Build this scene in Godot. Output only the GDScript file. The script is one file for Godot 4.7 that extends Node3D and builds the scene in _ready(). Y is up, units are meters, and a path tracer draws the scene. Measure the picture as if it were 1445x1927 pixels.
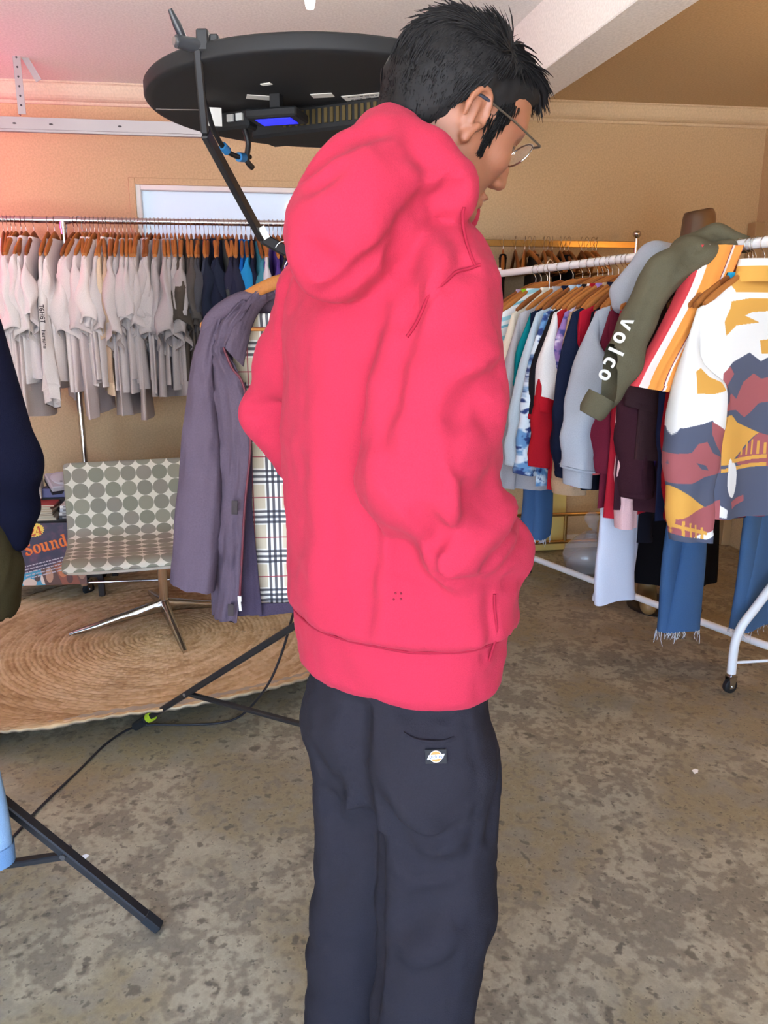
extends Node3D
# A garment shop in a garage: room axes x along the back wall, -z towards it, y up, metres.

const TURN := -0.129154   # the photographer faces 7.4 degrees to the right of the back wall's normal

var names_used := {}
var rng := RandomNumberGenerator.new()
var noise := FastNoiseLite.new()
var weave_normal: ImageTexture
var grain_tex: ImageTexture
var blotch_tex: ImageTexture

# ---------------------------------------------------------------- mesh builder
class MB:
	var v := PackedVector3Array()
	var n := PackedVector3Array()
	var uv := PackedVector2Array()
	var c := PackedColorArray()
	var ix := PackedInt32Array()
	var coloured := false
	var planar := false

	func grid(rows: Array, closed := false, cap_a := false, cap_b := false) -> void:
		var m := rows.size()
		var k: int = rows[0].size()
		var cols := k + 1 if closed else k
		var nn := PackedVector3Array()
		nn.resize(m * k)
		for i in m - 1:
			var r0: PackedVector3Array = rows[i]
			var r1: PackedVector3Array = rows[i + 1]
			for j in cols - 1:
				var j1 := (j + 1) % k
				var fn := (r1[j1] - r0[j]).cross(r1[j] - r0[j1])
				nn[i * k + j] += fn
				nn[i * k + j1] += fn
				nn[(i + 1) * k + j] += fn
				nn[(i + 1) * k + j1] += fn
		var base := v.size()
		for i in m:
			var r: PackedVector3Array = rows[i]
			for j in cols:
				var q := r[j % k]
				v.append(q)
				n.append(nn[i * k + j % k].normalized())
				uv.append(Vector2(q.x, -q.y) if planar else Vector2(float(j) / (cols - 1), float(i) / (m - 1)))
		for i in m - 1:
			for j in cols - 1:
				var a := base + i * cols + j
				ix.append_array([a, a + cols + 1, a + 1, a, a + cols, a + cols + 1])
		if cap_a: cap(rows[0], true)
		if cap_b: cap(rows[m - 1], false)

	func cap(r: PackedVector3Array, flip: bool) -> void:
		var ctr := Vector3.ZERO
		for q in r: ctr += q
		ctr /= r.size()
		var nor := Vector3.ZERO
		for j in r.size(): nor += (r[j] - ctr).cross(r[(j + 1) % r.size()] - ctr)
		nor = nor.normalized()
		if flip: nor = -nor
		var base := v.size()
		v.append(ctr); n.append(nor); uv.append(Vector2(ctr.x, -ctr.y) if planar else Vector2(0.5, 0.5))
		for q in r:
			v.append(q); n.append(nor)
			uv.append(Vector2(q.x, -q.y) if planar else Vector2(0.5, 0.5))
		for j in r.size():
			var j1 := (j + 1) % r.size()
			if flip: ix.append_array([base, base + 1 + j, base + 1 + j1])
			else: ix.append_array([base, base + 1 + j1, base + 1 + j])

	func tube(path: Array, rad, sides := 8, caps := true) -> void:
		var rows := []
		var last := Vector3.ZERO
		for i in path.size():
			var t: Vector3
			if i == 0: t = path[1] - path[0]
			elif i == path.size() - 1: t = path[i] - path[i - 1]
			else: t = (path[i + 1] - path[i]).normalized() + (path[i] - path[i - 1]).normalized()
			t = t.normalized()
			var s := last
			if i == 0: s = t.cross(Vector3.UP if absf(t.y) < 0.9 else Vector3.RIGHT)
			s = (s - t * s.dot(t)).normalized()
			last = s
			var b := t.cross(s)
			var r: float = rad[i] if rad is Array else rad
			var row := PackedVector3Array()
			for j in sides:
				var a := TAU * j / sides
				row.append(path[i] + (s * cos(a) + b * sin(a)) * r)
			rows.append(row)
		grid(rows, true, caps, caps)

	# box with chamfered edges, centred on o, half sizes h, axes of basis bs
	func box(o: Vector3, h: Vector3, bs := Basis.IDENTITY, ch := 0.0) -> void:
		var ax := [bs.x, bs.y, bs.z]
		var hh := [h.x, h.y, h.z]
		var cc := minf(ch, minf(h.x, minf(h.y, h.z)) * 0.49)
		for a in 3:
			for sg in [-1.0, 1.0]:
				var b := (a + 1) % 3
				var d := (a + 2) % 3
				var o2: Vector3 = o + ax[a] * hh[a] * sg
				_quad(o2 - ax[b] * (hh[b] - cc) - ax[d] * (hh[d] - cc), o2 + ax[b] * (hh[b] - cc) - ax[d] * (hh[d] - cc), o2 + ax[b] * (hh[b] - cc) + ax[d] * (hh[d] - cc), o2 - ax[b] * (hh[b] - cc) + ax[d] * (hh[d] - cc), ax[a] * sg)
		if cc <= 0.0: return
		for a in 3:
			var b := (a + 1) % 3
			var d := (a + 2) % 3
			for s1 in [-1.0, 1.0]:
				for s2 in [-1.0, 1.0]:
					var e1: Vector3 = o + ax[b] * hh[b] * s1 + ax[d] * (hh[d] - cc) * s2
					var e2: Vector3 = o + ax[b] * (hh[b] - cc) * s1 + ax[d] * hh[d] * s2
					var l: Vector3 = ax[a] * (hh[a] - cc)
					_quad(e1 - l, e2 - l, e2 + l, e1 + l, (ax[b] * s1 + ax[d] * s2).normalized())
		for s0 in [-1.0, 1.0]:
			for s1 in [-1.0, 1.0]:
				for s2 in [-1.0, 1.0]:
					var p0: Vector3 = o + ax[0] * hh[0] * s0 + ax[1] * (hh[1] - cc) * s1 + ax[2] * (hh[2] - cc) * s2
					var p1: Vector3 = o + ax[0] * (hh[0] - cc) * s0 + ax[1] * hh[1] * s1 + ax[2] * (hh[2] - cc) * s2
					var p2: Vector3 = o + ax[0] * (hh[0] - cc) * s0 + ax[1] * (hh[1] - cc) * s1 + ax[2] * hh[2] * s2
					_tri(p0, p1, p2, (ax[0] * s0 + ax[1] * s1 + ax[2] * s2).normalized())

	func _tri(a: Vector3, b: Vector3, d: Vector3, nor: Vector3) -> void:
		var base := v.size()
		for q in [a, b, d]:
			v.append(q); n.append(nor); uv.append(Vector2(q.x, -q.y))
		if (d - a).cross(b - a).dot(nor) > 0.0: ix.append_array([base, base + 1, base + 2])
		else: ix.append_array([base, base + 2, base + 1])

	func _quad(a: Vector3, b: Vector3, d: Vector3, e: Vector3, nor: Vector3) -> void:
		var base := v.size()
		var uvs := [Vector2(0, 1), Vector2(1, 1), Vector2(1, 0), Vector2(0, 0)]
		var i := 0
		for q in [a, b, d, e]:
			v.append(q); n.append(nor); uv.append(Vector2(q.x, -q.y) if planar else uvs[i])
			i += 1
		if (d - a).cross(b - a).dot(nor) > 0.0: ix.append_array([base, base + 1, base + 2, base, base + 2, base + 3])
		else: ix.append_array([base, base + 2, base + 1, base, base + 3, base + 2])

	# profile of (radius, height) turned about the y axis, then placed by xf
	func lathe(prof: Array, segs := 24, xf := Transform3D.IDENTITY, caps := true) -> void:
		var rows := []
		for pr in prof:
			var row := PackedVector3Array()
			for j in segs:
				var a := -TAU * j / segs
				row.append(xf * Vector3(cos(a) * pr.x, pr.y, sin(a) * pr.x))
			rows.append(row)
		grid(rows, true, caps, caps)

	func ball(o: Vector3, r: Vector3, segs := 16) -> void:
		var rows := []
		for i in range(0, segs / 2 + 1):
			var a := -PI / 2 + PI * i / (segs / 2)
			var row := PackedVector3Array()
			for j in segs:
				var b := -TAU * j / segs
				row.append(o + Vector3(cos(a) * cos(b) * r.x, sin(a) * r.y, cos(a) * sin(b) * r.z))
			rows.append(row)
		grid(rows, true)

	# flat outline (Vector2 in the plane x, y of xf) with thickness along z
	func plate(outline: Array, th: float, xf := Transform3D.IDENTITY) -> void:
		var poly := PackedVector2Array(outline)
		var tri := Geometry2D.triangulate_polygon(poly)
		for sg in [-1.0, 1.0]:
			var base := v.size()
			for q in poly:
				v.append(xf * Vector3(q.x, q.y, sg * th * 0.5)); n.append((xf.basis * Vector3(0, 0, sg)).normalized()); uv.append(Vector2(q.x, -q.y))
			for i in range(0, tri.size(), 3):
				var a := v[base + tri[i]]
				var b := v[base + tri[i + 1]]
				var d := v[base + tri[i + 2]]
				if (d - a).cross(b - a).dot(n[base]) > 0.0: ix.append_array([base + tri[i], base + tri[i + 1], base + tri[i + 2]])
				else: ix.append_array([base + tri[i], base + tri[i + 2], base + tri[i + 1]])
		var ccw := not Geometry2D.is_polygon_clockwise(poly)
		for i in poly.size():
			var p0 := poly[i]
			var p1 := poly[(i + 1) % poly.size()]
			var e := (p1 - p0).normalized()
			var nor := Vector3(e.y, -e.x, 0) if ccw else Vector3(-e.y, e.x, 0)
			_quad(xf * Vector3(p0.x, p0.y, -th / 2), xf * Vector3(p1.x, p1.y, -th / 2), xf * Vector3(p1.x, p1.y, th / 2), xf * Vector3(p0.x, p0.y, th / 2), (xf.basis * nor).normalized())

	func mesh(mat: Material) -> ArrayMesh:
		var arr := []
		arr.resize(Mesh.ARRAY_MAX)
		arr[Mesh.ARRAY_VERTEX] = v
		arr[Mesh.ARRAY_NORMAL] = n
		if uv.size() == v.size(): arr[Mesh.ARRAY_TEX_UV] = uv
		if coloured: arr[Mesh.ARRAY_COLOR] = c
		arr[Mesh.ARRAY_INDEX] = ix
		var m := ArrayMesh.new()
		m.add_surface_from_arrays(Mesh.PRIMITIVE_TRIANGLES, arr)
		m.surface_set_material(0, mat)
		return m

# ---------------------------------------------------------------- smooth solids meshed as surface nets
class Prim:
	var t := 0
	var a := Vector3.ZERO
	var b := Vector3.ZERO
	var ba := Vector3.ZERO
	var il := 0.0
	var ra := 0.0
	var rb := 0.0
	var k := 0.02
	var amp := 0.0
	var inv := Basis.IDENTITY
	var r := Vector3.ONE
	var lv := []
	var s := Vector3.RIGHT
	var f := Vector3.FORWARD
	var reach := 0.0
	var tilt := Vector3.ZERO
	var mid := Vector3.ZERO

class Solid:
	var prims: Array[Prim] = []
	func cap(a: Vector3, ra: float, b: Vector3, rb: float, k := 0.02, sub := false) -> void:
		var p := Prim.new()
		p.t = 4 if sub else 0
		p.a = a; p.b = b; p.ba = b - a; p.il = 1.0 / maxf((b - a).length_squared(), 1e-9)
		p.ra = ra; p.rb = rb; p.k = k
		p.mid = (a + b) / 2; p.reach = (b - a).length() / 2 + maxf(ra, rb) + k
		prims.append(p)
	func chain(pts: Array, k := 0.02) -> void:   # [[point, radius], ...]
		for i in pts.size() - 1: cap(pts[i][0], pts[i][1], pts[i + 1][0], pts[i + 1][1], k)
	func egg(o: Vector3, r: Vector3, bs := Basis.IDENTITY, k := 0.02, sub := false) -> void:
		var p := Prim.new()
		p.t = 5 if sub else 1
		p.a = o; p.r = r; p.inv = bs.transposed(); p.k = k
		p.mid = o; p.reach = maxf(r.x, maxf(r.y, r.z)) + k
		prims.append(p)
	func bump(a: Vector3, b: Vector3, rad: float, amp: float) -> void:   # amp > 0 is a groove, < 0 a ridge
		var p := Prim.new()
		p.t = 3
		p.a = a; p.b = b; p.ba = b - a; p.il = 1.0 / maxf((b - a).length_squared(), 1e-9)
		p.ra = rad; p.amp = amp
		p.mid = (a + b) / 2; p.reach = (b - a).length() / 2 + rad * 2.4
		prims.append(p)
	func crease(pts: Array, rad: float, amp: float) -> void:
		for i in pts.size() - 1: bump(pts[i], pts[i + 1], rad, amp)
	# nearest point of the surface
	func snap(q: Vector3, list: Array[Prim]) -> Vector3:
		for i in 7:
			var d := ev(q, list)
			if absf(d) < 0.0004: break
			var e := 0.002
			var g := Vector3(ev(q + Vector3(e, 0, 0), list) - d, ev(q + Vector3(0, e, 0), list) - d, ev(q + Vector3(0, 0, e), list) - d)
			if g.length() < 1e-7: break
			q -= g.normalized() * d * 0.9
		return q
	# folds drawn on the finished shape: each entry is [points, radius, depth]; depth > 0 is a groove
	func folds(list: Array) -> void:
		var solid: Array[Prim] = prims.duplicate()
		for e in list:
			var pts := []
			for i in e[0].size() - 1:
				for j in 3: pts.append(snap(e[0][i].lerp(e[0][i + 1], j / 3.0), solid))
			pts.append(snap(e[0][e[0].size() - 1], solid))
			crease(pts, e[1], e[2])
	# levels from low to high: [y, centre x, centre z, half width along s, half depth along f]
	func stack(lv: Array, s: Vector3, f: Vector3, k := 0.02, tilt := Vector3.ZERO) -> void:
		var p := Prim.new()
		p.t = 2
		p.tilt = tilt
		p.lv = lv; p.s = s; p.f = f; p.k = k
		var y0: float = lv[0][0]
		var y1: float = lv[lv.size() - 1][0]
		var w := 0.0
		for l in lv: w = maxf(w, maxf(l[3], l[4]))
		p.mid = Vector3(lv[0][1], (y0 + y1) / 2, lv[0][2])
		p.reach = (y1 - y0) / 2 + w + 0.1
		prims.append(p)

	func ev(q: Vector3, list: Array[Prim]) -> float:
		var d := 10.0
		for p in list:
			if p.t == 0 or p.t == 4:
				var pa := q - p.a
				var h := clampf(pa.dot(p.ba) * p.il, 0.0, 1.0)
				var e := (pa - p.ba * h).length() - (p.ra + (p.rb - p.ra) * h)
				if p.t == 0:
					var hh := maxf(p.k - absf(d - e), 0.0) / p.k
					d = minf(d, e) - hh * hh * p.k * 0.25
				else:
					var hs := maxf(p.k - absf(d + e), 0.0) / p.k
					d = maxf(d, -e) + hs * hs * p.k * 0.25
			elif p.t == 3:
				var pb := q - p.a
				var h3 := clampf(pb.dot(p.ba) * p.il, 0.0, 1.0)
				var e3 := (pb - p.ba * h3).length_squared() / (p.ra * p.ra)
				if e3 < 5.5: d += p.amp * exp(-e3)
			elif p.t == 2:
				var lv := p.lv
				var i := 0
				var m := lv.size() - 2
				var qy := q.y - p.tilt.dot(q - p.mid)
				while i < m and qy > lv[i + 1][0]: i += 1
				var l0: Array = lv[i]
				var l1: Array = lv[i + 1]
				var w := clampf((qy - l0[0]) / (l1[0] - l0[0]), 0.0, 1.0)
				w = w * w * (3.0 - 2.0 * w)
				var o := q - Vector3(lerpf(l0[1], l1[1], w), q.y, lerpf(l0[2], l1[2], w))
				var ca := lerpf(l0[3], l1[3], w)
				var cb := lerpf(l0[4], l1[4], w)
				var x := o.dot(p.s) / ca
				var z := o.dot(p.f) / cb
				var k0 := sqrt(x * x + z * z)
				var k1 := sqrt(x * x / (ca * ca) + z * z / (cb * cb))
				var e2 := -minf(ca, cb)
				if k1 > 1e-6: e2 = k0 * (k0 - 1.0) / k1
				e2 = maxf(e2, maxf(lv[0][0] - qy, qy - lv[lv.size() - 1][0]))
				var h2 := maxf(p.k - absf(d - e2), 0.0) / p.k
				d = minf(d, e2) - h2 * h2 * p.k * 0.25
			else:
				var l := p.inv * (q - p.a)
				var lr := l / p.r
				var k0 := lr.length()
				var k1 := (lr / p.r).length()
				var e1 := -0.05
				if k1 > 1e-6: e1 = k0 * (k0 - 1.0) / k1
				if p.t == 1:
					var h1 := maxf(p.k - absf(d - e1), 0.0) / p.k
					d = minf(d, e1) - h1 * h1 * p.k * 0.25
				else:
					var h5 := maxf(p.k - absf(d + e1), 0.0) / p.k
					d = maxf(d, -e1) + h5 * h5 * p.k * 0.25
		return d

	# surface nets on cells of size s between lo and hi, added to mb moved by -shift; skip leaves parts out
	func net(mb: MB, lo: Vector3, hi: Vector3, s: float, shift := Vector3.ZERO) -> void:
		const B := 8
		var nb := Vector3i(((hi - lo) / (s * B)).ceil())
		var big := 4096
		var cell := {}
		var edges := PackedInt64Array()
		var br := s * B * 0.87
		var vbase := mb.v.size()
		for bz in nb.z:
			for by in nb.y:
				for bx in nb.x:
					var o := lo + Vector3(bx, by, bz) * (s * B)
					var ctr := o + Vector3.ONE * (s * B * 0.5)
					var list: Array[Prim] = []
					for p in prims:
						if (p.mid - ctr).length() < p.reach + br + s * 2.0: list.append(p)
					if list.is_empty(): continue
					if absf(ev(ctr, list)) > br * 1.35 + s: continue
					var val := PackedFloat32Array()
					val.resize((B + 1) * (B + 1) * (B + 1))
					var t := 0
					for z in B + 1:
						for y in B + 1:
							for x in B + 1:
								val[t] = ev(o + Vector3(x, y, z) * s, list)
								t += 1
					const W := B + 1
					const WW := W * W
					for z in B:
						for y in B:
							for x in B:
								var b0 := z * WW + y * W + x
								var v0 := val[b0]; var v1 := val[b0 + 1]; var v2 := val[b0 + W]; var v3 := val[b0 + W + 1]
								var v4 := val[b0 + WW]; var v5 := val[b0 + WW + 1]; var v6 := val[b0 + WW + W]; var v7 := val[b0 + WW + W + 1]
								var mn := minf(minf(minf(v0, v1), minf(v2, v3)), minf(minf(v4, v5), minf(v6, v7)))
								var mx := maxf(maxf(maxf(v0, v1), maxf(v2, v3)), maxf(maxf(v4, v5), maxf(v6, v7)))
								if mn >= 0.0 or mx < 0.0: continue
								var vs := [v0, v1, v2, v3, v4, v5, v6, v7]
								var sum := Vector3.ZERO
								var cnt := 0
								for e in [[0, 1], [2, 3], [4, 5], [6, 7], [0, 2], [1, 3], [4, 6], [5, 7], [0, 4], [1, 5], [2, 6], [3, 7]]:
									var fa: float = vs[e[0]]
									var fb: float = vs[e[1]]
									if (fa < 0.0) == (fb < 0.0): continue
									var w := fa / (fa - fb)
									var ca := Vector3(e[0] & 1, (e[0] >> 1) & 1, e[0] >> 2)
									var cb := Vector3(e[1] & 1, (e[1] >> 1) & 1, e[1] >> 2)
									sum += ca.lerp(cb, w)
									cnt += 1
								var key: int = ((bz * B + z) * big + (by * B + y)) * big + bx * B + x
								cell[key] = mb.v.size()
								mb.v.append(o + (Vector3(x, y, z) + sum / cnt) * s - shift)
								if (v0 < 0.0) != (v1 < 0.0): edges.append(key * 8 + (1 if v0 < 0.0 else 0))
								if (v0 < 0.0) != (v2 < 0.0): edges.append(key * 8 + 2 + (1 if v0 < 0.0 else 0))
								if (v0 < 0.0) != (v4 < 0.0): edges.append(key * 8 + 4 + (1 if v0 < 0.0 else 0))
		var dx := 1
		var dy := big
		var dz := big * big
		var nn := PackedVector3Array()
		nn.resize(mb.v.size() - vbase)
		for e in edges:
			var key: int = e >> 3
			var kind: int = (e & 7) >> 1
			var out: bool = (e & 1) == 1
			var u := dy if kind == 0 else (dz if kind == 1 else dx)
			var w := dz if kind == 0 else (dx if kind == 1 else dy)
			var a: int = cell.get(key, -1)
			var b: int = cell.get(key - u, -1)
			var c2: int = cell.get(key - u - w, -1)
			var d: int = cell.get(key - w, -1)
			if a < 0 or b < 0 or c2 < 0 or d < 0: continue
			var fnn := (mb.v[c2] - mb.v[a]).cross(mb.v[d] - mb.v[b])
			if out: mb.ix.append_array([a, c2, b, a, d, c2])
			else:
				mb.ix.append_array([a, b, c2, a, c2, d])
				fnn = -fnn
			for q in [a, b, c2, d]: nn[q - vbase] += fnn
		for q in nn:
			mb.n.append(q.normalized())
		for q in nn.size(): mb.uv.append(Vector2.ZERO)

func rework(mb: MB, f: FastNoiseLite, amp: float, scale_about := Vector3.ZERO, factor := 1.0) -> void:
	# soft unevenness of cloth along the normals, optional scaling, fresh normals
	for i in mb.v.size():
		var q := mb.v[i]
		if factor != 1.0: q = scale_about + (q - scale_about) * factor
		if amp > 0.0: q += mb.n[i] * f.get_noise_3dv(q) * amp
		mb.v[i] = q
	var nn := PackedVector3Array()
	nn.resize(mb.v.size())
	for i in range(0, mb.ix.size(), 3):
		var a := mb.ix[i]
		var b := mb.ix[i + 1]
		var c := mb.ix[i + 2]
		var fn := (mb.v[c] - mb.v[a]).cross(mb.v[b] - mb.v[a])
		nn[a] += fn
		nn[b] += fn
		nn[c] += fn
	for i in nn.size(): mb.n[i] = nn[i].normalized()

# ---------------------------------------------------------------- naming and tagging
func numbered(called: String) -> String:
	if not names_used.has(called):
		names_used[called] = 0
		return called
	names_used[called] += 1
	return "%s_%03d" % [called, names_used[called]]

func thing(called: String, label: String, category: String, at := Vector3.ZERO, turn := 0.0, group := "") -> Node3D:
	var o := Node3D.new()
	o.name = numbered(called)
	add_child(o)
	o.position = at
	o.rotation.y = turn
	o.set_meta("label", label)
	o.set_meta("category", category)
	if group != "": o.set_meta("group", group)
	return o

func part(called: String, mb: MB, mat: Material, parent: Node, label := "") -> MeshInstance3D:
	var o := MeshInstance3D.new()
	o.name = called
	o.mesh = mb.mesh(mat)
	parent.add_child(o, true)
	if label != "": o.set_meta("label", label)
	return o

func shared(called: String, m: Mesh, parent: Node, xf := Transform3D.IDENTITY) -> MeshInstance3D:
	var o := MeshInstance3D.new()
	o.name = called
	o.mesh = m
	o.transform = xf
	parent.add_child(o, true)
	return o

func structure(called: String, mb: MB, mat: Material, label: String, category: String) -> MeshInstance3D:
	var o := part(called, mb, mat, self)
	o.set_meta("kind", "structure")
	o.set_meta("label", label)
	o.set_meta("category", category)
	return o

# ---------------------------------------------------------------- materials
func shade(cr: float, cg: float, cb: float) -> Color:   # 0-255 as one reads it from paint
	return Color(cr / 255.0, cg / 255.0, cb / 255.0)

func plain(col: Color, rough := 0.6, metal := 0.0) -> StandardMaterial3D:
	var m := StandardMaterial3D.new()
	m.albedo_color = col
	m.roughness = rough
	m.metallic = metal
	m.cull_mode = BaseMaterial3D.CULL_DISABLED
	return m

func cloth(col: Color, scale := 9.0, bumpiness := 0.6) -> StandardMaterial3D:
	var m := plain(col, 0.95)
	m.metallic_specular = 0.2
	m.albedo_texture = grain_tex
	m.normal_enabled = true
	m.normal_texture = weave_normal
	m.normal_scale = bumpiness
	m.uv1_triplanar = true
	m.uv1_scale = Vector3.ONE * scale
	return m

func printed(img: Image, scale := Vector3.ONE, offset := Vector3.ZERO, rough := 0.95) -> StandardMaterial3D:
	var m := plain(Color.WHITE, rough)
	img.generate_mipmaps()
	m.albedo_texture = ImageTexture.create_from_image(img)
	m.uv1_scale = scale
	m.uv1_offset = offset
	return m

func noise_image(size: int, freq: float, oct: int, seed_no: int, type := FastNoiseLite.TYPE_SIMPLEX_SMOOTH) -> Image:
	var f := FastNoiseLite.new()
	f.noise_type = type
	f.seed = seed_no
	f.frequency = freq
	f.fractal_octaves = oct
	return f.get_seamless_image(size, size)

func make_textures() -> void:
	var w := noise_image(256, 0.12, 3, 5)
	w.convert(Image.FORMAT_RGBA8)
	w.bump_map_to_normal_map(2.0)
	w.generate_mipmaps()
	weave_normal = ImageTexture.create_from_image(w)
	var g := noise_image(256, 0.09, 4, 11)
	var gi := Image.create(256, 256, false, Image.FORMAT_RGB8)
	for y in 256:
		for x in 256:
			var q := 0.9 + 0.1 * g.get_pixel(x, y).r
			gi.set_pixel(x, y, Color(q, q, q))
	gi.generate_mipmaps()
	grain_tex = ImageTexture.create_from_image(gi)

func fill_poly(img: Image, pts: Array, col: Color) -> void:   # points in 0..1 of the image
	var w := img.get_width()
	var h := img.get_height()
	var n := pts.size()
	var y0 := h
	var y1 := 0
	for p in pts:
		y0 = mini(y0, int(p[1] * h))
		y1 = maxi(y1, int(p[1] * h))
	for y in range(maxi(y0, 0), mini(y1 + 1, h)):
		var xs := []
		var fy := (y + 0.5) / h
		for i in n:
			var a = pts[i]
			var b = pts[(i + 1) % n]
			if (a[1] <= fy) != (b[1] <= fy): xs.append((a[0] + (fy - a[1]) / (b[1] - a[1]) * (b[0] - a[0])) * w)
		xs.sort()
		for i in range(0, xs.size() - 1, 2):
			var xa := clampi(roundi(xs[i]), 0, w)
			var xb := clampi(roundi(xs[i + 1]), 0, w)
			if xb > xa: img.fill_rect(Rect2i(xa, y, xb - xa, 1), col)

func fill_oval(img: Image, cx: float, cy: float, rx: float, ry: float, col: Color) -> void:
	var pts := []
	for i in 28: pts.append([cx + rx * cos(TAU * i / 28), cy + ry * sin(TAU * i / 28)])
	fill_poly(img, pts, col)

func letters(text: String, height: float, mat: Material, parent: Node, xf: Transform3D, called := "lettering", depth := 0.001, serif := false, squeeze := 1.0) -> MeshInstance3D:
	var tm := TextMesh.new()
	tm.text = text
	var f := SystemFont.new()
	f.font_names = PackedStringArray(["Droid Serif" if serif else "Droid Sans"])
	f.font_weight = 700
	f.font_italic = serif
	tm.font = f
	tm.font_size = 32
	tm.pixel_size = height / 32.0
	tm.depth = depth
	tm.material = mat
	var o := shared(called, tm, parent, xf * Transform3D(Basis.from_scale(Vector3(squeeze, 1, 1)), Vector3.ZERO))
	return o

func spline(pts: Array, per := 6) -> Array:   # Catmull-Rom through pts
	var out := []
	for i in pts.size() - 1:
		var p0: Vector3 = pts[maxi(i - 1, 0)]
		var p1: Vector3 = pts[i]
		var p2: Vector3 = pts[i + 1]
		var p3: Vector3 = pts[mini(i + 2, pts.size() - 1)]
		for j in per:
			out.append(p1.cubic_interpolate(p2, p0, p3, float(j) / per))
	out.append(pts[pts.size() - 1])
	return out

# ---------------------------------------------------------------- the scene
func _ready() -> void:
	rng.seed = 4711
	noise.seed = 9
	noise.frequency = 1.0
	# camera
	var cam := Camera3D.new()
	cam.name = "camera"
	cam.fov = 67.28
	cam.near = 0.05
	cam.position = Vector3(0, 1.45, 0)
	cam.rotation = Vector3(deg_to_rad(-13.7), TURN, 0)
	add_child(cam)
	cam.current = true
	# sky
	var env := Environment.new()
	var sky := Sky.new()
	var sm := ProceduralSkyMaterial.new()
	sm.sky_top_color = Color(0.46, 0.64, 0.90)
	sm.sky_horizon_color = Color(0.83, 0.92, 1.0)
	sm.sky_curve = 0.25
	sm.ground_bottom_color = Color(0.42, 0.40, 0.37)
	sm.ground_horizon_color = Color(0.72, 0.74, 0.74)
	sm.sky_energy_multiplier = 2.7
	sm.ground_energy_multiplier = 1.2
	sky.sky_material = sm
	env.background_mode = Environment.BG_SKY
	env.sky = sky
	env.tonemap_mode = Environment.TONE_MAPPER_LINEAR
	env.tonemap_exposure = 1.33
	env.sdfgi_enabled = true
	env.ssao_enabled = true
	env.ssil_enabled = true
	var we := WorldEnvironment.new()
	we.name = "world_environment"
	we.environment = env
	add_child(we)
	# sun, high at the side of the house: it falls on the driveway outside the open garage door
	var sun := DirectionalLight3D.new()
	sun.name = "sun"
	sun.light_color = Color(1.0, 0.97, 0.93)
	sun.light_energy = 24.0
	sun.light_angular_distance = 0.6
	sun.shadow_enabled = true
	sun.basis = Basis.looking_at(Vector3(-0.62, -0.77, 0.06))
	add_child(sun)

	make_textures()
	build_room()
	build_lamps()
	build_rug()
	build_chair()
	build_left_rack()
	build_record_corner()
	build_stand()
	build_left_stand()
	build_jacket()
	build_right_racks()
	build_mannequin()
	build_small_things()
	build_person()
	build_other_person()

# ---------------------------------------------------------------- the garage
func slab(mb: MB, lo: Vector3, hi: Vector3) -> void:
	mb.box((lo + hi) / 2, (hi - lo) / 2)

func grey_bytes(size: int, freq: float, oct: int, sd: int, type := FastNoiseLite.TYPE_SIMPLEX_SMOOTH) -> PackedByteArray:
	var i := noise_image(size, freq, oct, sd, type)
	i.convert(Image.FORMAT_L8)
	return i.get_data()

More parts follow.
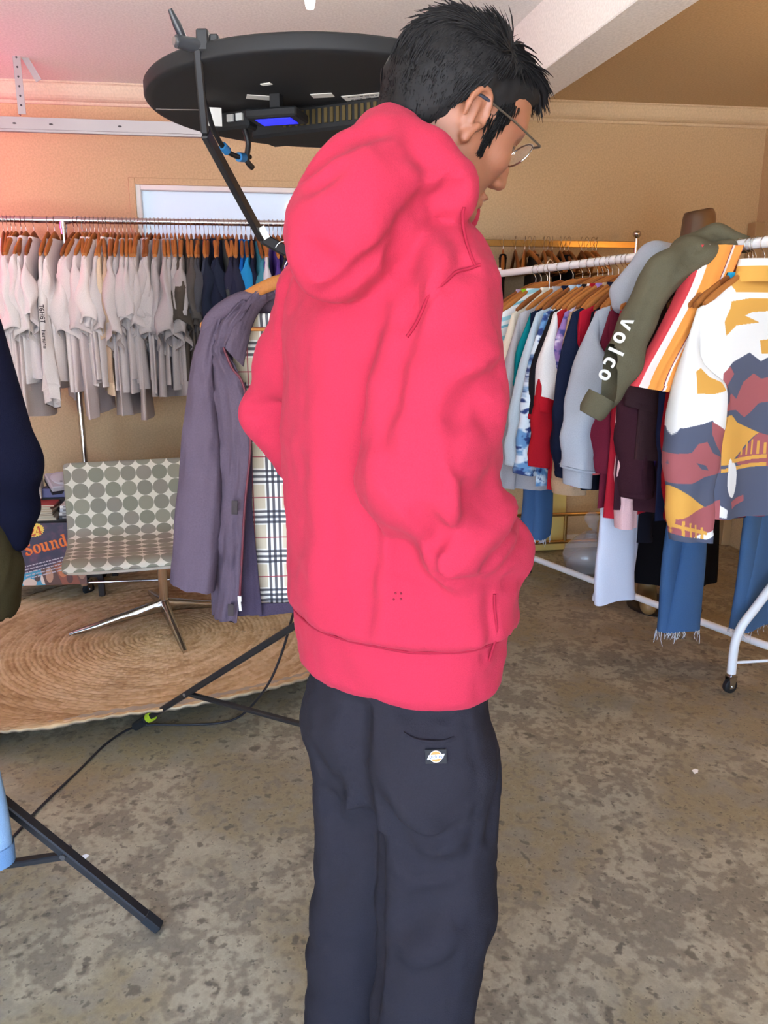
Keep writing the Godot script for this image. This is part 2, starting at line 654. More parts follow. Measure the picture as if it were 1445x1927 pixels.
func concrete() -> StandardMaterial3D:
	# worn sealed concrete: tan and grey fields, ragged darker patches where the sealer has gone, small chips
	var s := 1024
	var big := grey_bytes(s, 0.0035, 5, 21)
	var mid := grey_bytes(s, 0.016, 6, 22)
	var fine := grey_bytes(s, 0.06, 4, 23)
	var chip := grey_bytes(s, 0.030, 4, 25)
	var ca := shade(178, 168, 145)
	var cb := shade(154, 140, 110)
	var cd := shade(90, 82, 70)
	var ce := shade(190, 184, 166)
	var cg := shade(140, 136, 128)
	var out := PackedByteArray()
	out.resize(s * s * 3)
	for i in s * s:
		var b := big[i] / 255.0
		var m := mid[i] / 255.0
		var f := fine[i] / 255.0
		var c := ca.lerp(cb, smoothstep(0.35, 0.75, b))
		c = c.lerp(cg, 0.5 * smoothstep(0.45, 0.75, 1.0 - m) * smoothstep(0.4, 0.6, b))
		c = c.lerp(ce, 0.6 * smoothstep(0.55, 0.8, m) * smoothstep(0.3, 0.6, f))
		c = c.lerp(cd, 0.5 * smoothstep(0.47, 0.66, m * 0.38 + f * 0.44 + (1.0 - b) * 0.26))
		c = c.lerp(cd, 0.65 * smoothstep(0.70, 0.76, chip[i] / 255.0 * 0.75 + f * 0.28))
		var g := 0.92 + 0.14 * f
		out[i * 3] = clampi(int(c.r * g * 255.0), 0, 255)
		out[i * 3 + 1] = clampi(int(c.g * g * 255.0), 0, 255)
		out[i * 3 + 2] = clampi(int(c.b * g * 255.0), 0, 255)
	var mat := printed(Image.create_from_data(s, s, false, Image.FORMAT_RGB8, out), Vector3.ONE * 0.42)
	mat.uv1_triplanar = true
	mat.uv1_world_triplanar = true
	mat.roughness = 0.45
	# fine grit over it
	var d := 512
	var g1 := grey_bytes(d, 0.05, 5, 41)
	var g2 := grey_bytes(d, 0.20, 2, 42)
	var det := PackedByteArray()
	det.resize(d * d * 3)
	for i in d * d:
		var q := 0.90 + 0.10 * (g1[i] / 255.0) + 0.08 * (g2[i] / 255.0)
		q -= 0.25 * smoothstep(0.74, 0.80, g1[i] / 255.0)
		var v := clampi(int(q * 245.0), 0, 255)
		det[i * 3] = v
		det[i * 3 + 1] = v
		det[i * 3 + 2] = clampi(v - 2, 0, 255)
	var di := Image.create_from_data(d, d, false, Image.FORMAT_RGB8, det)
	di.generate_mipmaps()
	mat.detail_enabled = true
	mat.detail_albedo = ImageTexture.create_from_image(di)
	mat.detail_blend_mode = BaseMaterial3D.BLEND_MODE_MUL
	mat.detail_uv_layer = BaseMaterial3D.DETAIL_UV_2
	mat.uv2_triplanar = true
	mat.uv2_world_triplanar = true
	mat.uv2_scale = Vector3.ONE * 1.7
	var nb := noise_image(512, 0.03, 5, 31)
	nb.convert(Image.FORMAT_RGBA8)
	nb.bump_map_to_normal_map(1.2)
	nb.generate_mipmaps()
	mat.normal_enabled = true
	mat.normal_texture = ImageTexture.create_from_image(nb)
	mat.normal_scale = 0.25
	return mat

func paint(col: Color) -> StandardMaterial3D:
	var m := cloth(col, 3.0, 0.12)
	m.roughness = 0.8
	return m

func build_room() -> void:
	var wall_paint := paint(shade(208, 183, 145))
	var white_paint := paint(shade(238, 236, 232))
	var mb := MB.new()
	slab(mb, Vector3(-3.4, -0.15, -4.9), Vector3(3.1, 0, 1.75))
	structure("floor", mb, concrete(), "worn stained concrete floor of the garage", "floor")
	# back wall with the window opening
	var wx0 := -0.79
	var wx1 := 0.62
	var wy0 := 1.62
	var wy1 := 2.215
	mb = MB.new()
	slab(mb, Vector3(-3.4, 0, -4.9), Vector3(wx0, 2.7, -4.75))
	slab(mb, Vector3(wx1, 0, -4.9), Vector3(3.1, 2.7, -4.75))
	slab(mb, Vector3(wx0, 0, -4.9), Vector3(wx1, wy0, -4.75))
	slab(mb, Vector3(wx0, wy1, -4.9), Vector3(wx1, 2.7, -4.75))
	structure("wall_back", mb, wall_paint, "beige painted back wall with a high window", "wall")
	mb = MB.new()
	slab(mb, Vector3(2.96, 0, -4.75), Vector3(3.1, 2.7, 1.6))
	structure("wall_right", mb, wall_paint, "beige side wall right of the clothes racks", "wall")
	mb = MB.new()
	slab(mb, Vector3(-3.4, 0, -4.75), Vector3(-3.25, 2.7, 1.6))
	structure("wall_left", mb, wall_paint, "beige side wall on the left, outside the picture", "wall")
	# front wall around the open garage door
	mb = MB.new()
	slab(mb, Vector3(-3.25, 0, 1.45), Vector3(-3.1, 2.7, 1.6))
	slab(mb, Vector3(0.95, 0, 1.45), Vector3(2.96, 2.7, 1.6))
	slab(mb, Vector3(-3.1, 2.28, 1.45), Vector3(0.95, 2.7, 1.6))
	structure("wall_front", mb, wall_paint, "front wall around the open garage door, behind the viewer", "wall")
	mb = MB.new()
	slab(mb, Vector3(-3.4, 2.7, -4.9), Vector3(1.2, 2.85, 1.6))
	structure("ceiling", mb, white_paint, "smooth white plaster ceiling over the main bay", "ceiling")
	mb = MB.new()
	slab(mb, Vector3(1.2, 2.7, -4.9), Vector3(3.1, 2.85, 1.6))
	structure("ceiling_side", mb, wall_paint, "beige ceiling of the side bay right of the beam", "ceiling")
	# dropped beam, running slightly askew to the back wall
	mb = MB.new()
	var d := Vector3(-0.095, 0, -1.0)
	var rows := []
	for z in [1.45, -4.75]:
		var o: Vector3 = Vector3(1.14, 2.44, -2.6) + d * (-2.6 - z)
		var row := PackedVector3Array([o + Vector3(0, 0.28, 0), o + Vector3(0, 0.004, 0), o + Vector3(0.004, 0, 0), o + Vector3(0.191, 0, 0), o + Vector3(0.195, 0.004, 0), o + Vector3(0.195, 0.28, 0)])
		rows.append(row)
	for j in 5:
		mb.grid([PackedVector3Array([rows[0][j], rows[0][j + 1]]), PackedVector3Array([rows[1][j], rows[1][j + 1]])])
	structure("trim_1", mb, white_paint, "white boxed ceiling beam running to the back wall", "beam")
	# cornice along the back wall: a lip at the ceiling, a cove, and a flat foot
	for seg in [[-3.25, 1.0, paint(shade(226, 206, 184)), "trim_2", "cream cornice along the top of the back wall, left of the beam"], [1.0, 2.96, paint(shade(222, 200, 165)), "trim_3", "cream cornice along the back wall of the side bay"]]:
		mb = MB.new()
		var prof := []
		prof.append(Vector2(2.70, 0.085)); prof.append(Vector2(2.692, 0.085)); prof.append(Vector2(2.69, 0.078))
		for i in 7:
			var a := PI / 2 * i / 6
			prof.append(Vector2(2.685 - 0.068 * sin(a) - 0.0, 0.074 - 0.058 * (1 - cos(a))))
		prof.append(Vector2(2.612, 0.016)); prof.append(Vector2(2.604, 0.010)); prof.append(Vector2(2.602, 0.0))
		for j in prof.size() - 1:
			var p0: Vector2 = prof[j]
			var p1: Vector2 = prof[j + 1]
			mb.grid([PackedVector3Array([Vector3(seg[0], p0.x, -4.75 + p0.y), Vector3(seg[1], p0.x, -4.75 + p0.y)]), PackedVector3Array([Vector3(seg[0], p1.x, -4.75 + p1.y), Vector3(seg[1], p1.x, -4.75 + p1.y)])])
		structure(seg[3], mb, seg[2], seg[4], "cornice")
	mb = MB.new()
	slab(mb, Vector3(-3.25, 0, -4.75), Vector3(2.96, 0.09, -4.735))
	structure("baseboard_back", mb, white_paint, "low white skirting along the back wall", "skirting")
	# corner trim on the right: the edge of a door frame
	mb = MB.new()
	mb.box(Vector3(2.93, 1.03, -4.70), Vector3(0.03, 1.03, 0.045), Basis.IDENTITY, 0.004)
	structure("trim_4", mb, plain(shade(168, 142, 104), 0.6), "narrow brown door frame edge in the right corner", "trim")
	# window
	var frame := plain(shade(236, 238, 238), 0.4)
	var win := Node3D.new()
	win.name = "window_1"
	win.position = Vector3((wx0 + wx1) / 2, wy0, -4.8)
	win.set_meta("kind", "structure")
	win.set_meta("label", "high horizontal window with white frame and pale sky behind")
	win.set_meta("category", "window")
	add_child(win)
	var hw := (wx1 - wx0) / 2
	var hh := (wy1 - wy0) / 2
	mb = MB.new()
	for sg in [-1.0, 1.0]:
		mb.box(Vector3(sg * (hw - 0.016), hh, 0.02), Vector3(0.016, hh, 0.03), Basis.IDENTITY, 0.003)
		mb.box(Vector3(0, hh + sg * (hh - 0.016), 0.02), Vector3(hw - 0.032, 0.016, 0.029), Basis.IDENTITY, 0.003)
	part("window_frame", mb, frame, win)
	mb = MB.new()
	for sg in [-1.0, 1.0]:
		mb.box(Vector3(sg * (hw + 0.012), hh, 0.055), Vector3(0.018, hh + 0.03, 0.008), Basis.IDENTITY, 0.003)
		mb.box(Vector3(0, hh + sg * (hh + 0.012), 0.055), Vector3(hw - 0.006, 0.018, 0.0075), Basis.IDENTITY, 0.003)
	part("architrave", mb, wall_paint, win)
	var glass := plain(Color(0.84, 0.91, 0.95, 0.83), 0.05)   # dusty, slightly milky glass
	glass.transparency = BaseMaterial3D.TRANSPARENCY_ALPHA
	mb = MB.new()
	mb.box(Vector3(0, hh, 0.01), Vector3(hw - 0.01, hh - 0.01, 0.003))
	part("pane", mb, glass, win)
	# outside: the driveway in front and paving behind the house
	mb = MB.new()
	slab(mb, Vector3(-9, -0.2, 1.75), Vector3(9, -0.02, 16))
	structure("driveway", mb, plain(shade(198, 197, 194), 0.9), "pale concrete driveway outside the garage door", "driveway")
	# garage door track along the back, hung from the ceiling
	var zinc := plain(shade(176, 174, 176), 0.42, 0.9)
	var dark := plain(shade(60, 60, 62), 0.5, 0.3)
	var tr := thing("garage_door_track", "galvanised steel track hung below the ceiling in front of the window", "track", Vector3(-1.4, 2.40, -4.3))
	mb = MB.new()
	mb.box(Vector3(0.0, 0.0, 0.022), Vector3(1.09, 0.028, 0.0015))
	mb.box(Vector3(0.0, 0.028, 0.0), Vector3(1.09, 0.0015, 0.022))
	mb.box(Vector3(0.0, -0.028, 0.0), Vector3(1.09, 0.0015, 0.022))
	mb.box(Vector3(0.0, -0.034, 0.028), Vector3(1.09, 0.007, 0.008), Basis.IDENTITY, 0.002)
	part("channel", mb, zinc, tr)
	for x in [-0.55, 0.145, 0.315, 0.64]:
		mb = MB.new()
		mb.lathe([Vector2(0.006, 0), Vector2(0.006, 0.001)], 10, Transform3D(Basis(Vector3.RIGHT, PI / 2) * Basis.from_scale(Vector3(1.6, 1, 0.7)), Vector3(x, 0.0, 0.0235)))
		part("slot", mb, dark, tr)
	var br := thing("track_bracket", "perforated steel angle bracket from ceiling down to the track", "bracket", Vector3(-1.221, 2.446, -4.300))
	mb = MB.new()
	mb.box(Vector3(0.0, 0.14, 0.0), Vector3(0.018, 0.14, 0.0015))
	mb.box(Vector3(-0.017, 0.14, -0.016), Vector3(0.0015, 0.14, 0.016))
	part("upright", mb, zinc, br)
	mb = MB.new()
	mb.box(Vector3(0.05, 0.225, -0.02), Vector3(0.015, 0.078, 0.0015), Basis(Vector3(0, 0, 1), 0.5))
	mb.box(Vector3(0.02, 0.284, -0.01), Vector3(0.05, 0.0015, 0.018))
	part("brace", mb, zinc, br)
	for i in 6:
		mb = MB.new()
		mb.lathe([Vector2(0.005, 0), Vector2(0.005, 0.001)], 8, Transform3D(Basis(Vector3.RIGHT, PI / 2), Vector3(0.0, 0.04 + 0.042 * i, 0.0018)))
		part("hole", mb, dark, br)

func build_lamps() -> void:
	# pink neon tube left of the rack, outside the picture, thrown up at the ceiling
	var pink := plain(shade(255, 120, 160), 0.4)
	pink.emission_enabled = true
	pink.emission = Color(1.0, 0.22, 0.55)
	pink.emission_energy_multiplier = 3.0
	var t := thing("neon_tube", "pink glowing neon tube left of the T-shirt rack, outside the picture", "lamp", Vector3(-2.35, 2.02, -4.1), 0.45)
	var mb := MB.new()
	mb.tube([Vector3(0, 0, -0.55), Vector3(0, 0, 0.55)], 0.018, 12)
	part("tube", mb, pink, t)
	mb = MB.new()
	mb.box(Vector3(-0.06, 0, 0), Vector3(0.02, 0.05, 0.62), Basis.IDENTITY, 0.006)
	part("backing", mb, plain(shade(235, 235, 235), 0.5), t)
	var l := AreaLight3D.new()
	l.name = "neon_light"
	l.area_size = Vector2(1.1, 0.06)
	l.light_color = Color(1.0, 0.22, 0.55)
	l.light_energy = 1.3
	l.shadow_enabled = true
	l.set("area_range", 12.0)
	l.set("area_attenuation", 2.0)
	l.position = Vector3(0.025, 0.02, 0)
	l.basis = Basis.looking_at(Vector3(0.86, 0.50, 0.0))
	t.add_child(l)
	# bare bulb at the ceiling, just entering the top of the picture
	var bulb_mat := plain(Color(1, 1, 1), 0.4)
	bulb_mat.emission_enabled = true
	bulb_mat.emission = Color(1.0, 0.98, 0.94)
	bulb_mat.emission_energy_multiplier = 2.5
	var p := Vector3(0.115, 2.389, -2.607)
	var b := thing("ceiling_bulb", "white glowing bulb hanging at the top edge above the black disc", "lamp", p)
	mb = MB.new()
	mb.lathe([Vector2(0.002, -0.022), Vector2(0.012, -0.018), Vector2(0.016, 0.0), Vector2(0.016, 0.06), Vector2(0.012, 0.07)], 16)
	part("bulb", mb, bulb_mat, b)
	mb = MB.new()
	mb.lathe([Vector2(0.016, 0.065), Vector2(0.022, 0.075), Vector2(0.022, 2.70 - p.y)], 16)
	part("holder", mb, plain(shade(240, 240, 238), 0.5), b)
	var o := OmniLight3D.new()
	o.name = "bulb_light"
	o.light_color = Color(1.0, 0.97, 0.92)
	o.light_energy = 0.25
	o.omni_range = 12.0
	o.omni_attenuation = 2.0
	o.light_size = 0.016
	o.shadow_enabled = true
	o.position = Vector3(0, 0.02, 0)
	b.add_child(o)
	# warm lamp in the side bay, outside the picture on the right
	var warm := plain(shade(255, 226, 170), 0.4)
	warm.emission_enabled = true
	warm.emission = Color(1.0, 0.74, 0.42)
	warm.emission_energy_multiplier = 3.0
	var w := thing("globe_lamp", "warm white globe lamp high in the side bay, right of the picture", "lamp", Vector3(2.55, 1.85, -2.6))
	mb = MB.new()
	mb.ball(Vector3.ZERO, Vector3.ONE * 0.07, 20)
	part("globe", mb, warm, w)
	mb = MB.new()
	mb.lathe([Vector2(0.03, 0.06), Vector2(0.03, 0.09), Vector2(0.006, 0.095), Vector2(0.006, 0.85)], 12)
	part("stem", mb, plain(shade(60, 55, 50), 0.5), w)
	var wl := OmniLight3D.new()
	wl.name = "globe_light"
	wl.light_color = Color(1.0, 0.74, 0.42)
	wl.light_energy = 0.40
	wl.omni_range = 12.0
	wl.omni_attenuation = 2.0
	wl.light_size = 0.07
	wl.shadow_enabled = true
	w.add_child(wl)

# ---------------------------------------------------------------- rug, chair
func build_rug() -> void:
	# round jute rug of one spirally sewn braid; its front edge has risen from the floor
	var o := thing("jute_rug", "round braided jute rug with a curled front edge on the concrete floor", "rug", Vector3(-0.62, 0.0, -3.52))
	var mb := MB.new()
	mb.coloured = true
	var rings := 46
	var per := 4
	var segs := 420
	var R := 1.02
	var step := R / rings
	var rows := []
	var cols := PackedColorArray()
	var straw := Color(0.56, 0.37, 0.185)
	var dark := Color(0.17, 0.095, 0.045)
	var pale := Color(0.76, 0.58, 0.36)
	for i in rings * per + 3:
		var row := PackedVector3Array()
		var under := i > rings * per
		var rr := maxf(0.004, step * minf(float(i), rings * per) / per)
		for j in segs + 1:
			var a := TAU * j / segs
			var r := rr * (1.0 + 0.012 * sin(3 * a + 1.0) + 0.006 * sin(7 * a)) + (step * a / TAU if rr > step and rr < R - step else 0.0)
			var f := fposmod(r / step, 1.0)
			var ring := floorf(r / step)
			# braid: strands cross the coil at a slant, alternating from coil to coil
			var slant := sin((a * r / 0.022) * 2.2 + (f - 0.5) * 3.4 * (1.0 if int(ring) % 2 == 0 else -1.0))
			var y := 0.010 + 0.0085 * sqrt(maxf(0.0, sin(PI * f))) + 0.0028 * slant * sin(PI * f)
			# raised waves of the front edge (towards the camera) and a slight buckle
			var x := cos(a) * r
			var z := sin(a) * r
			var edge := smoothstep(0.62, 1.0, r / R)
			var front := smoothstep(0.25, 0.95, sin(a))
			var lift := edge * edge * front * (0.03 + 0.10 * smoothstep(0.1, 0.8, cos(a - 0.75)))
			y += lift + 0.004 * noise.get_noise_2d(x * 1.8, z * 1.8)
			if under: y -= 0.012 if i == rings * per + 1 else 0.013
			row.append(Vector3(x if i < rings * per + 2 else x * 0.93, maxf(y, 0.004), z if i < rings * per + 2 else z * 0.93))
			# tone of the fibre itself: varies from braid to braid and in broad patches
			var t := noise.get_noise_3d(a * 2.0, ring * 3.1, 0.3)
			var t2 := noise.get_noise_3d(a * 31.0, ring * 7.7, 5.0)
			var u := noise.get_noise_2d(x * 2.2 + 40.0, z * 2.2)
			var c := straw.lerp(pale, clampf(0.35 + t * 0.9 + t2 * 0.7, 0.0, 1.0))
			c = c.lerp(dark, clampf(0.35 * maxf(0.0, u) + 0.45 * maxf(0.0, -t - t2 * 0.5), 0.0, 0.7))
			if under: c = Color(0.40, 0.34, 0.27)
			cols.append(c)
		rows.append(row)
	mb.grid(rows)
	mb.c = cols
	var m := plain(Color.WHITE, 0.95)
	m.vertex_color_use_as_albedo = true
	part("braid", mb, m, o)

func dots_image() -> Image:
	var img := Image.create(512, 512, false, Image.FORMAT_RGB8)
	img.fill(shade(222, 220, 208))
	var g := [shade(138, 141, 126), shade(146, 143, 132), shade(140, 140, 128), shade(150, 150, 134)]
	var k := 0
	for iy in 4:
		for ix in 4:
			fill_oval(img, (ix + 0.5) / 4, (iy + 0.5) / 4, 0.124, 0.124, g[(k * 7 + iy) % 4])
			k += 1
	return img

func build_chair() -> void:
	var o := thing("lounge_chair", "low lounge chair with grey dotted upholstery and chrome star base", "chair", Vector3(-0.617, 0.000, -3.719), deg_to_rad(11))
	var chrome := plain(shade(205, 205, 205), 0.16, 1.0)
	# side profile of the one-piece shell, from the top of the back to the front lip: (forward z, height)
	var prof := [Vector2(-0.33, 0.775), Vector2(-0.322, 0.745), Vector2(-0.30, 0.68), Vector2(-0.275, 0.585), Vector2(-0.25, 0.49), Vector2(-0.215, 0.425), Vector2(-0.15, 0.393), Vector2(-0.05, 0.385), Vector2(0.08, 0.388), Vector2(0.19, 0.398), Vector2(0.25, 0.396), Vector2(0.285, 0.375)]
	var mb := MB.new()
	var w := 0.43
	var th := 0.042
	var nx := 22
	var len_at := [0.0]
	for i in range(1, prof.size()): len_at.append(len_at[i - 1] + prof[i].distance_to(prof[i - 1]))
	var total: float = len_at[len_at.size() - 1]
	var front := []
	var back := []
	var uvs_f := []
	var dense := []
	for i in prof.size() - 1:
		for j in 4:
			var t := float(j) / 4
			var p0: Vector2 = prof[maxi(i - 1, 0)]
			var p3: Vector2 = prof[mini(i + 2, prof.size() - 1)]
			dense.append(prof[i].cubic_interpolate(prof[i + 1], p0, p3, t))
	dense.append(prof[prof.size() - 1])
	# closed loop around each cross section so that edges are rounded and upholstered
	var rows := []
	for i in dense.size():
		var a: Vector2 = dense[maxi(i - 1, 0)]
		var b: Vector2 = dense[mini(i + 1, dense.size() - 1)]
		var tan := (b - a).normalized()
		var nor := Vector2(-tan.y, tan.x)   # towards the sitter
		if nor.y + nor.x < 0: nor = -nor
		var endf := minf(float(i), float(dense.size() - 1 - i)) / 3.0
		var hw := w * (1.0 - 0.05 * pow(maxf(0.0, 1.0 - endf), 2.0))
		var tt := th * sqrt(clampf(0.25 + endf, 0.0, 1.0))
		var row := PackedVector3Array()
		var n := 40
		for j in n:
			var t := TAU * j / n
			var cx := signf(cos(t)) * pow(absf(cos(t)), 0.28)
			var cn := signf(sin(t)) * pow(absf(sin(t)), 0.55)
			var dish := 0.018 * cx * cx
			var pn: Vector2 = dense[i] + nor * (tt * 0.5 * cn + dish)
			row.append(Vector3(cx * hw, pn.y, pn.x))
		rows.append(row)
	mb.grid(rows, true, true, true)
	# texture coordinates: metres across and along the shell
	var cols := 41
	for i in rows.size():
		var run := 0.0
		for k in i: run += (dense[k + 1] - dense[k]).length()
		for j in cols:
			var q: Vector3 = rows[i][j % 40]
			mb.uv[i * cols + j] = Vector2(q.x / 0.306 + 0.03, run / 0.306 - 0.10)
	var shell := part("upholstered_shell", mb, printed(dots_image()), o)
	# stitched folds where the seat meets the back
	mb = MB.new()
	mb.tube([Vector3(-w, 0.41, -0.205), Vector3(0, 0.392, -0.175), Vector3(w, 0.41, -0.205)], 0.004, 6)
	part("seam", mb, cloth(shade(196, 194, 182)), shell)
	# chrome column and four-pointed base
	mb = MB.new()
	mb.lathe([Vector2(0.09, 0.36), Vector2(0.09, 0.352), Vector2(0.05, 0.345), Vector2(0.026, 0.325), Vector2(0.023, 0.31), Vector2(0.023, 0.09)], 24)
	part("column", mb, chrome, o)
	for i in 4:
		mb = MB.new()
		var a := PI / 2 * i + deg_to_rad(8)
		var dir := Vector3(sin(a), 0, cos(a))
		var side := Vector3(dir.z, 0, -dir.x)
		var lr := []
		for st in [[0.0, 0.020, 0.13, 0.065], [0.05, 0.020, 0.118, 0.066], [0.2, 0.017, 0.082, 0.05], [0.42, 0.012, 0.036, 0.018], [0.45, 0.010, 0.030, 0.014]]:
			var c: Vector3 = dir * st[0]
			lr.append(PackedVector3Array([c + side * st[1] + Vector3(0, st[3], 0), c + side * st[1] * 0.8 + Vector3(0, st[2], 0), c - side * st[1] * 0.8 + Vector3(0, st[2], 0), c - side * st[1] + Vector3(0, st[3], 0)]))
		mb.grid(lr, true, true, true)
		var arm := part("base_arm", mb, chrome, o)
		mb = MB.new()
		mb.lathe([Vector2(0.011, 0.002), Vector2(0.012, 0.012), Vector2(0.008, 0.02)], 12, Transform3D(Basis.IDENTITY, dir * 0.435))
		part("glide", mb, plain(shade(150, 150, 150), 0.4, 0.6), arm)

# ---------------------------------------------------------------- stand with the horizontal disc
func square_bar(mb: MB, a: Vector3, b: Vector3, w: float, h := 0.0) -> void:
	if h == 0.0: h = w
	var t := (b - a).normalized()
	var s := t.cross(Vector3.UP if absf(t.y) < 0.95 else Vector3.RIGHT).normalized()
	mb.box((a + b) / 2, Vector3(w / 2, h / 2, (b - a).length() / 2), Basis(s, t.cross(s) * -1.0, t), 0.003)

func build_stand() -> void:
	var black := plain(shade(30, 30, 32), 0.45)
	var steel := plain(shade(170, 170, 172), 0.3, 0.9)
	var base := Vector3(0.076, 0.066, -2.057)
	base.y = 0.0
	var o := thing("tripod_stand", "black tripod stand behind the person, carrying a flat black disc", "stand", base)
	var collar := Vector3(0, 0.66, 0)
	var low := Vector3(0, 0.29, 0)
	var mb := MB.new()
	mb.tube([Vector3(0, 0.20, 0), Vector3(0, 1.16, 0)], 0.017, 14)
	mb.tube([Vector3(0, 1.16, 0), Vector3(0, 1.66, 0)], 0.013, 14)
	part("pole", mb, black, o)
	mb = MB.new()
	mb.lathe([Vector2(0.028, 0.62), Vector2(0.03, 0.64), Vector2(0.03, 0.70), Vector2(0.022, 0.71)], 16)
	mb.lathe([Vector2(0.024, 0.26), Vector2(0.027, 0.27), Vector2(0.027, 0.32), Vector2(0.02, 0.33)], 16)
	mb.lathe([Vector2(0.02, 1.11), Vector2(0.025, 1.12), Vector2(0.025, 1.19), Vector2(0.016, 1.20)], 16)
	part("collar", mb, black, o)
	var foot0: Vector3 = Vector3(-0.574, 0.016, -2.658) - base
	var flen := Vector3(foot0.x, 0, foot0.z).length()
	var fa := atan2(foot0.z, foot0.x)
	for i in 3:
		var a: float = [fa, TURN * -1.0 + 1.32, TURN * -1.0 - 1.05][i]
		var foot := Vector3(cos(a) * flen, 0.016, sin(a) * flen)
		mb = MB.new()
		square_bar(mb, collar + (foot - collar) * 0.03, foot, 0.026, 0.02)
		var leg := part("leg", mb, black, o)
		mb = MB.new()
		mb.tube([collar.lerp(foot, 0.93), foot + Vector3(0, -0.001, 0)], 0.0165, 12)
		part("rubber_foot", mb, plain(shade(22, 22, 23), 0.8), leg)
		if i == 0:
			mb = MB.new()
			mb.tube([collar.lerp(foot, 0.885), collar.lerp(foot, 0.91)], 0.018, 12)
			part("tape_band", mb, plain(shade(176, 200, 40), 0.5), leg, "yellow-green tape band")
		var knee := collar.lerp(foot, 0.66)
		mb = MB.new()
		square_bar(mb, low + Vector3(cos(a), 0, sin(a)) * 0.02, knee, 0.02, 0.012)
		part("strut", mb, black, o)
		mb = MB.new()
		mb.lathe([Vector2(0.006, -0.016), Vector2(0.006, 0.016)], 10, Transform3D(Basis(Vector3(cos(a), 0, sin(a)), PI / 2), knee))
		part("rivet", mb, steel, o)
		mb = MB.new()
		mb.lathe([Vector2(0.006, -0.014), Vector2(0.006, 0.014)], 10, Transform3D(Basis(Vector3(cos(a), 0, sin(a)), PI / 2), low + Vector3(cos(a), 0, sin(a)) * 0.03))
		part("rivet", mb, steel, o)
	# bent arm from the pole up to the rim of the disc
	var a0: Vector3 = Vector3(0, 1.60, 0)
	var a1: Vector3 = Vector3(0.020, 1.629, -2.065) - base
	var a2: Vector3 = Vector3(-0.041, 1.660, -2.052) - base
	var a3: Vector3 = Vector3(-0.148, 1.846, -1.814) - base
	var a4: Vector3 = Vector3(-0.148, 1.985, -1.734) - base
	mb = MB.new()
	for pr in [[a0, a1], [a1, a2], [a2, a3], [a3, a4]]:
		square_bar(mb, pr[0], pr[1], 0.016, 0.026)
	part("bent_arm", mb, black, o)
	mb = MB.new()
	var bs := Basis(Vector3.UP, TURN)
	mb.box(a2.lerp(a3, 0.07) + Vector3(0.014, -0.004, 0.014), Vector3(0.008, 0.015, 0.0006), bs * Basis(Vector3(0, 0, 1), 0.5))
	part("paper_tag", mb, plain(shade(225, 222, 210), 0.9), o, "small white paper tag")
	# clamp with its long lever
	mb = MB.new()
	mb.tube([a4 + bs * Vector3(0.012, 0.002, -0.01), a4 + bs * Vector3(-0.034, 0.0, 0.03)], [0.014, 0.012], 14)
	var hub := part("clamp_hub", mb, plain(shade(52, 54, 58), 0.35), o)
	mb = MB.new()
	mb.tube([a4 + bs * Vector3(-0.033, 0.0, 0.029), a4 + bs * Vector3(-0.038, 0.0, 0.033)], 0.008, 12)
	part("bolt", mb, steel, hub)
	mb = MB.new()
	var l0 := a4 + bs * Vector3(-0.022, 0.006, 0.016)
	var l1: Vector3 = Vector3(-0.193, 2.037, -1.699) - base
	mb.tube([l0, l0.lerp(l1, 0.5), l1], [0.008, 0.0085, 0.0045], 10)
	part("lever", mb, plain(shade(44, 46, 50), 0.4), o)
	mb = MB.new()
	mb.box(a4 + bs * Vector3(0.012, 0.01, -0.004), Vector3(0.012, 0.02, 0.014), bs, 0.003)
	mb.box(a4 + bs * Vector3(0.034, 0.006, -0.006), Vector3(0.009, 0.016, 0.012), bs, 0.003)
	part("clamp_jaw", mb, black, o)

	# the disc itself
	var ctr := Basis(Vector3.UP, TURN) * Vector3(-0.145, 1.957, -2.06)
	var d := thing("round_panel", "large flat black round panel held level, seen from below", "panel", ctr, TURN)
	mb = MB.new()
	mb.lathe([Vector2(0.02, 0.0), Vector2(0.405, 0.0), Vector2(0.419, 0.003), Vector2(0.423, 0.008), Vector2(0.423, 0.03), Vector2(0.418, 0.036), Vector2(0.02, 0.036)], 96)
	part("disc", mb, plain(shade(20, 20, 22), 0.7), d)
	var dull := plain(shade(13, 13, 15), 0.7)
	var paper := plain(shade(216, 212, 204), 0.9)
	# control box slung under the middle
	mb = MB.new()
	mb.box(Vector3(0.02, -0.03, 0.02), Vector3(0.20, 0.03, 0.055), Basis(Vector3.UP, -0.42), 0.006)
	var cb := part("control_box", mb, dull, d)
	mb = MB.new()
	for i in 16:
		mb.box(Vector3(0.02, -0.028, 0.02) + Basis(Vector3.UP, -0.42) * Vector3(-0.10 + 0.016 * i, 0.0, 0.056), Vector3(0.004, 0.016, 0.003), Basis(Vector3.UP, -0.42))
	part("cooling_fins", mb, plain(shade(92, 76, 40), 0.5, 0.4), cb)
	mb = MB.new()
	mb.box(Vector3(-0.215, -0.022, -0.03), Vector3(0.055, 0.022, 0.045), Basis(Vector3.UP, -0.42), 0.006)
	var jb := part("junction_box", mb, dull, d)
	for i in 2:
		mb = MB.new()
		mb.box(Vector3(-0.228 + 0.024 * i, -0.02, 0.017 + 0.012 * i), Vector3(0.009, 0.008, 0.003), Basis(Vector3.UP, -0.42))
		part("socket", mb, plain(shade(190, 190, 186), 0.5), jb)
	# lit blue display, tilted on the underside
	var blue := plain(shade(40, 50, 230), 0.3)
	blue.emission_enabled = true
	blue.emission = Color(0.10, 0.13, 1.0)
	blue.emission_energy_multiplier = 1.1
	mb = MB.new()
	mb.box(Vector3(-0.10, -0.045, 0.135), Vector3(0.062, 0.010, 0.042), Basis(Vector3.UP, -0.25), 0.004)
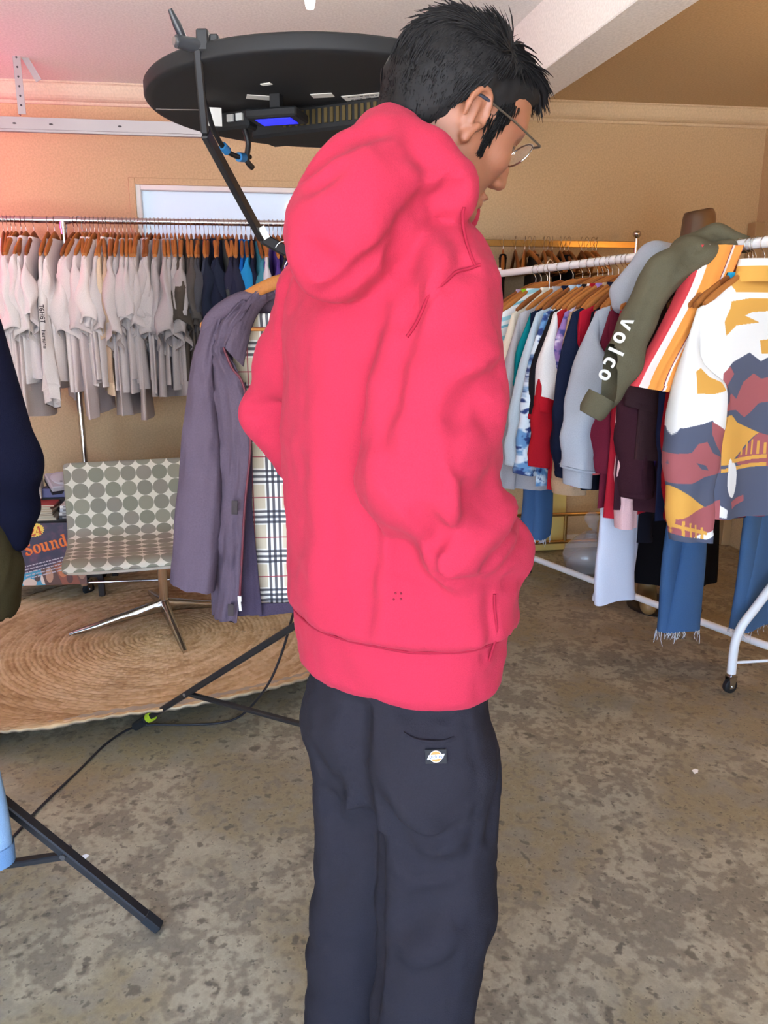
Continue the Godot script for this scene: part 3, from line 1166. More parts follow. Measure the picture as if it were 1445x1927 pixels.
	mb.box(Vector3(-0.10, -0.018, 0.135), Vector3(0.012, 0.018, 0.012), Basis(Vector3.UP, -0.25))
	var ds := part("display_housing", mb, dull, d)
	mb = MB.new()
	mb.box(Vector3(-0.10, -0.0555, 0.135), Vector3(0.042, 0.001, 0.026), Basis(Vector3.UP, -0.25))
	part("display", mb, blue, ds, "lit blue display")
	# far end of the gear near the head
	mb = MB.new()
	mb.box(Vector3(0.16, -0.045, -0.12), Vector3(0.06, 0.045, 0.06), Basis(Vector3.UP, -0.42), 0.006)
	part("power_unit", mb, dull, d)
	# labels and notes stuck on the underside
	for nt in [[0.13, 0.115, 0.075, 0.038, -0.32], [0.005, 0.135, 0.025, 0.014, -0.2], [-0.14, 0.12, 0.03, 0.015, 0.25], [0.19, 0.05, 0.035, 0.016, -0.4], [0.20, 0.20, 0.02, 0.008, -0.3], [0.10, 0.02, 0.02, 0.010, -0.4], [-0.11, 0.22, 0.012, 0.006, -0.4]]:
		mb = MB.new()
		mb.box(Vector3(nt[0], -0.0012, nt[1]), Vector3(nt[2], 0.0008, nt[3]), Basis(Vector3.UP, nt[4]))
		var lb := part("paper_label", mb, paper, d)
		if nt[2] > 0.05:
			# four lines of dark handwriting
			mb = MB.new()
			for li in 4:
				var x := -0.062
				while x < 0.058:
					var wd := rng.randf_range(0.004, 0.012)
					if rng.randf() > 0.22:
						mb.box(Vector3(nt[0], -0.0022, nt[1]) + Basis(Vector3.UP, nt[4]) * Vector3(x + wd / 2, 0, -0.027 + 0.018 * li + rng.randf_range(-0.002, 0.002)), Vector3(wd / 2, 0.0002, 0.0016), Basis(Vector3.UP, nt[4] + rng.randf_range(-0.5, 0.5)))
					x += wd + 0.003
			part("handwriting", mb, plain(shade(40, 38, 40), 0.8), lb)
	mb = MB.new()
	mb.box(Vector3(-0.255, -0.03, 0.07), Vector3(0.016, 0.02, 0.0008), Basis(Vector3.UP, 0.2))
	part("barcode_label", mb, paper, d)
	# pale tape line on the left of the underside
	mb = MB.new()
	mb.box(Vector3(-0.345, -0.001, 0.015), Vector3(0.062, 0.0006, 0.003), Basis(Vector3.UP, 0.06))
	part("tape_line", mb, plain(shade(120, 110, 104), 0.8), d)
	# cables with blue plugs
	var cblk := plain(shade(20, 20, 22), 0.5)
	mb = MB.new()
	var cp := spline([Vector3(-0.26, -0.002, 0.19), Vector3(-0.255, -0.035, 0.15), Vector3(-0.25, -0.07, 0.11), Vector3(-0.235, -0.10, 0.07), Vector3(-0.21, -0.11, 0.03), Vector3(-0.19, -0.10, -0.02)], 5)
	mb.tube(cp, 0.006, 8)
	var cab := part("cable", mb, cblk, d)
	for t in [0.62, 0.86]:
		mb = MB.new()
		var i := int(t * (cp.size() - 2))
		mb.tube([cp[i], cp[i + 2]], 0.011, 10)
		part("blue_plug", mb, plain(shade(40, 110, 160), 0.5), cab, "blue cable plug")
	mb = MB.new()
	mb.tube(spline([Vector3(-0.20, -0.03, 0.02), Vector3(-0.19, -0.07, 0.0), Vector3(-0.195, -0.11, 0.0), Vector3(-0.185, -0.125, -0.02)], 5), 0.007, 8)
	part("cable", mb, cblk, d)

func build_left_stand() -> void:
	var black := plain(shade(30, 30, 33), 0.45)
	var base := Basis(Vector3.UP, TURN) * Vector3(-1.16, 0, -1.62)
	var o := thing("light_stand", "black tripod stand reaching in at the lower left corner", "stand", base)
	var collar := Vector3(0, 0.60, 0)
	var low := Vector3(0, 0.13, 0)
	var mb := MB.new()
	mb.tube([Vector3(0, 0.08, 0), Vector3(0, 1.75, 0)], 0.016, 14)
	mb.tube([Vector3(-0.4, 1.72, -0.05), Vector3(0.25, 1.72, 0.1)], 0.011, 10)
	part("pole", mb, black, o)
	mb = MB.new()
	mb.lathe([Vector2(0.026, 0.56), Vector2(0.03, 0.57), Vector2(0.03, 0.63), Vector2(0.02, 0.64)], 16)
	mb.lathe([Vector2(0.024, 0.11), Vector2(0.026, 0.12), Vector2(0.026, 0.16), Vector2(0.02, 0.17)], 16)
	part("collar", mb, black, o)
	var foot0: Vector3 = Vector3(-0.347, 0.014, -1.655) - base
	var flen := Vector3(foot0.x, 0, foot0.z).length()
	var fa := atan2(foot0.z, foot0.x)
	for i in 3:
		var a := fa + TAU * i / 3
		var foot := Vector3(cos(a) * flen, 0.014, sin(a) * flen)
		mb = MB.new()
		square_bar(mb, collar, foot, 0.028, 0.02)
		var leg := part("leg", mb, black, o)
		mb = MB.new()
		square_bar(mb, collar.lerp(foot, 0.95), foot + (foot - collar).normalized() * 0.008, 0.03, 0.022)
		part("rubber_foot", mb, plain(shade(24, 26, 30), 0.8), leg)
		var knee := collar.lerp(foot, 0.655)
		mb = MB.new()
		square_bar(mb, low, knee + Vector3(0, -0.008, 0), 0.022, 0.016)
		part("strut", mb, black, o)
		mb = MB.new()
		var side := Vector3(-sin(a), 0, cos(a))
		mb.tube([knee - side * 0.02, knee + side * 0.02], 0.007, 10)
		part("rivet", mb, plain(shade(120, 120, 124), 0.3, 0.9), o)
	# light blue jeans hung over the cross bar; one leg hem shows at the picture's left edge
	var j := thing("blue_jeans", "light blue denim jeans hanging at the left edge beside the tripod", "jeans", Basis(Vector3.UP, TURN) * Vector3(-0.995, 1.72, -1.50), TURN)
	var dm := cloth(shade(150, 182, 214), 14.0, 0.8)
	mb = MB.new()
	var rows := []
	for i in 26:
		var t := float(i) / 25
		var y := -0.02 - 1.43 * t
		var row := PackedVector3Array()
		for k in 28:
			var a := TAU * k / 28
			var hw := 0.085 + 0.03 * smoothstep(0.0, 0.25, t) - 0.012 * sin(t * 5.0)
			row.append(Vector3(cos(a) * hw + 0.04 * t - 0.02 + 0.012 * sin(t * 9.0), y - 0.01 * cos(a), sin(a) * (0.03 + 0.03 * t) + 0.012 * sin(cos(a) * 4.0 + t * 7.0)))
		rows.append(row)
	mb.grid(rows, true, true, false)
	part("leg", mb, dm, j)
	mb = MB.new()
	rows = []
	for i in 3:
		var row := PackedVector3Array()
		for k in 28:
			var q: Vector3 = Vector3.ZERO
			var a := TAU * k / 28
			var t := 0.965 + 0.0165 * i
			var hw := 0.088 + 0.03 - 0.012 * sin(t * 5.0)
			q = Vector3(cos(a) * hw + 0.04 * t - 0.02 + 0.012 * sin(t * 9.0), -0.02 - 1.43 * t - 0.01 * cos(a), sin(a) * (0.034 + 0.03 * t) + 0.012 * sin(cos(a) * 4.0 + t * 7.0))
			row.append(q)
		rows.append(row)
	mb.grid(rows, true)
	part("hem", mb, cloth(shade(120, 156, 196), 14.0, 0.8), j)

# ---------------------------------------------------------------- hangers and hanging garments
var hanger_bar: ArrayMesh
var hanger_bar_dark: ArrayMesh
var hanger_hook: ArrayMesh

const SMALL := ["zeroth", "first", "second", "third", "fourth", "fifth", "sixth", "seventh", "eighth", "ninth", "tenth", "eleventh", "twelfth", "thirteenth", "fourteenth", "fifteenth", "sixteenth", "seventeenth", "eighteenth", "nineteenth"]
const TENS := ["", "", "twenty", "thirty", "forty", "fifty", "sixty"]
const TENTH := ["", "", "twentieth", "thirtieth", "fortieth", "fiftieth", "sixtieth"]

func ordinal(i: int) -> String:
	if i < 20: return SMALL[i]
	if i % 10 == 0: return TENTH[i / 10]
	return TENS[i / 10] + "-" + SMALL[i % 10]

func make_hanger_meshes() -> void:
	for kind in 2:
		var mb := MB.new()
		var rows := []
		for i in 17:
			var x := -0.215 + 0.43 * i / 16
			var u := absf(x) / 0.215
			var y := -0.112 * pow(u, 1.35)
			var hh := 0.018 - 0.003 * u
			var tt := 0.007 + 0.004 * u
			if i == 0 or i == 16:
				hh *= 0.6
				tt *= 0.6
			var row := PackedVector3Array()
			for j in 10:
				var a := TAU * j / 10
				row.append(Vector3(x, y + hh * sin(a), tt * cos(a)))
			rows.append(row)
		mb.grid(rows, true, true, true)
		mb.tube([Vector3(-0.19, -0.118, 0), Vector3(0.19, -0.118, 0)], 0.005, 6)
		var m := cloth(shade(176, 112, 58) if kind == 0 else shade(138, 82, 44), 6.0, 0.2)
		m.roughness = 0.45
		if kind == 0: hanger_bar = mb.mesh(m)
		else: hanger_bar_dark = mb.mesh(m)
	var hb := MB.new()
	var pts := [Vector3(0, 0.0, 0), Vector3(0, 0.034, 0), Vector3(0.006, 0.044, 0)]
	for i in 11:
		var a := -PI / 2 + 0.35 + (PI * 1.28) * i / 10
		pts.append(Vector3(cos(a) * 0.0225, 0.068 + sin(a) * 0.0225, 0))
	hb.tube(pts, 0.0017, 6)
	hanger_hook = hb.mesh(plain(shade(190, 188, 184), 0.25, 1.0))

func hanger(label: String, group: String, at: Vector3, turn: float, dark := false) -> Node3D:
	var o := thing("wooden_hanger", label, "hanger", at, turn, group)
	shared("shoulder_bar", hanger_bar_dark if dark else hanger_bar, o)
	shared("hook", hanger_hook, o)
	return o

# A shirt-like garment on a hanger whose neck is the local origin. x runs from shoulder to shoulder, y up.
func garment(called: String, label: String, category: String, group: String, at: Vector3, turn: float, o: Dictionary) -> Node3D:
	var g := thing(called, label, category, at, turn, group)
	var w: float = o.get("w", 0.225)
	var ln: float = o.get("L", 0.70)
	var bw: float = o.get("bw", w + 0.01)
	var hw: float = o.get("hw", bw)
	var th: float = o.get("th", 0.022)
	var am: float = o.get("fold", 0.012)
	var sway: float = o.get("sway", 0.0)
	var sd: int = o.get("seed", 1)
	var mat: Material = o.mat
	var r := RandomNumberGenerator.new()
	r.seed = sd * 7919 + 13
	var ph := [r.randf() * TAU, r.randf() * TAU, r.randf() * TAU, r.randf() * TAU]
	var kx: float = r.randf_range(13.0, 22.0)
	var N := 32
	var lv := [[-0.034, 0.102, 0.020], [-0.046, 0.118, 0.022], [-0.068, 0.148, th], [-0.098, 0.188, th], [-0.125, w, th * 0.9]]
	var nb := 16
	for i in range(1, nb + 1):
		var t := float(i) / nb
		lv.append([-0.125 - (ln - 0.125) * t, lerpf(lerpf(w, bw, smoothstep(0.0, 0.3, t)), hw, t), th * (1.0 + 0.35 * sin(t * 3.0 + ph[0]))])
	var rows := []
	for l in lv:
		var t := clampf((-l[0] - 0.08) / (ln - 0.08), 0.0, 1.0)
		var row := PackedVector3Array()
		for j in N:
			var a := TAU * j / N
			var cx := signf(cos(a)) * pow(absf(cos(a)), 0.75)
			var x: float = l[1] * cx
			var f := am * t * (sin(x * kx + ph[1] + t * 1.4) + 0.6 * sin(x * kx * 2.1 + ph[2]))
			var drop := 0.0
			if t <= 0.0: drop = 0.0
			x *= 1.0 - 0.05 * t * (0.5 + 0.5 * sin(ph[3] + t * 4.0))
			var yy: float = l[0] - 0.012 * t * sin(x * 9.0 + ph[3])
			row.append(Vector3(x + sway * t * t, yy, l[2] * sin(a) * (1.0 + 0.4 * t * sin(x * kx * 1.3 + ph[2])) + f))
		rows.append(row)
	var mb := MB.new()
	mb.planar = true
	mb.grid(rows, true)
	part("body", mb, mat, g)
	# collar band
	mb = MB.new()
	mb.planar = true
	var cr := []
	for i in 3:
		var row := PackedVector3Array()
		for j in 24:
			var a := TAU * j / 24
			row.append(Vector3(cos(a) * (0.105 - 0.003 * i), 0.010 * i - 0.036, sin(a) * (0.024 - 0.002 * i)))
		cr.append(row)
	mb.grid(cr, true)
	if o.get("collar", true): part("neckband", mb, o.get("nmat", mat), g)
	# sleeves
	var sl: float = o.get("sl", 0.22)
	if sl <= 0.0: return g
	var sa: float = o.get("sa", 0.3)
	var cw: float = o.get("cw", 0.17)
	var sth: float = o.get("sth", 0.03)
	var bend: float = o.get("bend", 0.0)
	for sg in [1.0, -1.0]:
		var s0 := Vector2(w * 0.985, -0.122)
		var u0 := Vector2(bw * 0.93, -0.122 - o.get("arm", 0.22))
		var srows := []
		var ns := 12 if sl < 0.4 else 20
		var js := r.randf_range(-0.08, 0.08)
		for i in ns + 1:
			var t := float(i) / ns
			var ang := sa + js + bend * t
			var dirv := Vector2(sin(ang), -cos(ang))
			var dr: float = ang + o.get("droop", 0.0) * t
			var perp := Vector2(-cos(dr), -sin(dr))
			var top := s0 + dirv * sl * t + Vector2(0.02 * sin(t * PI) * (1.0 if sl < 0.4 else 1.5), 0)
			var ww := lerpf(o.get("arm", 0.22), cw, sqrt(t))
			var bot: Vector2 = u0.lerp(top + perp * ww, smoothstep(0.0, 0.45, t)) if t < 0.45 else top + perp * ww
			var ctr := (top + bot) / 2
			var half := (bot - top) / 2
			var row := PackedVector3Array()
			var tz := sth * (0.35 + 0.65 * smoothstep(0.0, 0.35, t)) * (1.0 + 0.25 * sin(t * 7.0 + ph[2]))
			for j in 24:
				var a := TAU * j / 24
				var cz := tz * sin(a) * (1.0 + 0.25 * cos(a * 2.0 + ph[1]))
				var fz: float = o.get("sfold", 0.006) * t * sin(cos(a) * 5.0 + ph[3] + t * 6.0)
				var q := ctr + half * cos(a)
				# slouch rings towards the cuff of long sleeves
				var sl2 := 0.006 * sin(t * 26.0 + cos(a) * 2.0 + ph[0]) * smoothstep(0.35, 0.8, t) if sl > 0.4 else 0.004 * sin(t * 9.0 + a)
				row.append(Vector3((q.x + sl2) * sg, q.y, cz + fz + sg * 0.004 + o.get("swing", 0.0) * t * t))
			srows.append(row)
		mb = MB.new()
		mb.planar = true
		mb.grid(srows, true)
		part("sleeve", mb, o.get("smat", mat), g)
		# cuff: a hem band or rib
		mb = MB.new()
		mb.planar = true
		var last: PackedVector3Array = srows[ns]
		var prev: PackedVector3Array = srows[ns - 1]
		var c3 := Vector3.ZERO
		for q in last: c3 += q / last.size()
		var ax := Vector3.ZERO
		for j in last.size(): ax += (last[j] - prev[j]) / last.size()
		ax = ax.normalized()
		var ch: float = o.get("cuff", 0.018)
		var tight: float = o.get("tight", 1.0)
		var crow := []
		for e in [[-ch * 0.15, 1.03], [0.0, 1.035 * tight], [ch * 0.5, 1.02 * tight], [ch, 1.0 * tight], [ch * 0.9, 0.9 * tight]]:
			var row := PackedVector3Array()
			for q in last: row.append(c3 + (q - c3) * e[1] + ax * e[0])
			crow.append(row)
		mb.grid(crow, true)
		part("cuff", mb, o.get("cmat", o.get("smat", mat)), g)
	return g

# trousers hung by the waist: two flat legs that may flare to the hem; x across the waist, y up
func trousers(called: String, label: String, group: String, at: Vector3, turn: float, o: Dictionary) -> Node3D:
	var g := thing(called, label, "jeans", at, turn, group)
	var ln: float = o.get("L", 1.05)
	var mat: Material = o.mat
	var sd: int = o.get("seed", 1)
	var r := RandomNumberGenerator.new()
	r.seed = sd * 331 + 5
	var th: float = o.get("th", 0.022)
	var tw: float = o.get("tw", 0.20)
	var mb := MB.new()
	var rows := []
	for i in 10:
		var t := float(i) / 9
		var row := PackedVector3Array()
		for j in 32:
			var a := TAU * j / 32
			row.append(Vector3(signf(cos(a)) * pow(absf(cos(a)), 0.7) * lerpf(tw, tw * 1.22, t), -0.30 * t, sin(a) * th * (0.8 + 0.6 * t)))
		rows.append(row)
	mb.grid(rows, true)
	part("seat", mb, mat, g)
	mb = MB.new()
	rows = []
	for i in 3:
		var row := PackedVector3Array()
		for j in 32:
			var a := TAU * j / 32
			row.append(Vector3(signf(cos(a)) * pow(absf(cos(a)), 0.7) * tw * 1.02, 0.004 - 0.022 * i, sin(a) * th * 0.95))
		rows.append(row)
	mb.grid(rows, true)
	part("waistband", mb, mat, g)
	var hem: float = o.get("hem", 0.12)
	var knee: float = o.get("knee", 0.095)
	var thigh := tw * 0.62
	for sg in [1.0, -1.0]:
		var ph := r.randf() * TAU
		var dz: float = r.randf_range(-0.02, 0.02) + sg * 0.006
		mb = MB.new()
		rows = []
		var nr := 24
		for i in nr + 1:
			var t := float(i) / nr
			var y := -0.24 - (ln - 0.24) * t
			var hwid := lerpf(thigh, knee, smoothstep(0.0, 0.5, t))
			if t > 0.45: hwid = lerpf(knee, hem, smoothstep(0.45, 1.0, t))
			var cx: float = sg * lerpf(tw * 0.6, o.get("spread", 0.12), t if not o.get("folded", false) else sqrt(t))
			var row := PackedVector3Array()
			for j in 26:
				var a := TAU * j / 26
				var x := hwid * signf(cos(a)) * pow(absf(cos(a)), 0.8)
				var f := 0.010 * t * sin(x * 26.0 + ph + t * 2.0)
				row.append(Vector3(cx + x + 0.006 * sin(t * 11.0 + ph), y - 0.006 * t * sin(x * 30.0 + ph), th * (0.8 + 0.8 * t) * sin(a) + f + dz * t))
			rows.append(row)
		mb.grid(rows, true)
		var lg := part("leg", mb, mat, g)
		mb = MB.new()
		var last: PackedVector3Array = rows[nr]
		if o.get("fray", false):
			# loose threads at the raw hem
			for k in 34:
				var q: Vector3 = last[r.randi() % 26]
				var l := r.randf_range(0.008, 0.03) if k > 6 else r.randf_range(0.03, 0.06)
				var e := q + Vector3(r.randf_range(-0.015, 0.015), -l, r.randf_range(-0.004, 0.004))
				var mid := (q + e) / 2 + Vector3(r.randf_range(-0.01, 0.01), 0, 0)
				mb.tube([q + Vector3(0, 0.003, 0), mid, e], 0.0011, 4)
			part("frayed_threads", mb, cloth(shade(205, 212, 220)), lg).set_meta("kind", "stuff")
		else:
			var hr := []
			for e in [0.0, 0.5, 1.0]:
				var row := PackedVector3Array()
				for q in last: row.append(Vector3(q.x * 1.0 + 0.0, q.y + 0.02 - 0.021 * e, q.z * 1.04))
				hr.append(row)
			mb.grid(hr, true)
			part("hem", mb, mat, lg)
	return g

func caster(mb_metal: MB, mb_rubber: MB, at: Vector3, r := 0.03, turn := 0.4) -> void:
	# swivel fork with a wheel; at is the point on the floor
	var bs := Basis(Vector3.UP, turn)
	mb_rubber.lathe([Vector2(r * 0.55, -0.011), Vector2(r * 0.95, -0.010), Vector2(r, -0.006), Vector2(r, 0.006), Vector2(r * 0.95, 0.010), Vector2(r * 0.55, 0.011)], 22, Transform3D(bs * Basis(Vector3.RIGHT, PI / 2), at + Vector3(0, r, 0)))
	for sg in [-1.0, 1.0]:
		mb_metal.plate([Vector2(-0.012, -0.008), Vector2(0.010, -0.008), Vector2(0.020, r + 0.012), Vector2(-0.016, r + 0.012)], 0.002, Transform3D(bs, at + Vector3(0, r, 0) + bs * Vector3(0, 0, 0.014 * sg)))
	mb_metal.box(at + Vector3(0, r * 2 + 0.013, 0) + bs * Vector3(0.002, 0, 0), Vector3(0.018, 0.002, 0.015), bs)
	mb_metal.lathe([Vector2(0.009, 0), Vector2(0.009, 0.012)], 12, Transform3D(Basis.IDENTITY, at + Vector3(0, r * 2 + 0.014, 0)))
	mb_metal.tube([at + Vector3(0, r, 0) - bs * Vector3(0, 0, 0.018), at + Vector3(0, r, 0) + bs * Vector3(0, 0, 0.018)], 0.005, 8)

func build_left_rack() -> void:
	make_hanger_meshes()
	var chrome := plain(shade(200, 198, 198), 0.18, 1.0)
	var rubber := plain(shade(24, 24, 26), 0.6)
	var rail_y := 1.962
	var rz := -4.3
	var px := -1.078
	var rack := thing("chrome_clothes_rack", "long chrome clothes rack full of T-shirts under the window", "clothes rack", Vector3(px, 0, rz))
	var mb := MB.new()
	mb.tube([Vector3(-1.35, rail_y, 0), Vector3(1.95, rail_y, 0)], 0.0155, 16)
	part("rail", mb, chrome, rack)
	for x in [-1.32, 0.0, 1.92]:
		mb = MB.new()
		mb.tube([Vector3(x, 0.12, 0), Vector3(x, rail_y - 0.01, 0)], 0.0155, 16)
		var post := part("post", mb, chrome, rack)
		mb = MB.new()
		mb.tube([Vector3(x - 0.035, rail_y, 0), Vector3(x + 0.035, rail_y, 0)], 0.0195, 16)
		mb.tube([Vector3(x, rail_y - 0.04, 0), Vector3(x, rail_y, 0)], 0.0195, 16)
		part("tee_joint", mb, chrome, post)
		mb = MB.new()
		mb.box(Vector3(x, 0.115, 0.0), Vector3(0.016, 0.014, 0.26), Basis.IDENTITY, 0.004)
		part("foot_bar", mb, chrome, rack)
		for z in [-0.23, 0.10 if x == 0.0 else 0.23]:
			var mm := MB.new()
			var mr := MB.new()
			caster(mm, mr, Vector3(x - (0.02 if x == 0.0 else 0.0), 0, z), 0.034, 0.9)
			part("caster_fork", mm, chrome, rack)
			part("caster_wheel", mr, rubber, rack)
	mb = MB.new()
	mb.tube([Vector3(-1.32, 0.115, 0.24), Vector3(1.92, 0.115, 0.24)], 0.008, 8)
	part("base_rail", mb, chrome, rack)
	# S-hook left on the rail just right of the post
	var sh := thing("wire_hook", "small empty wire hook on the rail right of the chrome post", "hook", Vector3(px + 0.075, rail_y, rz))
	mb = MB.new()
	mb.tube(spline([Vector3(-0.016, -0.004, 0), Vector3(-0.014, 0.014, 0), Vector3(0.004, 0.019, 0), Vector3(0.0185, 0.004, 0), Vector3(0.012, -0.03, 0.0), Vector3(0.02, -0.05, 0.01), Vector3(0.05, -0.055, 0.02), Vector3(0.055, -0.04, 0.02)], 4), 0.002, 6)
	part("wire", mb, chrome, sh)

	# colour sequence: [x on the rail, red, green, blue, word]
	var row := []
	for e in [[-1.368, 236, 226, 222, "off-white"], [-1.348, 238, 224, 220, "pale pink"], [-1.328, 236, 230, 226, "white"], [-1.307, 240, 226, 222, "pale pink"], [-1.282, 238, 230, 226, "white"], [-1.259, 236, 226, 222, "off-white"], [-1.221, 240, 230, 228, "white"], [-1.154, 238, 230, 226, "white printed"], [-1.121, 236, 226, 222, "white"]]: row.append(e)
	var pale := [[236, 224, 220, "off-white"], [230, 216, 214, "pale pink"], [238, 228, 224, "white"], [228, 214, 212, "pale pink"], [236, 224, 222, "white"]]
	var u: float = -1.026
	var k := 0
	while u < -0.506:
		var t: float = (u - -1.026) / (-0.506 - -1.026)
		var c: Array = pale[k % 5].duplicate()
		if k == 6 or k == 7: c = [232, 208, 178, "cream"] if k == 6 else [205, 178, 152, "beige"]
		elif t > 0.25:
			var q := (t - 0.25) / 0.75
			var v := rng.randf_range(-7.0, 7.0)
			c = [lerpf(224, 164, q) + v, lerpf(214, 158, q) + v, lerpf(212, 158, q) + v, "light grey" if q < 0.5 else "grey marl"]
		row.append([u, c[0], c[1], c[2], c[3]])
		u += 0.0199
		k += 1
	for e in [[-0.490, 74, 68, 62, "charcoal brown"], [-0.469, 80, 74, 70, "charcoal"], [-0.447, 84, 80, 78, "charcoal"], [-0.423, 72, 72, 80, "dark slate"], [-0.402, 78, 78, 84, "dark grey"], [-0.380, 60, 66, 82, "slate blue"], [-0.359, 36, 42, 58, "navy"], [-0.340, 40, 46, 64, "navy"], [-0.321, 30, 34, 50, "dark navy"], [-0.302, 36, 40, 58, "navy"], [-0.280, 76, 78, 76, "grey green"], [-0.259, 46, 48, 66, "indigo"], [-0.237, 50, 50, 70, "indigo"], [-0.215, 40, 42, 62, "navy"], [-0.191, 24, 92, 172, "bright blue"], [-0.169, 40, 136, 196, "cyan"], [-0.142, 34, 38, 60, "navy"], [-0.117, 66, 130, 150, "patterned teal"], [-0.098, 10, 128, 122, "teal"], [-0.071, 210, 205, 214, "white"], [-0.046, 120, 100, 168, "violet"], [-0.027, 86, 62, 140, "purple"], [-0.005, 66, 52, 110, "deep purple"], [0.020, 60, 58, 54, "charcoal"]]: row.append(e)
	var li := 0
	var ri := 0
	var left_count := 9
	for i in row.size():
		var e: Array = row[i]
		var x: float = e[0]
		var side := ""
		var nth := ""
		if x < px:
			li += 1
			nth = ordinal(left_count - li + 1)
			side = "left"
		else:
			ri += 1
			nth = ordinal(ri)
			side = "right"
		var where := "%s %s of the chrome post" % [nth, side]
		var turn := -PI / 2 + rng.randf_range(-0.16, 0.16) + (0.12 if x < px else 0.05)
		var at := Vector3(x, rail_y - 0.071, rz)
		hanger("wooden hanger on the chrome rail, " + where, "wooden hangers on the chrome rail", at, turn, rng.randf() < 0.3)
		var m := cloth(shade(e[1], e[2], e[3]), 8.0, 0.5)
		var long: bool = e[4] == "white printed"
		var lmore := rng.randf_range(0.70, 0.80)
		if i in [5, 12, 19, 24]: lmore = 0.90
		var d := {"mat": m, "seed": i + 1, "L": lmore, "w": rng.randf_range(0.225, 0.245), "th": rng.randf_range(0.020, 0.030), "fold": 0.016, "sl": rng.randf_range(0.24, 0.34), "sa": rng.randf_range(0.06, 0.24), "cw": rng.randf_range(0.15, 0.19), "sth": rng.randf_range(0.032, 0.052), "sfold": 0.018, "droop": rng.randf_range(0.35, 0.75)}
		if long: d.merge({"sl": 0.60, "sa": 0.06, "cw": 0.10, "arm": 0.2, "cuff": 0.06, "tight": 0.85, "sth": 0.026}, true)
		var kind := "long-sleeved top" if long else "T-shirt"
		var g := garment("long_sleeved_top" if long else "t_shirt", "%s %s on the chrome rail, %s" % [e[4], kind, where], "shirt", "shirts on the chrome rail", at + Vector3(0, rng.randf_range(-0.012, 0.002), 0), turn, d)
		if long:
			# vertical print down the sleeve, too small to read in full
			var ink := plain(shade(70, 62, 64), 0.9)
			letters("T6H6T", 0.03, ink, g, Transform3D(Basis(Vector3(0, 0, 1), 0) * Basis(Vector3.UP, PI / 2) * Basis(Vector3(0, 0, 1), -PI / 2), Vector3(0.292, -0.38, 0.0)), "sleeve_print", 0.002)
			letters("humunu", 0.022, ink, g, Transform3D(Basis(Vector3.UP, PI / 2) * Basis(Vector3(0, 0, 1), -PI / 2), Vector3(0.300, -0.50, 0.0)), "sleeve_print", 0.002)

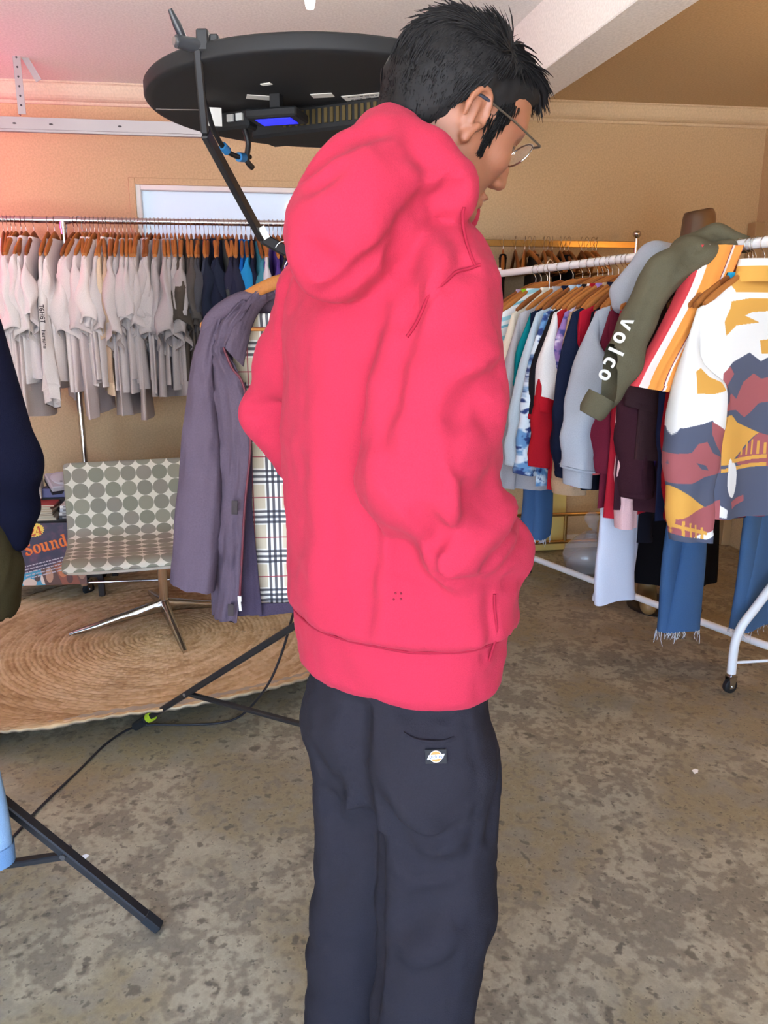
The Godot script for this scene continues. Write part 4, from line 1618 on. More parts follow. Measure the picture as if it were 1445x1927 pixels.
func build_record_corner() -> void:
	var o := thing("record_crate", "dark low crate of records behind the dotted chair", "crate", Vector3(-1.22, 0.0, -4.3))
	var darkwood := plain(shade(46, 36, 34), 0.7)
	var mb := MB.new()
	slab(mb, Vector3(-0.30, 0.13, -0.20), Vector3(0.24, 0.15, 0.20))
	part("bottom", mb, darkwood, o)
	for x in [-0.30, 0.225]:
		mb = MB.new()
		slab(mb, Vector3(x, 0.13, -0.20), Vector3(x + 0.015, 0.46, 0.20))
		part("side_panel", mb, darkwood, o)
	mb = MB.new()
	slab(mb, Vector3(-0.30, 0.13, -0.215), Vector3(0.24, 0.46, -0.20))
	part("back_panel", mb, darkwood, o)
	mb = MB.new()
	slab(mb, Vector3(-0.285, 0.445, -0.20), Vector3(0.225, 0.46, 0.20))
	part("lid", mb, darkwood, o)
	for c in [[-0.27, -0.17], [0.21, -0.17], [-0.27, 0.17], [0.21, 0.17]]:
		mb = MB.new()
		slab(mb, Vector3(c[0] - 0.015, 0.0, c[1] - 0.015), Vector3(c[0] + 0.015, 0.13, c[1] + 0.015))
		part("foot", mb, darkwood, o)
	# the leaning record sleeve
	var img := Image.create(256, 256, false, Image.FORMAT_RGB8)
	for y in 256:
		for x in 256:
			var n := noise.get_noise_2d(x * 0.02, y * 0.02)
			var c := shade(46, 36, 62).lerp(shade(98, 52, 78), clampf(0.25 + n, 0, 1))
			img.set_pixel(x, y, c)
	var star := []
	for i in 44:
		var a := TAU * i / 44
		var rr := 0.17 if i % 2 == 0 else 0.15
		star.append([0.235 + rr * cos(a), 0.10 + rr * 0.72 * sin(a)])
	fill_poly(img, star, shade(236, 196, 74))
	# photo strip along the foot of the cover, slanting like the lettering
	fill_poly(img, [[0.0, 0.82], [0.3, 0.74], [0.36, 1.0], [0.0, 1.0]], shade(58, 138, 168))
	fill_oval(img, 0.12, 0.96, 0.11, 0.07, shade(206, 178, 160))
	fill_oval(img, 0.24, 0.88, 0.045, 0.06, shade(70, 48, 44))
	fill_oval(img, 0.34, 0.90, 0.05, 0.09, shade(214, 194, 180))
	fill_poly(img, [[0.3, 0.74], [0.5, 0.67], [0.62, 1.0], [0.36, 1.0]], shade(92, 56, 44))
	fill_oval(img, 0.43, 0.84, 0.06, 0.12, shade(182, 132, 104))
	fill_poly(img, [[0.5, 0.67], [0.76, 0.58], [0.9, 1.0], [0.62, 1.0]], shade(142, 74, 48))
	fill_oval(img, 0.64, 0.78, 0.07, 0.1, shade(196, 112, 66))
	fill_oval(img, 0.74, 0.9, 0.05, 0.08, shade(92, 50, 40))
	fill_poly(img, [[0.76, 0.58], [1.0, 0.5], [1.0, 1.0], [0.9, 1.0]], shade(112, 70, 56))
	fill_oval(img, 0.93, 0.8, 0.06, 0.12, shade(168, 122, 98))
	var rec := thing("record_sleeve", "colourful record sleeve with orange script and a yellow star leaning at the crate", "record sleeve", Vector3(-1.225, 0.116, -4.045), deg_to_rad(-2))
	rec.rotation.x = -0.10
	mb = MB.new()
	mb.box(Vector3(0, 0.165, 0), Vector3(0.165, 0.165, 0.003))
	part("cardboard", mb, plain(shade(120, 100, 96), 0.7), rec)
	mb = MB.new()
	mb._quad(Vector3(-0.165, 0, 0.0036), Vector3(0.165, 0, 0.0036), Vector3(0.165, 0.33, 0.0036), Vector3(-0.165, 0.33, 0.0036), Vector3(0, 0, 1))
	part("cover_print", mb, printed(img, Vector3.ONE, Vector3.ZERO, 0.5), rec)
	var slope := Basis(Vector3(0, 0, 1), 0.23)
	var orange := plain(shade(232, 118, 40), 0.6)
	var yellow := plain(shade(244, 190, 88), 0.6)
	var red := plain(shade(196, 60, 30), 0.6)
	letters("Sound Co", 0.086, red, rec, Transform3D(slope, Vector3(0.022, 0.222, 0.0045)), "title_lettering", 0.0008, true, 0.84)
	letters("Sound Co", 0.082, orange, rec, Transform3D(slope, Vector3(0.021, 0.224, 0.0053)), "title_lettering", 0.0008, true, 0.85)
	letters("24", 0.056, red, rec, Transform3D(slope, Vector3(-0.078, 0.287, 0.0048)), "number", 0.0008, true)
	letters("VOLUME", 0.016, red, rec, Transform3D(slope, Vector3(-0.105, 0.314, 0.0048)), "number", 0.0006)
	mb = MB.new()
	for li in 5:
		var x := -0.15
		while x < 0.15:
			var wd := rng.randf_range(0.008, 0.028)
			mb.box(slope * Vector3(x + wd / 2, 0.118 - 0.016 * li, 0.0045) + Vector3(0.02, 0.018, 0), Vector3(wd / 2, 0.0028, 0.0003), slope)
			x += wd + 0.005
	part("track_list", mb, plain(shade(186, 172, 178), 0.7), rec)
	# magazines in a loose pile on the crate
	var y := 0.462
	var mags := [[176, 168, 150], [196, 186, 164], [120, 96, 74], [206, 196, 178], [150, 124, 92], [186, 172, 148], [172, 64, 52]]
	for i in mags.size():
		var t := rng.randf_range(0.010, 0.016)
		var mg := thing("magazine", "worn magazine in the pile on the crate, %s from the top" % ordinal(mags.size() - i), "magazine", Vector3(-1.33 + rng.randf_range(-0.012, 0.012), y, -4.16), rng.randf_range(-0.12, 0.12), "magazines on the record crate")
		mb = MB.new()
		mb.box(Vector3(0, t / 2, 0), Vector3(0.125, t / 2 - 0.0015, 0.105))
		part("pages", mb, cloth(shade(206, 192, 168), 20.0, 0.6), mg)
		mb = MB.new()
		mb.box(Vector3(0.001, t - 0.001, 0), Vector3(0.127, 0.0009, 0.107))
		mb.box(Vector3(0.001, 0.001, 0), Vector3(0.127, 0.0009, 0.107))
		part("cover", mb, plain(shade(mags[i][0], mags[i][1], mags[i][2]), 0.5), mg)
		y += t
	# books and cases to the right of the pile
	y = 0.462
	var bk := [[40, 40, 46, "black", 0.022], [200, 198, 196, "white", 0.018], [188, 190, 194, "pale grey", 0.02], [222, 220, 214, "white", 0.016]]
	for i in bk.size():
		var b := thing("disc_case", "%s disc case in the stack right of the magazines, %s from the top" % [bk[i][3], ordinal(bk.size() - i)], "case", Vector3(-1.115 + rng.randf_range(-0.008, 0.008), y, -4.14), rng.randf_range(-0.1, 0.1))
		mb = MB.new()
		mb.box(Vector3(0, bk[i][4] / 2, 0), Vector3(0.062, bk[i][4] / 2, 0.07), Basis.IDENTITY, 0.002)
		part("case_shell", mb, plain(shade(bk[i][0], bk[i][1], bk[i][2]), 0.4), b)
		mb = MB.new()
		mb.box(Vector3(0, bk[i][4] / 2, 0.0705), Vector3(0.045, bk[i][4] * 0.22, 0.0006))
		part("spine_label", mb, plain(shade(130, 126, 124), 0.6), b)
		y += bk[i][4]
	var bb := thing("blue_box", "flat blue box under the grey disc player", "box", Vector3(-1.17, 0.556, -4.26), -0.05)
	mb = MB.new()
	mb.box(Vector3(0, 0.024, 0), Vector3(0.12, 0.024, 0.08), Basis.IDENTITY, 0.004)
	part("box_body", mb, plain(shade(92, 96, 136), 0.6), bb)
	mb = MB.new()
	mb.box(Vector3(0.0, -0.05, 0), Vector3(0.115, 0.047, 0.075), Basis.IDENTITY, 0.002)
	part("lower_tray", mb, plain(shade(40, 34, 38), 0.7), bb)
	var cpl := thing("disc_player", "grey disc player with a round lid on top of the boxes", "disc player", Vector3(-1.185, 0.605, -4.25), 0.55)
	cpl.rotation.x = 0.42
	mb = MB.new()
	mb.box(Vector3(0, 0.032, 0), Vector3(0.085, 0.016, 0.07), Basis.IDENTITY, 0.006)
	part("case_shell", mb, plain(shade(176, 176, 184), 0.5), cpl)
	mb = MB.new()
	mb.lathe([Vector2(0.058, 0.046), Vector2(0.060, 0.050), Vector2(0.056, 0.055), Vector2(0.01, 0.057)], 30, Transform3D(Basis.IDENTITY, Vector3(-0.01, 0, -0.004)))
	var lid := part("round_lid", mb, plain(shade(188, 188, 196), 0.45), cpl)
	mb = MB.new()
	mb.lathe([Vector2(0.008, 0.0575), Vector2(0.007, 0.059)], 14, Transform3D(Basis.IDENTITY, Vector3(-0.03, 0, 0.035)))
	part("button", mb, plain(shade(150, 150, 158), 0.5), lid)
	mb = MB.new()
	mb.box(Vector3(0, 0.008, 0), Vector3(0.083, 0.009, 0.068))
	part("underside", mb, plain(shade(40, 40, 46), 0.6), cpl)
	for i in 3:
		var st := thing("paperback", "%s paperback standing between the navy sleeve and the disc player" % ["red", "white", "cream"][i], "book", Vector3(-1.36 + 0.032 * i, 0.56, -4.2), 0.1)
		mb = MB.new()
		mb.box(Vector3(0, 0.055, 0), Vector3(0.012, 0.055, 0.05), Basis.IDENTITY, 0.001)
		part("cover", mb, plain([shade(150, 62, 50), shade(214, 208, 204), shade(206, 196, 186)][i], 0.6), st)
		mb = MB.new()
		mb.box(Vector3(0, 0.1105, -0.002), Vector3(0.010, 0.0006, 0.047))
		part("pages", mb, plain(shade(226, 218, 200), 0.9), st)

# ---------------------------------------------------------------- the racks on the right
func fleece_image() -> Image:
	var img := Image.create(768, 640, false, Image.FORMAT_RGB8)
	var white := shade(232, 232, 230)
	var slate := shade(80, 86, 106)
	var rose := shade(160, 88, 92)
	var gold := shade(214, 160, 74)
	img.fill(white)
	# collar and cloud bands
	fill_poly(img, [[0.396, -0.017], [0.611, -0.017], [0.611, 0.076], [0.392, 0.076]], gold)
	fill_poly(img, [[0.378, 0.103], [0.431, 0.093], [0.611, 0.093], [0.611, 0.123], [0.445, 0.133], [0.424, 0.143], [0.479, 0.163], [0.406, 0.172], [0.378, 0.202], [0.369, 0.159]], gold)
	fill_poly(img, [[0.489, 0.216], [0.611, 0.202], [0.611, 0.252], [0.500, 0.257]], gold)
	# body: dark ridges
	fill_poly(img, [[0.378, 0.315], [0.406, 0.279], [0.459, 0.252], [0.500, 0.279], [0.555, 0.249], [0.721, 0.315], [0.721, 0.896], [0.378, 0.896]], slate)
	fill_poly(img, [[0.378, 0.312], [0.398, 0.292], [0.412, 0.315], [0.392, 0.348], [0.378, 0.357]], rose)
	fill_poly(img, [[0.378, 0.406], [0.406, 0.373], [0.424, 0.390], [0.447, 0.340], [0.479, 0.315], [0.507, 0.332], [0.583, 0.315], [0.583, 0.398], [0.507, 0.406], [0.479, 0.434], [0.459, 0.448], [0.424, 0.423], [0.378, 0.423]], rose)
	fill_poly(img, [[0.378, 0.441], [0.410, 0.438], [0.431, 0.461], [0.514, 0.498], [0.472, 0.531], [0.445, 0.561], [0.414, 0.580], [0.378, 0.584]], gold)
	fill_poly(img, [[0.514, 0.498], [0.583, 0.522], [0.583, 0.610], [0.445, 0.594], [0.431, 0.580]], rose)
	for i in 6:
		var x := 1392.0 + i * 14.0
		fill_poly(img, [[0.5 + (x - 1440) / 723.6, 0.50 + 0.006 * i], [0.5 + (x + 5 - 1440) / 723.6, 0.50 + 0.006 * i], [0.5 + (x + 5 - 1440) / 723.6, 0.565], [0.5 + (x - 1440) / 723.6, 0.565]], gold)
	fill_poly(img, [[0.376, 0.577], [0.541, 0.567], [0.541, 0.579], [0.376, 0.590]], gold)
	fill_poly(img, [[0.376, 0.600], [0.541, 0.592], [0.541, 0.604], [0.376, 0.612]], gold)
	fill_oval(img, 0.5 + (1382.0 - 1440) / 723.6, (885.0 - 500) / 603, 0.022, 0.055, white)
	fill_oval(img, 0.5 + (1374.0 - 1440) / 723.6, (862.0 - 500) / 603, 0.008, 0.03, white)
	fill_poly(img, [[0.356, 0.688], [0.378, 0.713], [0.403, 0.730], [0.400, 0.755], [0.362, 0.746]], white)
	fill_poly(img, [[0.417, 0.705], [0.479, 0.693], [0.483, 0.713], [0.445, 0.723], [0.424, 0.730]], rose)
	fill_poly(img, [[0.356, 0.750], [0.406, 0.760], [0.406, 0.804], [0.356, 0.804]], rose)
	# sleeve (left of the body seam)
	fill_poly(img, [[0.290, 0.305], [0.307, 0.295], [0.329, 0.322], [0.362, 0.338], [0.373, 0.362], [0.334, 0.371], [0.290, 0.368]], gold)
	fill_poly(img, [[0.254, 0.471], [0.307, 0.458], [0.331, 0.448], [0.348, 0.481], [0.378, 0.489], [0.378, 0.730], [0.203, 0.730], [0.224, 0.630], [0.240, 0.522]], slate)
	fill_poly(img, [[0.329, 0.451], [0.378, 0.481], [0.378, 0.561], [0.348, 0.522], [0.331, 0.489]], rose)
	fill_poly(img, [[0.240, 0.547], [0.279, 0.544], [0.295, 0.517], [0.318, 0.511], [0.341, 0.547], [0.376, 0.564], [0.376, 0.610], [0.323, 0.620], [0.287, 0.637], [0.237, 0.637]], rose)
	fill_poly(img, [[0.293, 0.574], [0.323, 0.584], [0.334, 0.600], [0.309, 0.594]], slate)
	fill_poly(img, [[0.203, 0.650], [0.248, 0.647], [0.331, 0.713], [0.265, 0.743], [0.203, 0.755]], gold)
	fill_poly(img, [[0.331, 0.713], [0.378, 0.693], [0.378, 0.779], [0.293, 0.804], [0.203, 0.783], [0.203, 0.755], [0.265, 0.743]], rose)
	for i in 6:
		var x := 1240.0 + i * 14.0
		var yy := (942.0 + i * 5.0 - 500) / 603
		fill_poly(img, [[0.5 + (x - 1440) / 723.6, yy], [0.5 + (x + 5 - 1440) / 723.6, yy], [0.5 + (x + 4 - 1440) / 723.6, yy + 0.055], [0.5 + (x - 1 - 1440) / 723.6, yy + 0.055]], gold)
	fill_poly(img, [[0.207, 0.746], [0.334, 0.788], [0.334, 0.799], [0.207, 0.758]], gold)
	fill_poly(img, [[0.196, 0.783], [0.251, 0.793], [0.334, 0.813], [0.378, 0.788], [0.378, 0.879], [0.196, 0.879]], slate)
	fill_poly(img, [[0.189, 0.788], [0.221, 0.796], [0.224, 0.836], [0.189, 0.836]], white)
	return img

func stripes_image(cols: Array, dir: Vector2, wavelength: float) -> Image:
	var img := Image.create(512, 512, false, Image.FORMAT_RGB8)
	var total := 0.0
	for c in cols: total += c[1]
	for y in 512:
		for x in 512:
			var t := fposmod(Vector2(x, y).dot(dir) / 512.0 / wavelength, 1.0) * total
			var col: Color = cols[0][0]
			for c in cols:
				if t <= c[1]:
					col = c[0]
					break
				t -= c[1]
			img.set_pixel(x, y, col)
	return img

func dye_image(a: Color, b: Color, c: Color, sd: int) -> Image:
	var n1 := noise_image(256, 0.02, 4, sd)
	var n2 := noise_image(256, 0.035, 3, sd + 1)
	var img := Image.create(256, 256, false, Image.FORMAT_RGB8)
	for y in 256:
		for x in 256:
			var q := a.lerp(b, smoothstep(0.38, 0.6, n1.get_pixel(x, y).r))
			img.set_pixel(x, y, q.lerp(c, smoothstep(0.55, 0.75, n2.get_pixel(x, y).r)))
	return img

func rail_point(s: float) -> Vector3:   # metres along the white rail from its far end
	return Vector3(1.062, 1.69, -3.808) + Vector3(0.383, 0, 1.518).normalized() * s

func build_right_racks() -> void:
	var white := plain(shade(238, 240, 242), 0.35)
	var chrome := plain(shade(205, 205, 205), 0.2, 1.0)
	var rubber := plain(shade(26, 26, 28), 0.6)
	var rail_y := 1.69
	var far := Vector3(1.055, 0, -3.835)
	var dirv := Vector3(0.383, 0, 1.518).normalized()
	var rack := thing("white_clothes_rack", "white tubular clothes rack on castors loaded with colourful tops", "clothes rack", far)
	var mb := MB.new()
	mb.tube([Vector3(0, rail_y, 0), dirv * 2.3 + Vector3(0, rail_y, 0)], 0.0165, 16)
	part("rail", mb, white, rack)
	mb = MB.new()
	mb.tube([Vector3(0, 0.1, 0), Vector3(0, rail_y + 0.005, 0)], 0.0165, 16)
	mb.box(Vector3(0, rail_y - 0.002, 0), Vector3(0.021, 0.03, 0.021), Basis(Vector3.UP, -0.25), 0.004)
	part("post", mb, white, rack)
	mb = MB.new()
	var ne := dirv * 2.3
	mb.tube([ne + Vector3(0, rail_y, 0), ne + Vector3(0, 0.4, 0), ne + Vector3(0.3, 0.15, -0.3), ne + Vector3(0.3, 0.07, -0.3)], 0.0165, 16)
	part("post", mb, white, rack)
	# low base: far foot, the long bar, and the bent near leg
	var b0: Vector3 = Vector3(1.438, 0.100, -4.244) - far
	var b1: Vector3 = Vector3(1.989, 0.100, -2.965) - far
	mb = MB.new()
	mb.tube([Vector3(0, 0.1, 0), b0 + Vector3(-0.02, 0, 0.03)], 0.0165, 14)
	mb.tube(spline([b0, b0.lerp(b1, 0.5), b1, b1 + Vector3(0.09, 0, 0.13), b1 + Vector3(0.26, 0.01, 0.16), b1 + Vector3(0.6, 0.03, 0.1)], 5), 0.0175, 14)
	part("base_bar", mb, white, rack)
	var cs: Vector3 = Vector3(1.756, 0.000, -2.655) - far
	mb = MB.new()
	mb.tube(spline([cs + Vector3(0, 0.085, 0), cs + Vector3(0.0, 0.20, 0.0), cs + Vector3(0.015, 0.27, 0.0), cs + Vector3(0.06, 0.345, 0.0), cs + Vector3(0.25, 0.60, 0.0), cs + Vector3(0.45, 0.88, 0.14), cs + Vector3(0.44, 1.18, 0.40), cs + Vector3(0.20, 1.50, 0.80), ne + Vector3(0, rail_y - 0.06, 0)], 5), 0.0175, 14)
	part("bent_leg", mb, white, rack)
	mb = MB.new()
	mb.tube([cs + Vector3(0.01, 0.13, 0), cs + Vector3(0.5, 0.18, 0.10)], 0.006, 8)
	part("brace_wire", mb, white, rack)
	for c in [cs, b0 + Vector3(-0.03, -0.1, 0.02), ne + Vector3(0.3, 0.0, -0.3)]:
		var mm := MB.new()
		var mr := MB.new()
		caster(mm, mr, Vector3(c.x, 0, c.z), 0.03, 0.2)
		part("caster_fork", mm, chrome, rack)
		part("caster_wheel", mr, rubber, rack)

	# brass-coloured rack behind it, along the wall
	var gold := plain(shade(196, 160, 100), 0.25, 0.9)
	var g := thing("brass_clothes_rack", "brass clothes rack with a ball finial along the right back wall", "clothes rack", Vector3(2.09, 0, -4.55))
	mb = MB.new()
	mb.box(Vector3(-0.62, 1.905, 0), Vector3(0.62, 0.019, 0.008), Basis.IDENTITY, 0.003)
	part("rail", mb, gold, g)
	for x in [0.0, -1.24]:
		mb = MB.new()
		mb.tube([Vector3(x, 0.05, 0), Vector3(x, 1.94, 0)], 0.0135, 14)
		var ps := part("post", mb, chrome, g)
		mb = MB.new()
		mb.ball(Vector3(x, 1.966, 0), Vector3.ONE * 0.024, 16)
		part("ball_finial", mb, chrome, ps)
		mb = MB.new()
		mb.tube([Vector3(x, 0.05, -0.17), Vector3(x, 0.05, 0.2)], 0.014, 10)
		mb.ball(Vector3(x, 0.025, 0.18), Vector3(0.025, 0.025, 0.025), 12)
		mb.ball(Vector3(x, 0.025, -0.15), Vector3(0.025, 0.025, 0.025), 12)
		part("foot", mb, chrome, g)
	for y in [0.28, 0.10]:
		mb = MB.new()
		mb.tube([Vector3(-1.24, y, 0), Vector3(0, y, 0)], 0.013, 12)
		part("lower_rail", mb, gold, g)
	mb = MB.new()
	mb.tube([Vector3(-0.335, 0.10, 0), Vector3(-0.335, 0.28, 0)], 0.012, 12)
	part("lower_upright", mb, gold, g)
	var dk := [cloth(shade(30, 30, 34)), cloth(shade(58, 50, 44)), cloth(shade(40, 44, 52))]
	var gu := [[1.279, "a"], [1.351, ""], [1.408, ""], [1.434, ""], [1.462, "a"], [1.520, ""], [1.545, ""], [1.571, ""], [1.619, ""], [1.645, "a"], [1.670, ""], [1.748, ""], [1.777, ""], [1.816, ""], [1.838, ""]]
	for i in gu.size():
		var x: float = gu[i][0]
		var nth := ordinal(i + 1) + " from the left"
		var tn := -PI / 2 + rng.randf_range(-0.35, 0.15)
		hanger("wooden hanger on the brass rail, " + nth, "wooden hangers on the brass rail", Vector3(x, 1.853, -4.53), tn, rng.randf() < 0.5)
		if gu[i][1] == "a":
			garment("dark_jacket", "dark jacket on the brass rail behind the white rack, hanger " + nth, "jacket", "dark jackets on the brass rail", Vector3(x, 1.853, -4.53), tn, {"mat": dk[i % 3], "w": 0.21, "L": 0.72, "sl": 0.56, "sa": 0.03, "cw": 0.12, "th": 0.02, "sth": 0.022, "seed": 300 + i})

	# clothes on the white rail, far to near: [column, label, dictionary]
	var tn := -2.894
	var hl := "wooden hanger on the white rail holding the "
	var ringer_red := cloth(shade(176, 26, 40))
	var tie := printed(dye_image(shade(206, 222, 234), shade(96, 142, 190), shade(34, 56, 110), 61), Vector3(-2.2, 2.2, 1))
	var tie2 := printed(dye_image(shade(226, 214, 228), shade(140, 110, 170), shade(60, 66, 130), 71), Vector3(-2.2, 2.2, 1))
	var sky := printed(stripes_image([[shade(236, 240, 240), 2.0], [shade(150, 206, 220), 1.0], [shade(226, 234, 236), 1.0], [shade(120, 186, 208), 0.6]], Vector2(0.3, 1.0), 0.12), Vector3(-1.5, 1.5, 1))
	var fl := printed(fleece_image(), Vector3(-1.0 / 1.2, 1.0, 1), Vector3(0.5, 0, 0))
	var items := [
		[0.327, "lavender_top", "lavender top at the far end of the white rail", {"mat": cloth(shade(176, 150, 176)), "sl": 0.22, "sa": 0.25, "w": 0.22}],
		[0.371, "lime_top", "lime green top near the far end of the white rail", {"mat": cloth(shade(150, 208, 40)), "sl": 0.22, "sa": 0.3, "w": 0.235}],
		[0.421, "checked_shirt", "white and sky blue checked shirt on the white rail", {"mat": sky, "sl": 0.30, "sa": 0.22, "w": 0.235}],
		[0.519, "cream_sweatshirt", "cream sweatshirt next to the person's sleeve on the white rail", {"mat": cloth(shade(226, 218, 200)), "sl": 0.62, "sa": 0.12, "cw": 0.11, "cuff": 0.06, "tight": 0.85, "L": 0.74, "sth": 0.05, "w": 0.235}],
		[0.611, "grey_sweatshirt", "light grey marl sweatshirt with a long hanging sleeve", {"mat": cloth(shade(176, 174, 180)), "sl": 0.66, "sa": 0.08, "cw": 0.11, "cuff": 0.07, "tight": 0.9, "L": 0.86, "sth": 0.045, "w": 0.245}],
		[0.677, "navy_t_shirt", "dark navy T-shirt with teal sleeves on the white rail", {"mat": cloth(shade(24, 34, 58)), "smat": cloth(shade(10, 120, 128)), "sl": 0.28, "sa": 0.28, "cw": 0.17, "L": 0.72, "w": 0.24}],
		[0.727, "pale_blue_shirt", "pale blue long shirt next to the tie-dyed top", {"mat": cloth(shade(186, 202, 214)), "sl": 0.60, "sa": 0.12, "cw": 0.11, "L": 0.76, "sth": 0.04, "w": 0.245}],
		[0.776, "tie_dye_top", "blue and white tie-dyed long top on the white rail", {"mat": tie, "sl": 0.62, "sa": 0.14, "cw": 0.12, "L": 0.80, "sth": 0.045, "w": 0.25}],
		[0.810, "black_jersey", "black top with red trim behind the ringer T-shirt", {"mat": cloth(shade(28, 26, 30)), "cmat": ringer_red, "sl": 0.40, "sa": 0.16, "cw": 0.15, "w": 0.24}],
		[0.843, "ringer_t_shirt", "white ringer T-shirt with a wide red cuff", {"mat": cloth(shade(228, 226, 226)), "cmat": ringer_red, "sl": 0.33, "sa": 0.14, "cw": 0.14, "cuff": 0.05, "sth": 0.05, "w": 0.245}],
		[0.869, "red_sweater", "bright red top behind the navy jumper", {"mat": cloth(shade(170, 28, 40)), "sl": 0.58, "sa": 0.18, "cw": 0.14, "L": 0.8, "w": 0.24}],
		[0.907, "violet_tie_dye_top", "white and violet tie-dyed top next to the navy jumper", {"mat": tie2, "sl": 0.20, "sa": 0.14, "cw": 0.13, "w": 0.225}],
		[0.939, "beige_knit_jumper", "beige ribbed knit jumper showing below the navy jumper", {"mat": cloth(shade(186, 156, 126), 5.0, 1.2), "sl": 0.64, "sa": 0.06, "cw": 0.11, "cuff": 0.05, "L": 0.74, "sth": 0.045, "w": 0.24}],
		[0.963, "navy_jumper", "dark navy jumper with a bent sleeve in the middle of the white rail", {"mat": cloth(shade(26, 34, 58)), "sl": 0.60, "sa": 0.20, "bend": -0.12, "cw": 0.12, "L": 0.70, "sth": 0.055, "w": 0.255}],
		[1.023, "crimson_sweatshirt", "crimson sweatshirt between the navy jumper and grey hoodie", {"mat": cloth(shade(178, 28, 48)), "sl": 0.60, "sa": 0.04, "cw": 0.14, "L": 0.78, "sth": 0.05, "w": 0.235}],
		[1.047, "black_varsity_top", "black top with white lettering on its sleeve", {"mat": cloth(shade(24, 26, 36)), "sl": 0.64, "sa": 0.02, "cw": 0.12, "L": 0.76, "w": 0.225}],
		[1.087, "striped_red_top", "red and white top peeping out above the crimson sweatshirt", {"mat": cloth(shade(206, 96, 96)), "sl": 0.30, "sa": 0.2, "cw": 0.15, "w": 0.24}],
		[1.126, "grey_hoodie", "light blue-grey hooded sweatshirt beside the olive sleeve", {"mat": cloth(shade(172, 180, 192)), "sl": 0.56, "sa": 0.26, "bend": -0.1, "cw": 0.13, "cuff": 0.06, "tight": 0.8, "L": 0.66, "sth": 0.065, "w": 0.25, "th": 0.04, "hood": 1}],
		[1.175, "maroon_top", "maroon top with its hem showing above the white jeans", {"mat": cloth(shade(110, 34, 52)), "sl": 0.55, "sa": 0.04, "cw": 0.13, "L": 0.82, "w": 0.22}],
		[1.206, "red_sweatshirt", "red sweatshirt hem beside the maroon one", {"mat": cloth(shade(176, 36, 52)), "sl": 0.60, "sa": -0.02, "cw": 0.13, "L": 0.84, "w": 0.215}],
		[1.288, "plum_velvet_top", "plum velvet top hanging below the olive sleeve", {"mat": cloth(shade(62, 34, 44), 9.0, 0.8), "sl": 0.62, "sa": 0.05, "cw": 0.13, "L": 0.82, "sth": 0.06, "w": 0.225}],
		[1.278, "purple_sweatshirt", "purple sweatshirt between plum velvet and dark red", {"mat": cloth(shade(78, 48, 130)), "sl": 0.6, "sa": 0.0, "cw": 0.11, "L": 0.74, "w": 0.21}],
		[1.258, "pink_sweatshirt", "pale pink sweatshirt whose cuff hangs above the white jeans", {"mat": cloth(shade(226, 186, 190)), "sl": 0.70, "sa": -0.02, "cw": 0.07, "cuff": 0.06, "L": 0.72, "w": 0.22}],
		[1.336, "plum_cardigan", "dark plum cardigan behind the striped T-shirt", {"mat": cloth(shade(60, 40, 44)), "sl": 0.3, "sa": 0.2, "cw": 0.14, "L": 0.62, "w": 0.21}],
		[1.438, "navy_hoodie", "navy garment behind the dark red one", {"mat": cloth(shade(28, 34, 60)), "sl": 0.66, "sa": 0.0, "cw": 0.12, "L": 0.82, "w": 0.20}],
		[1.490, "dark_red_jumper", "dark red jumper left of the mountain fleece", {"mat": cloth(shade(150, 22, 34)), "sl": 0.66, "sa": 0.06, "cw": 0.12, "L": 0.8, "sth": 0.05, "w": 0.195}],
		[1.545, "bottle_green_top", "bottle green top just behind the mountain fleece", {"mat": cloth(shade(44, 58, 52)), "sl": 0.34, "sa": 0.05, "cw": 0.10, "w": 0.165, "bw": 0.165}],
		[1.557, "cyan_top", "cyan top showing a strip behind the mountain fleece", {"mat": cloth(shade(40, 160, 206)), "sl": 0.56, "sa": 0.04, "cw": 0.09, "w": 0.16, "bw": 0.16}],
		[1.590, "mountain_fleece", "fleece jacket with a mountain landscape in white, gold, rose and slate", {"mat": fl, "sl": 0.665, "sa": 0.16, "bend": -0.03, "cw": 0.15, "cuff": 0.03, "L": 0.755, "sth": 0.06, "th": 0.05, "fold": 0.006, "w": 0.235, "bw": 0.22, "arm": 0.26, "hw": 0.21, "swing": -0.05}],
	]
	for i in items.size():
		var it: Array = items[i]
		var rp := rail_point(it[0])
		var d: Dictionary = it[3]
		d["seed"] = 100 + i
		if not d.has("fold"): d["fold"] = 0.012
		var turn := tn + rng.randf_range(-0.10, 0.10)
		var at := rp + Vector3(0, -0.071, 0)
		var hg := hanger(hl + it[1].replace("_", " "), "wooden hangers on the white rail", at, turn, i % 3 == 0)
		var gm := garment(it[1], it[2], "jacket" if it[1] == "mountain_fleece" else "top", "tops on the white rail", at, turn, d)
		if d.has("roll"):
			gm.rotation.z = -d.roll
			hg.rotation.z = -d.roll
		if it[1] == "grey_hoodie":
			var so := Solid.new()
			so.chain([[Vector3(0.17, -0.06, -0.04), 0.05], [Vector3(0.06, 0.045, -0.05), 0.06], [Vector3(-0.1, 0.05, -0.03), 0.06]], 0.03)
			so.chain([[Vector3(0.19, -0.10, -0.06), 0.035], [Vector3(0.08, -0.03, -0.09), 0.045], [Vector3(-0.06, -0.02, -0.08), 0.05]], 0.02)
			so.crease([Vector3(0.2, -0.06, -0.1), Vector3(0.08, 0.01, -0.13), Vector3(-0.05, 0.02, -0.12)], 0.012, 0.01)
			var hm := MB.new()
			so.net(hm, Vector3(-0.2, -0.2, -0.2), Vector3(0.3, 0.16, 0.1), 0.010)
			part("hood", hm, d.mat, gm)
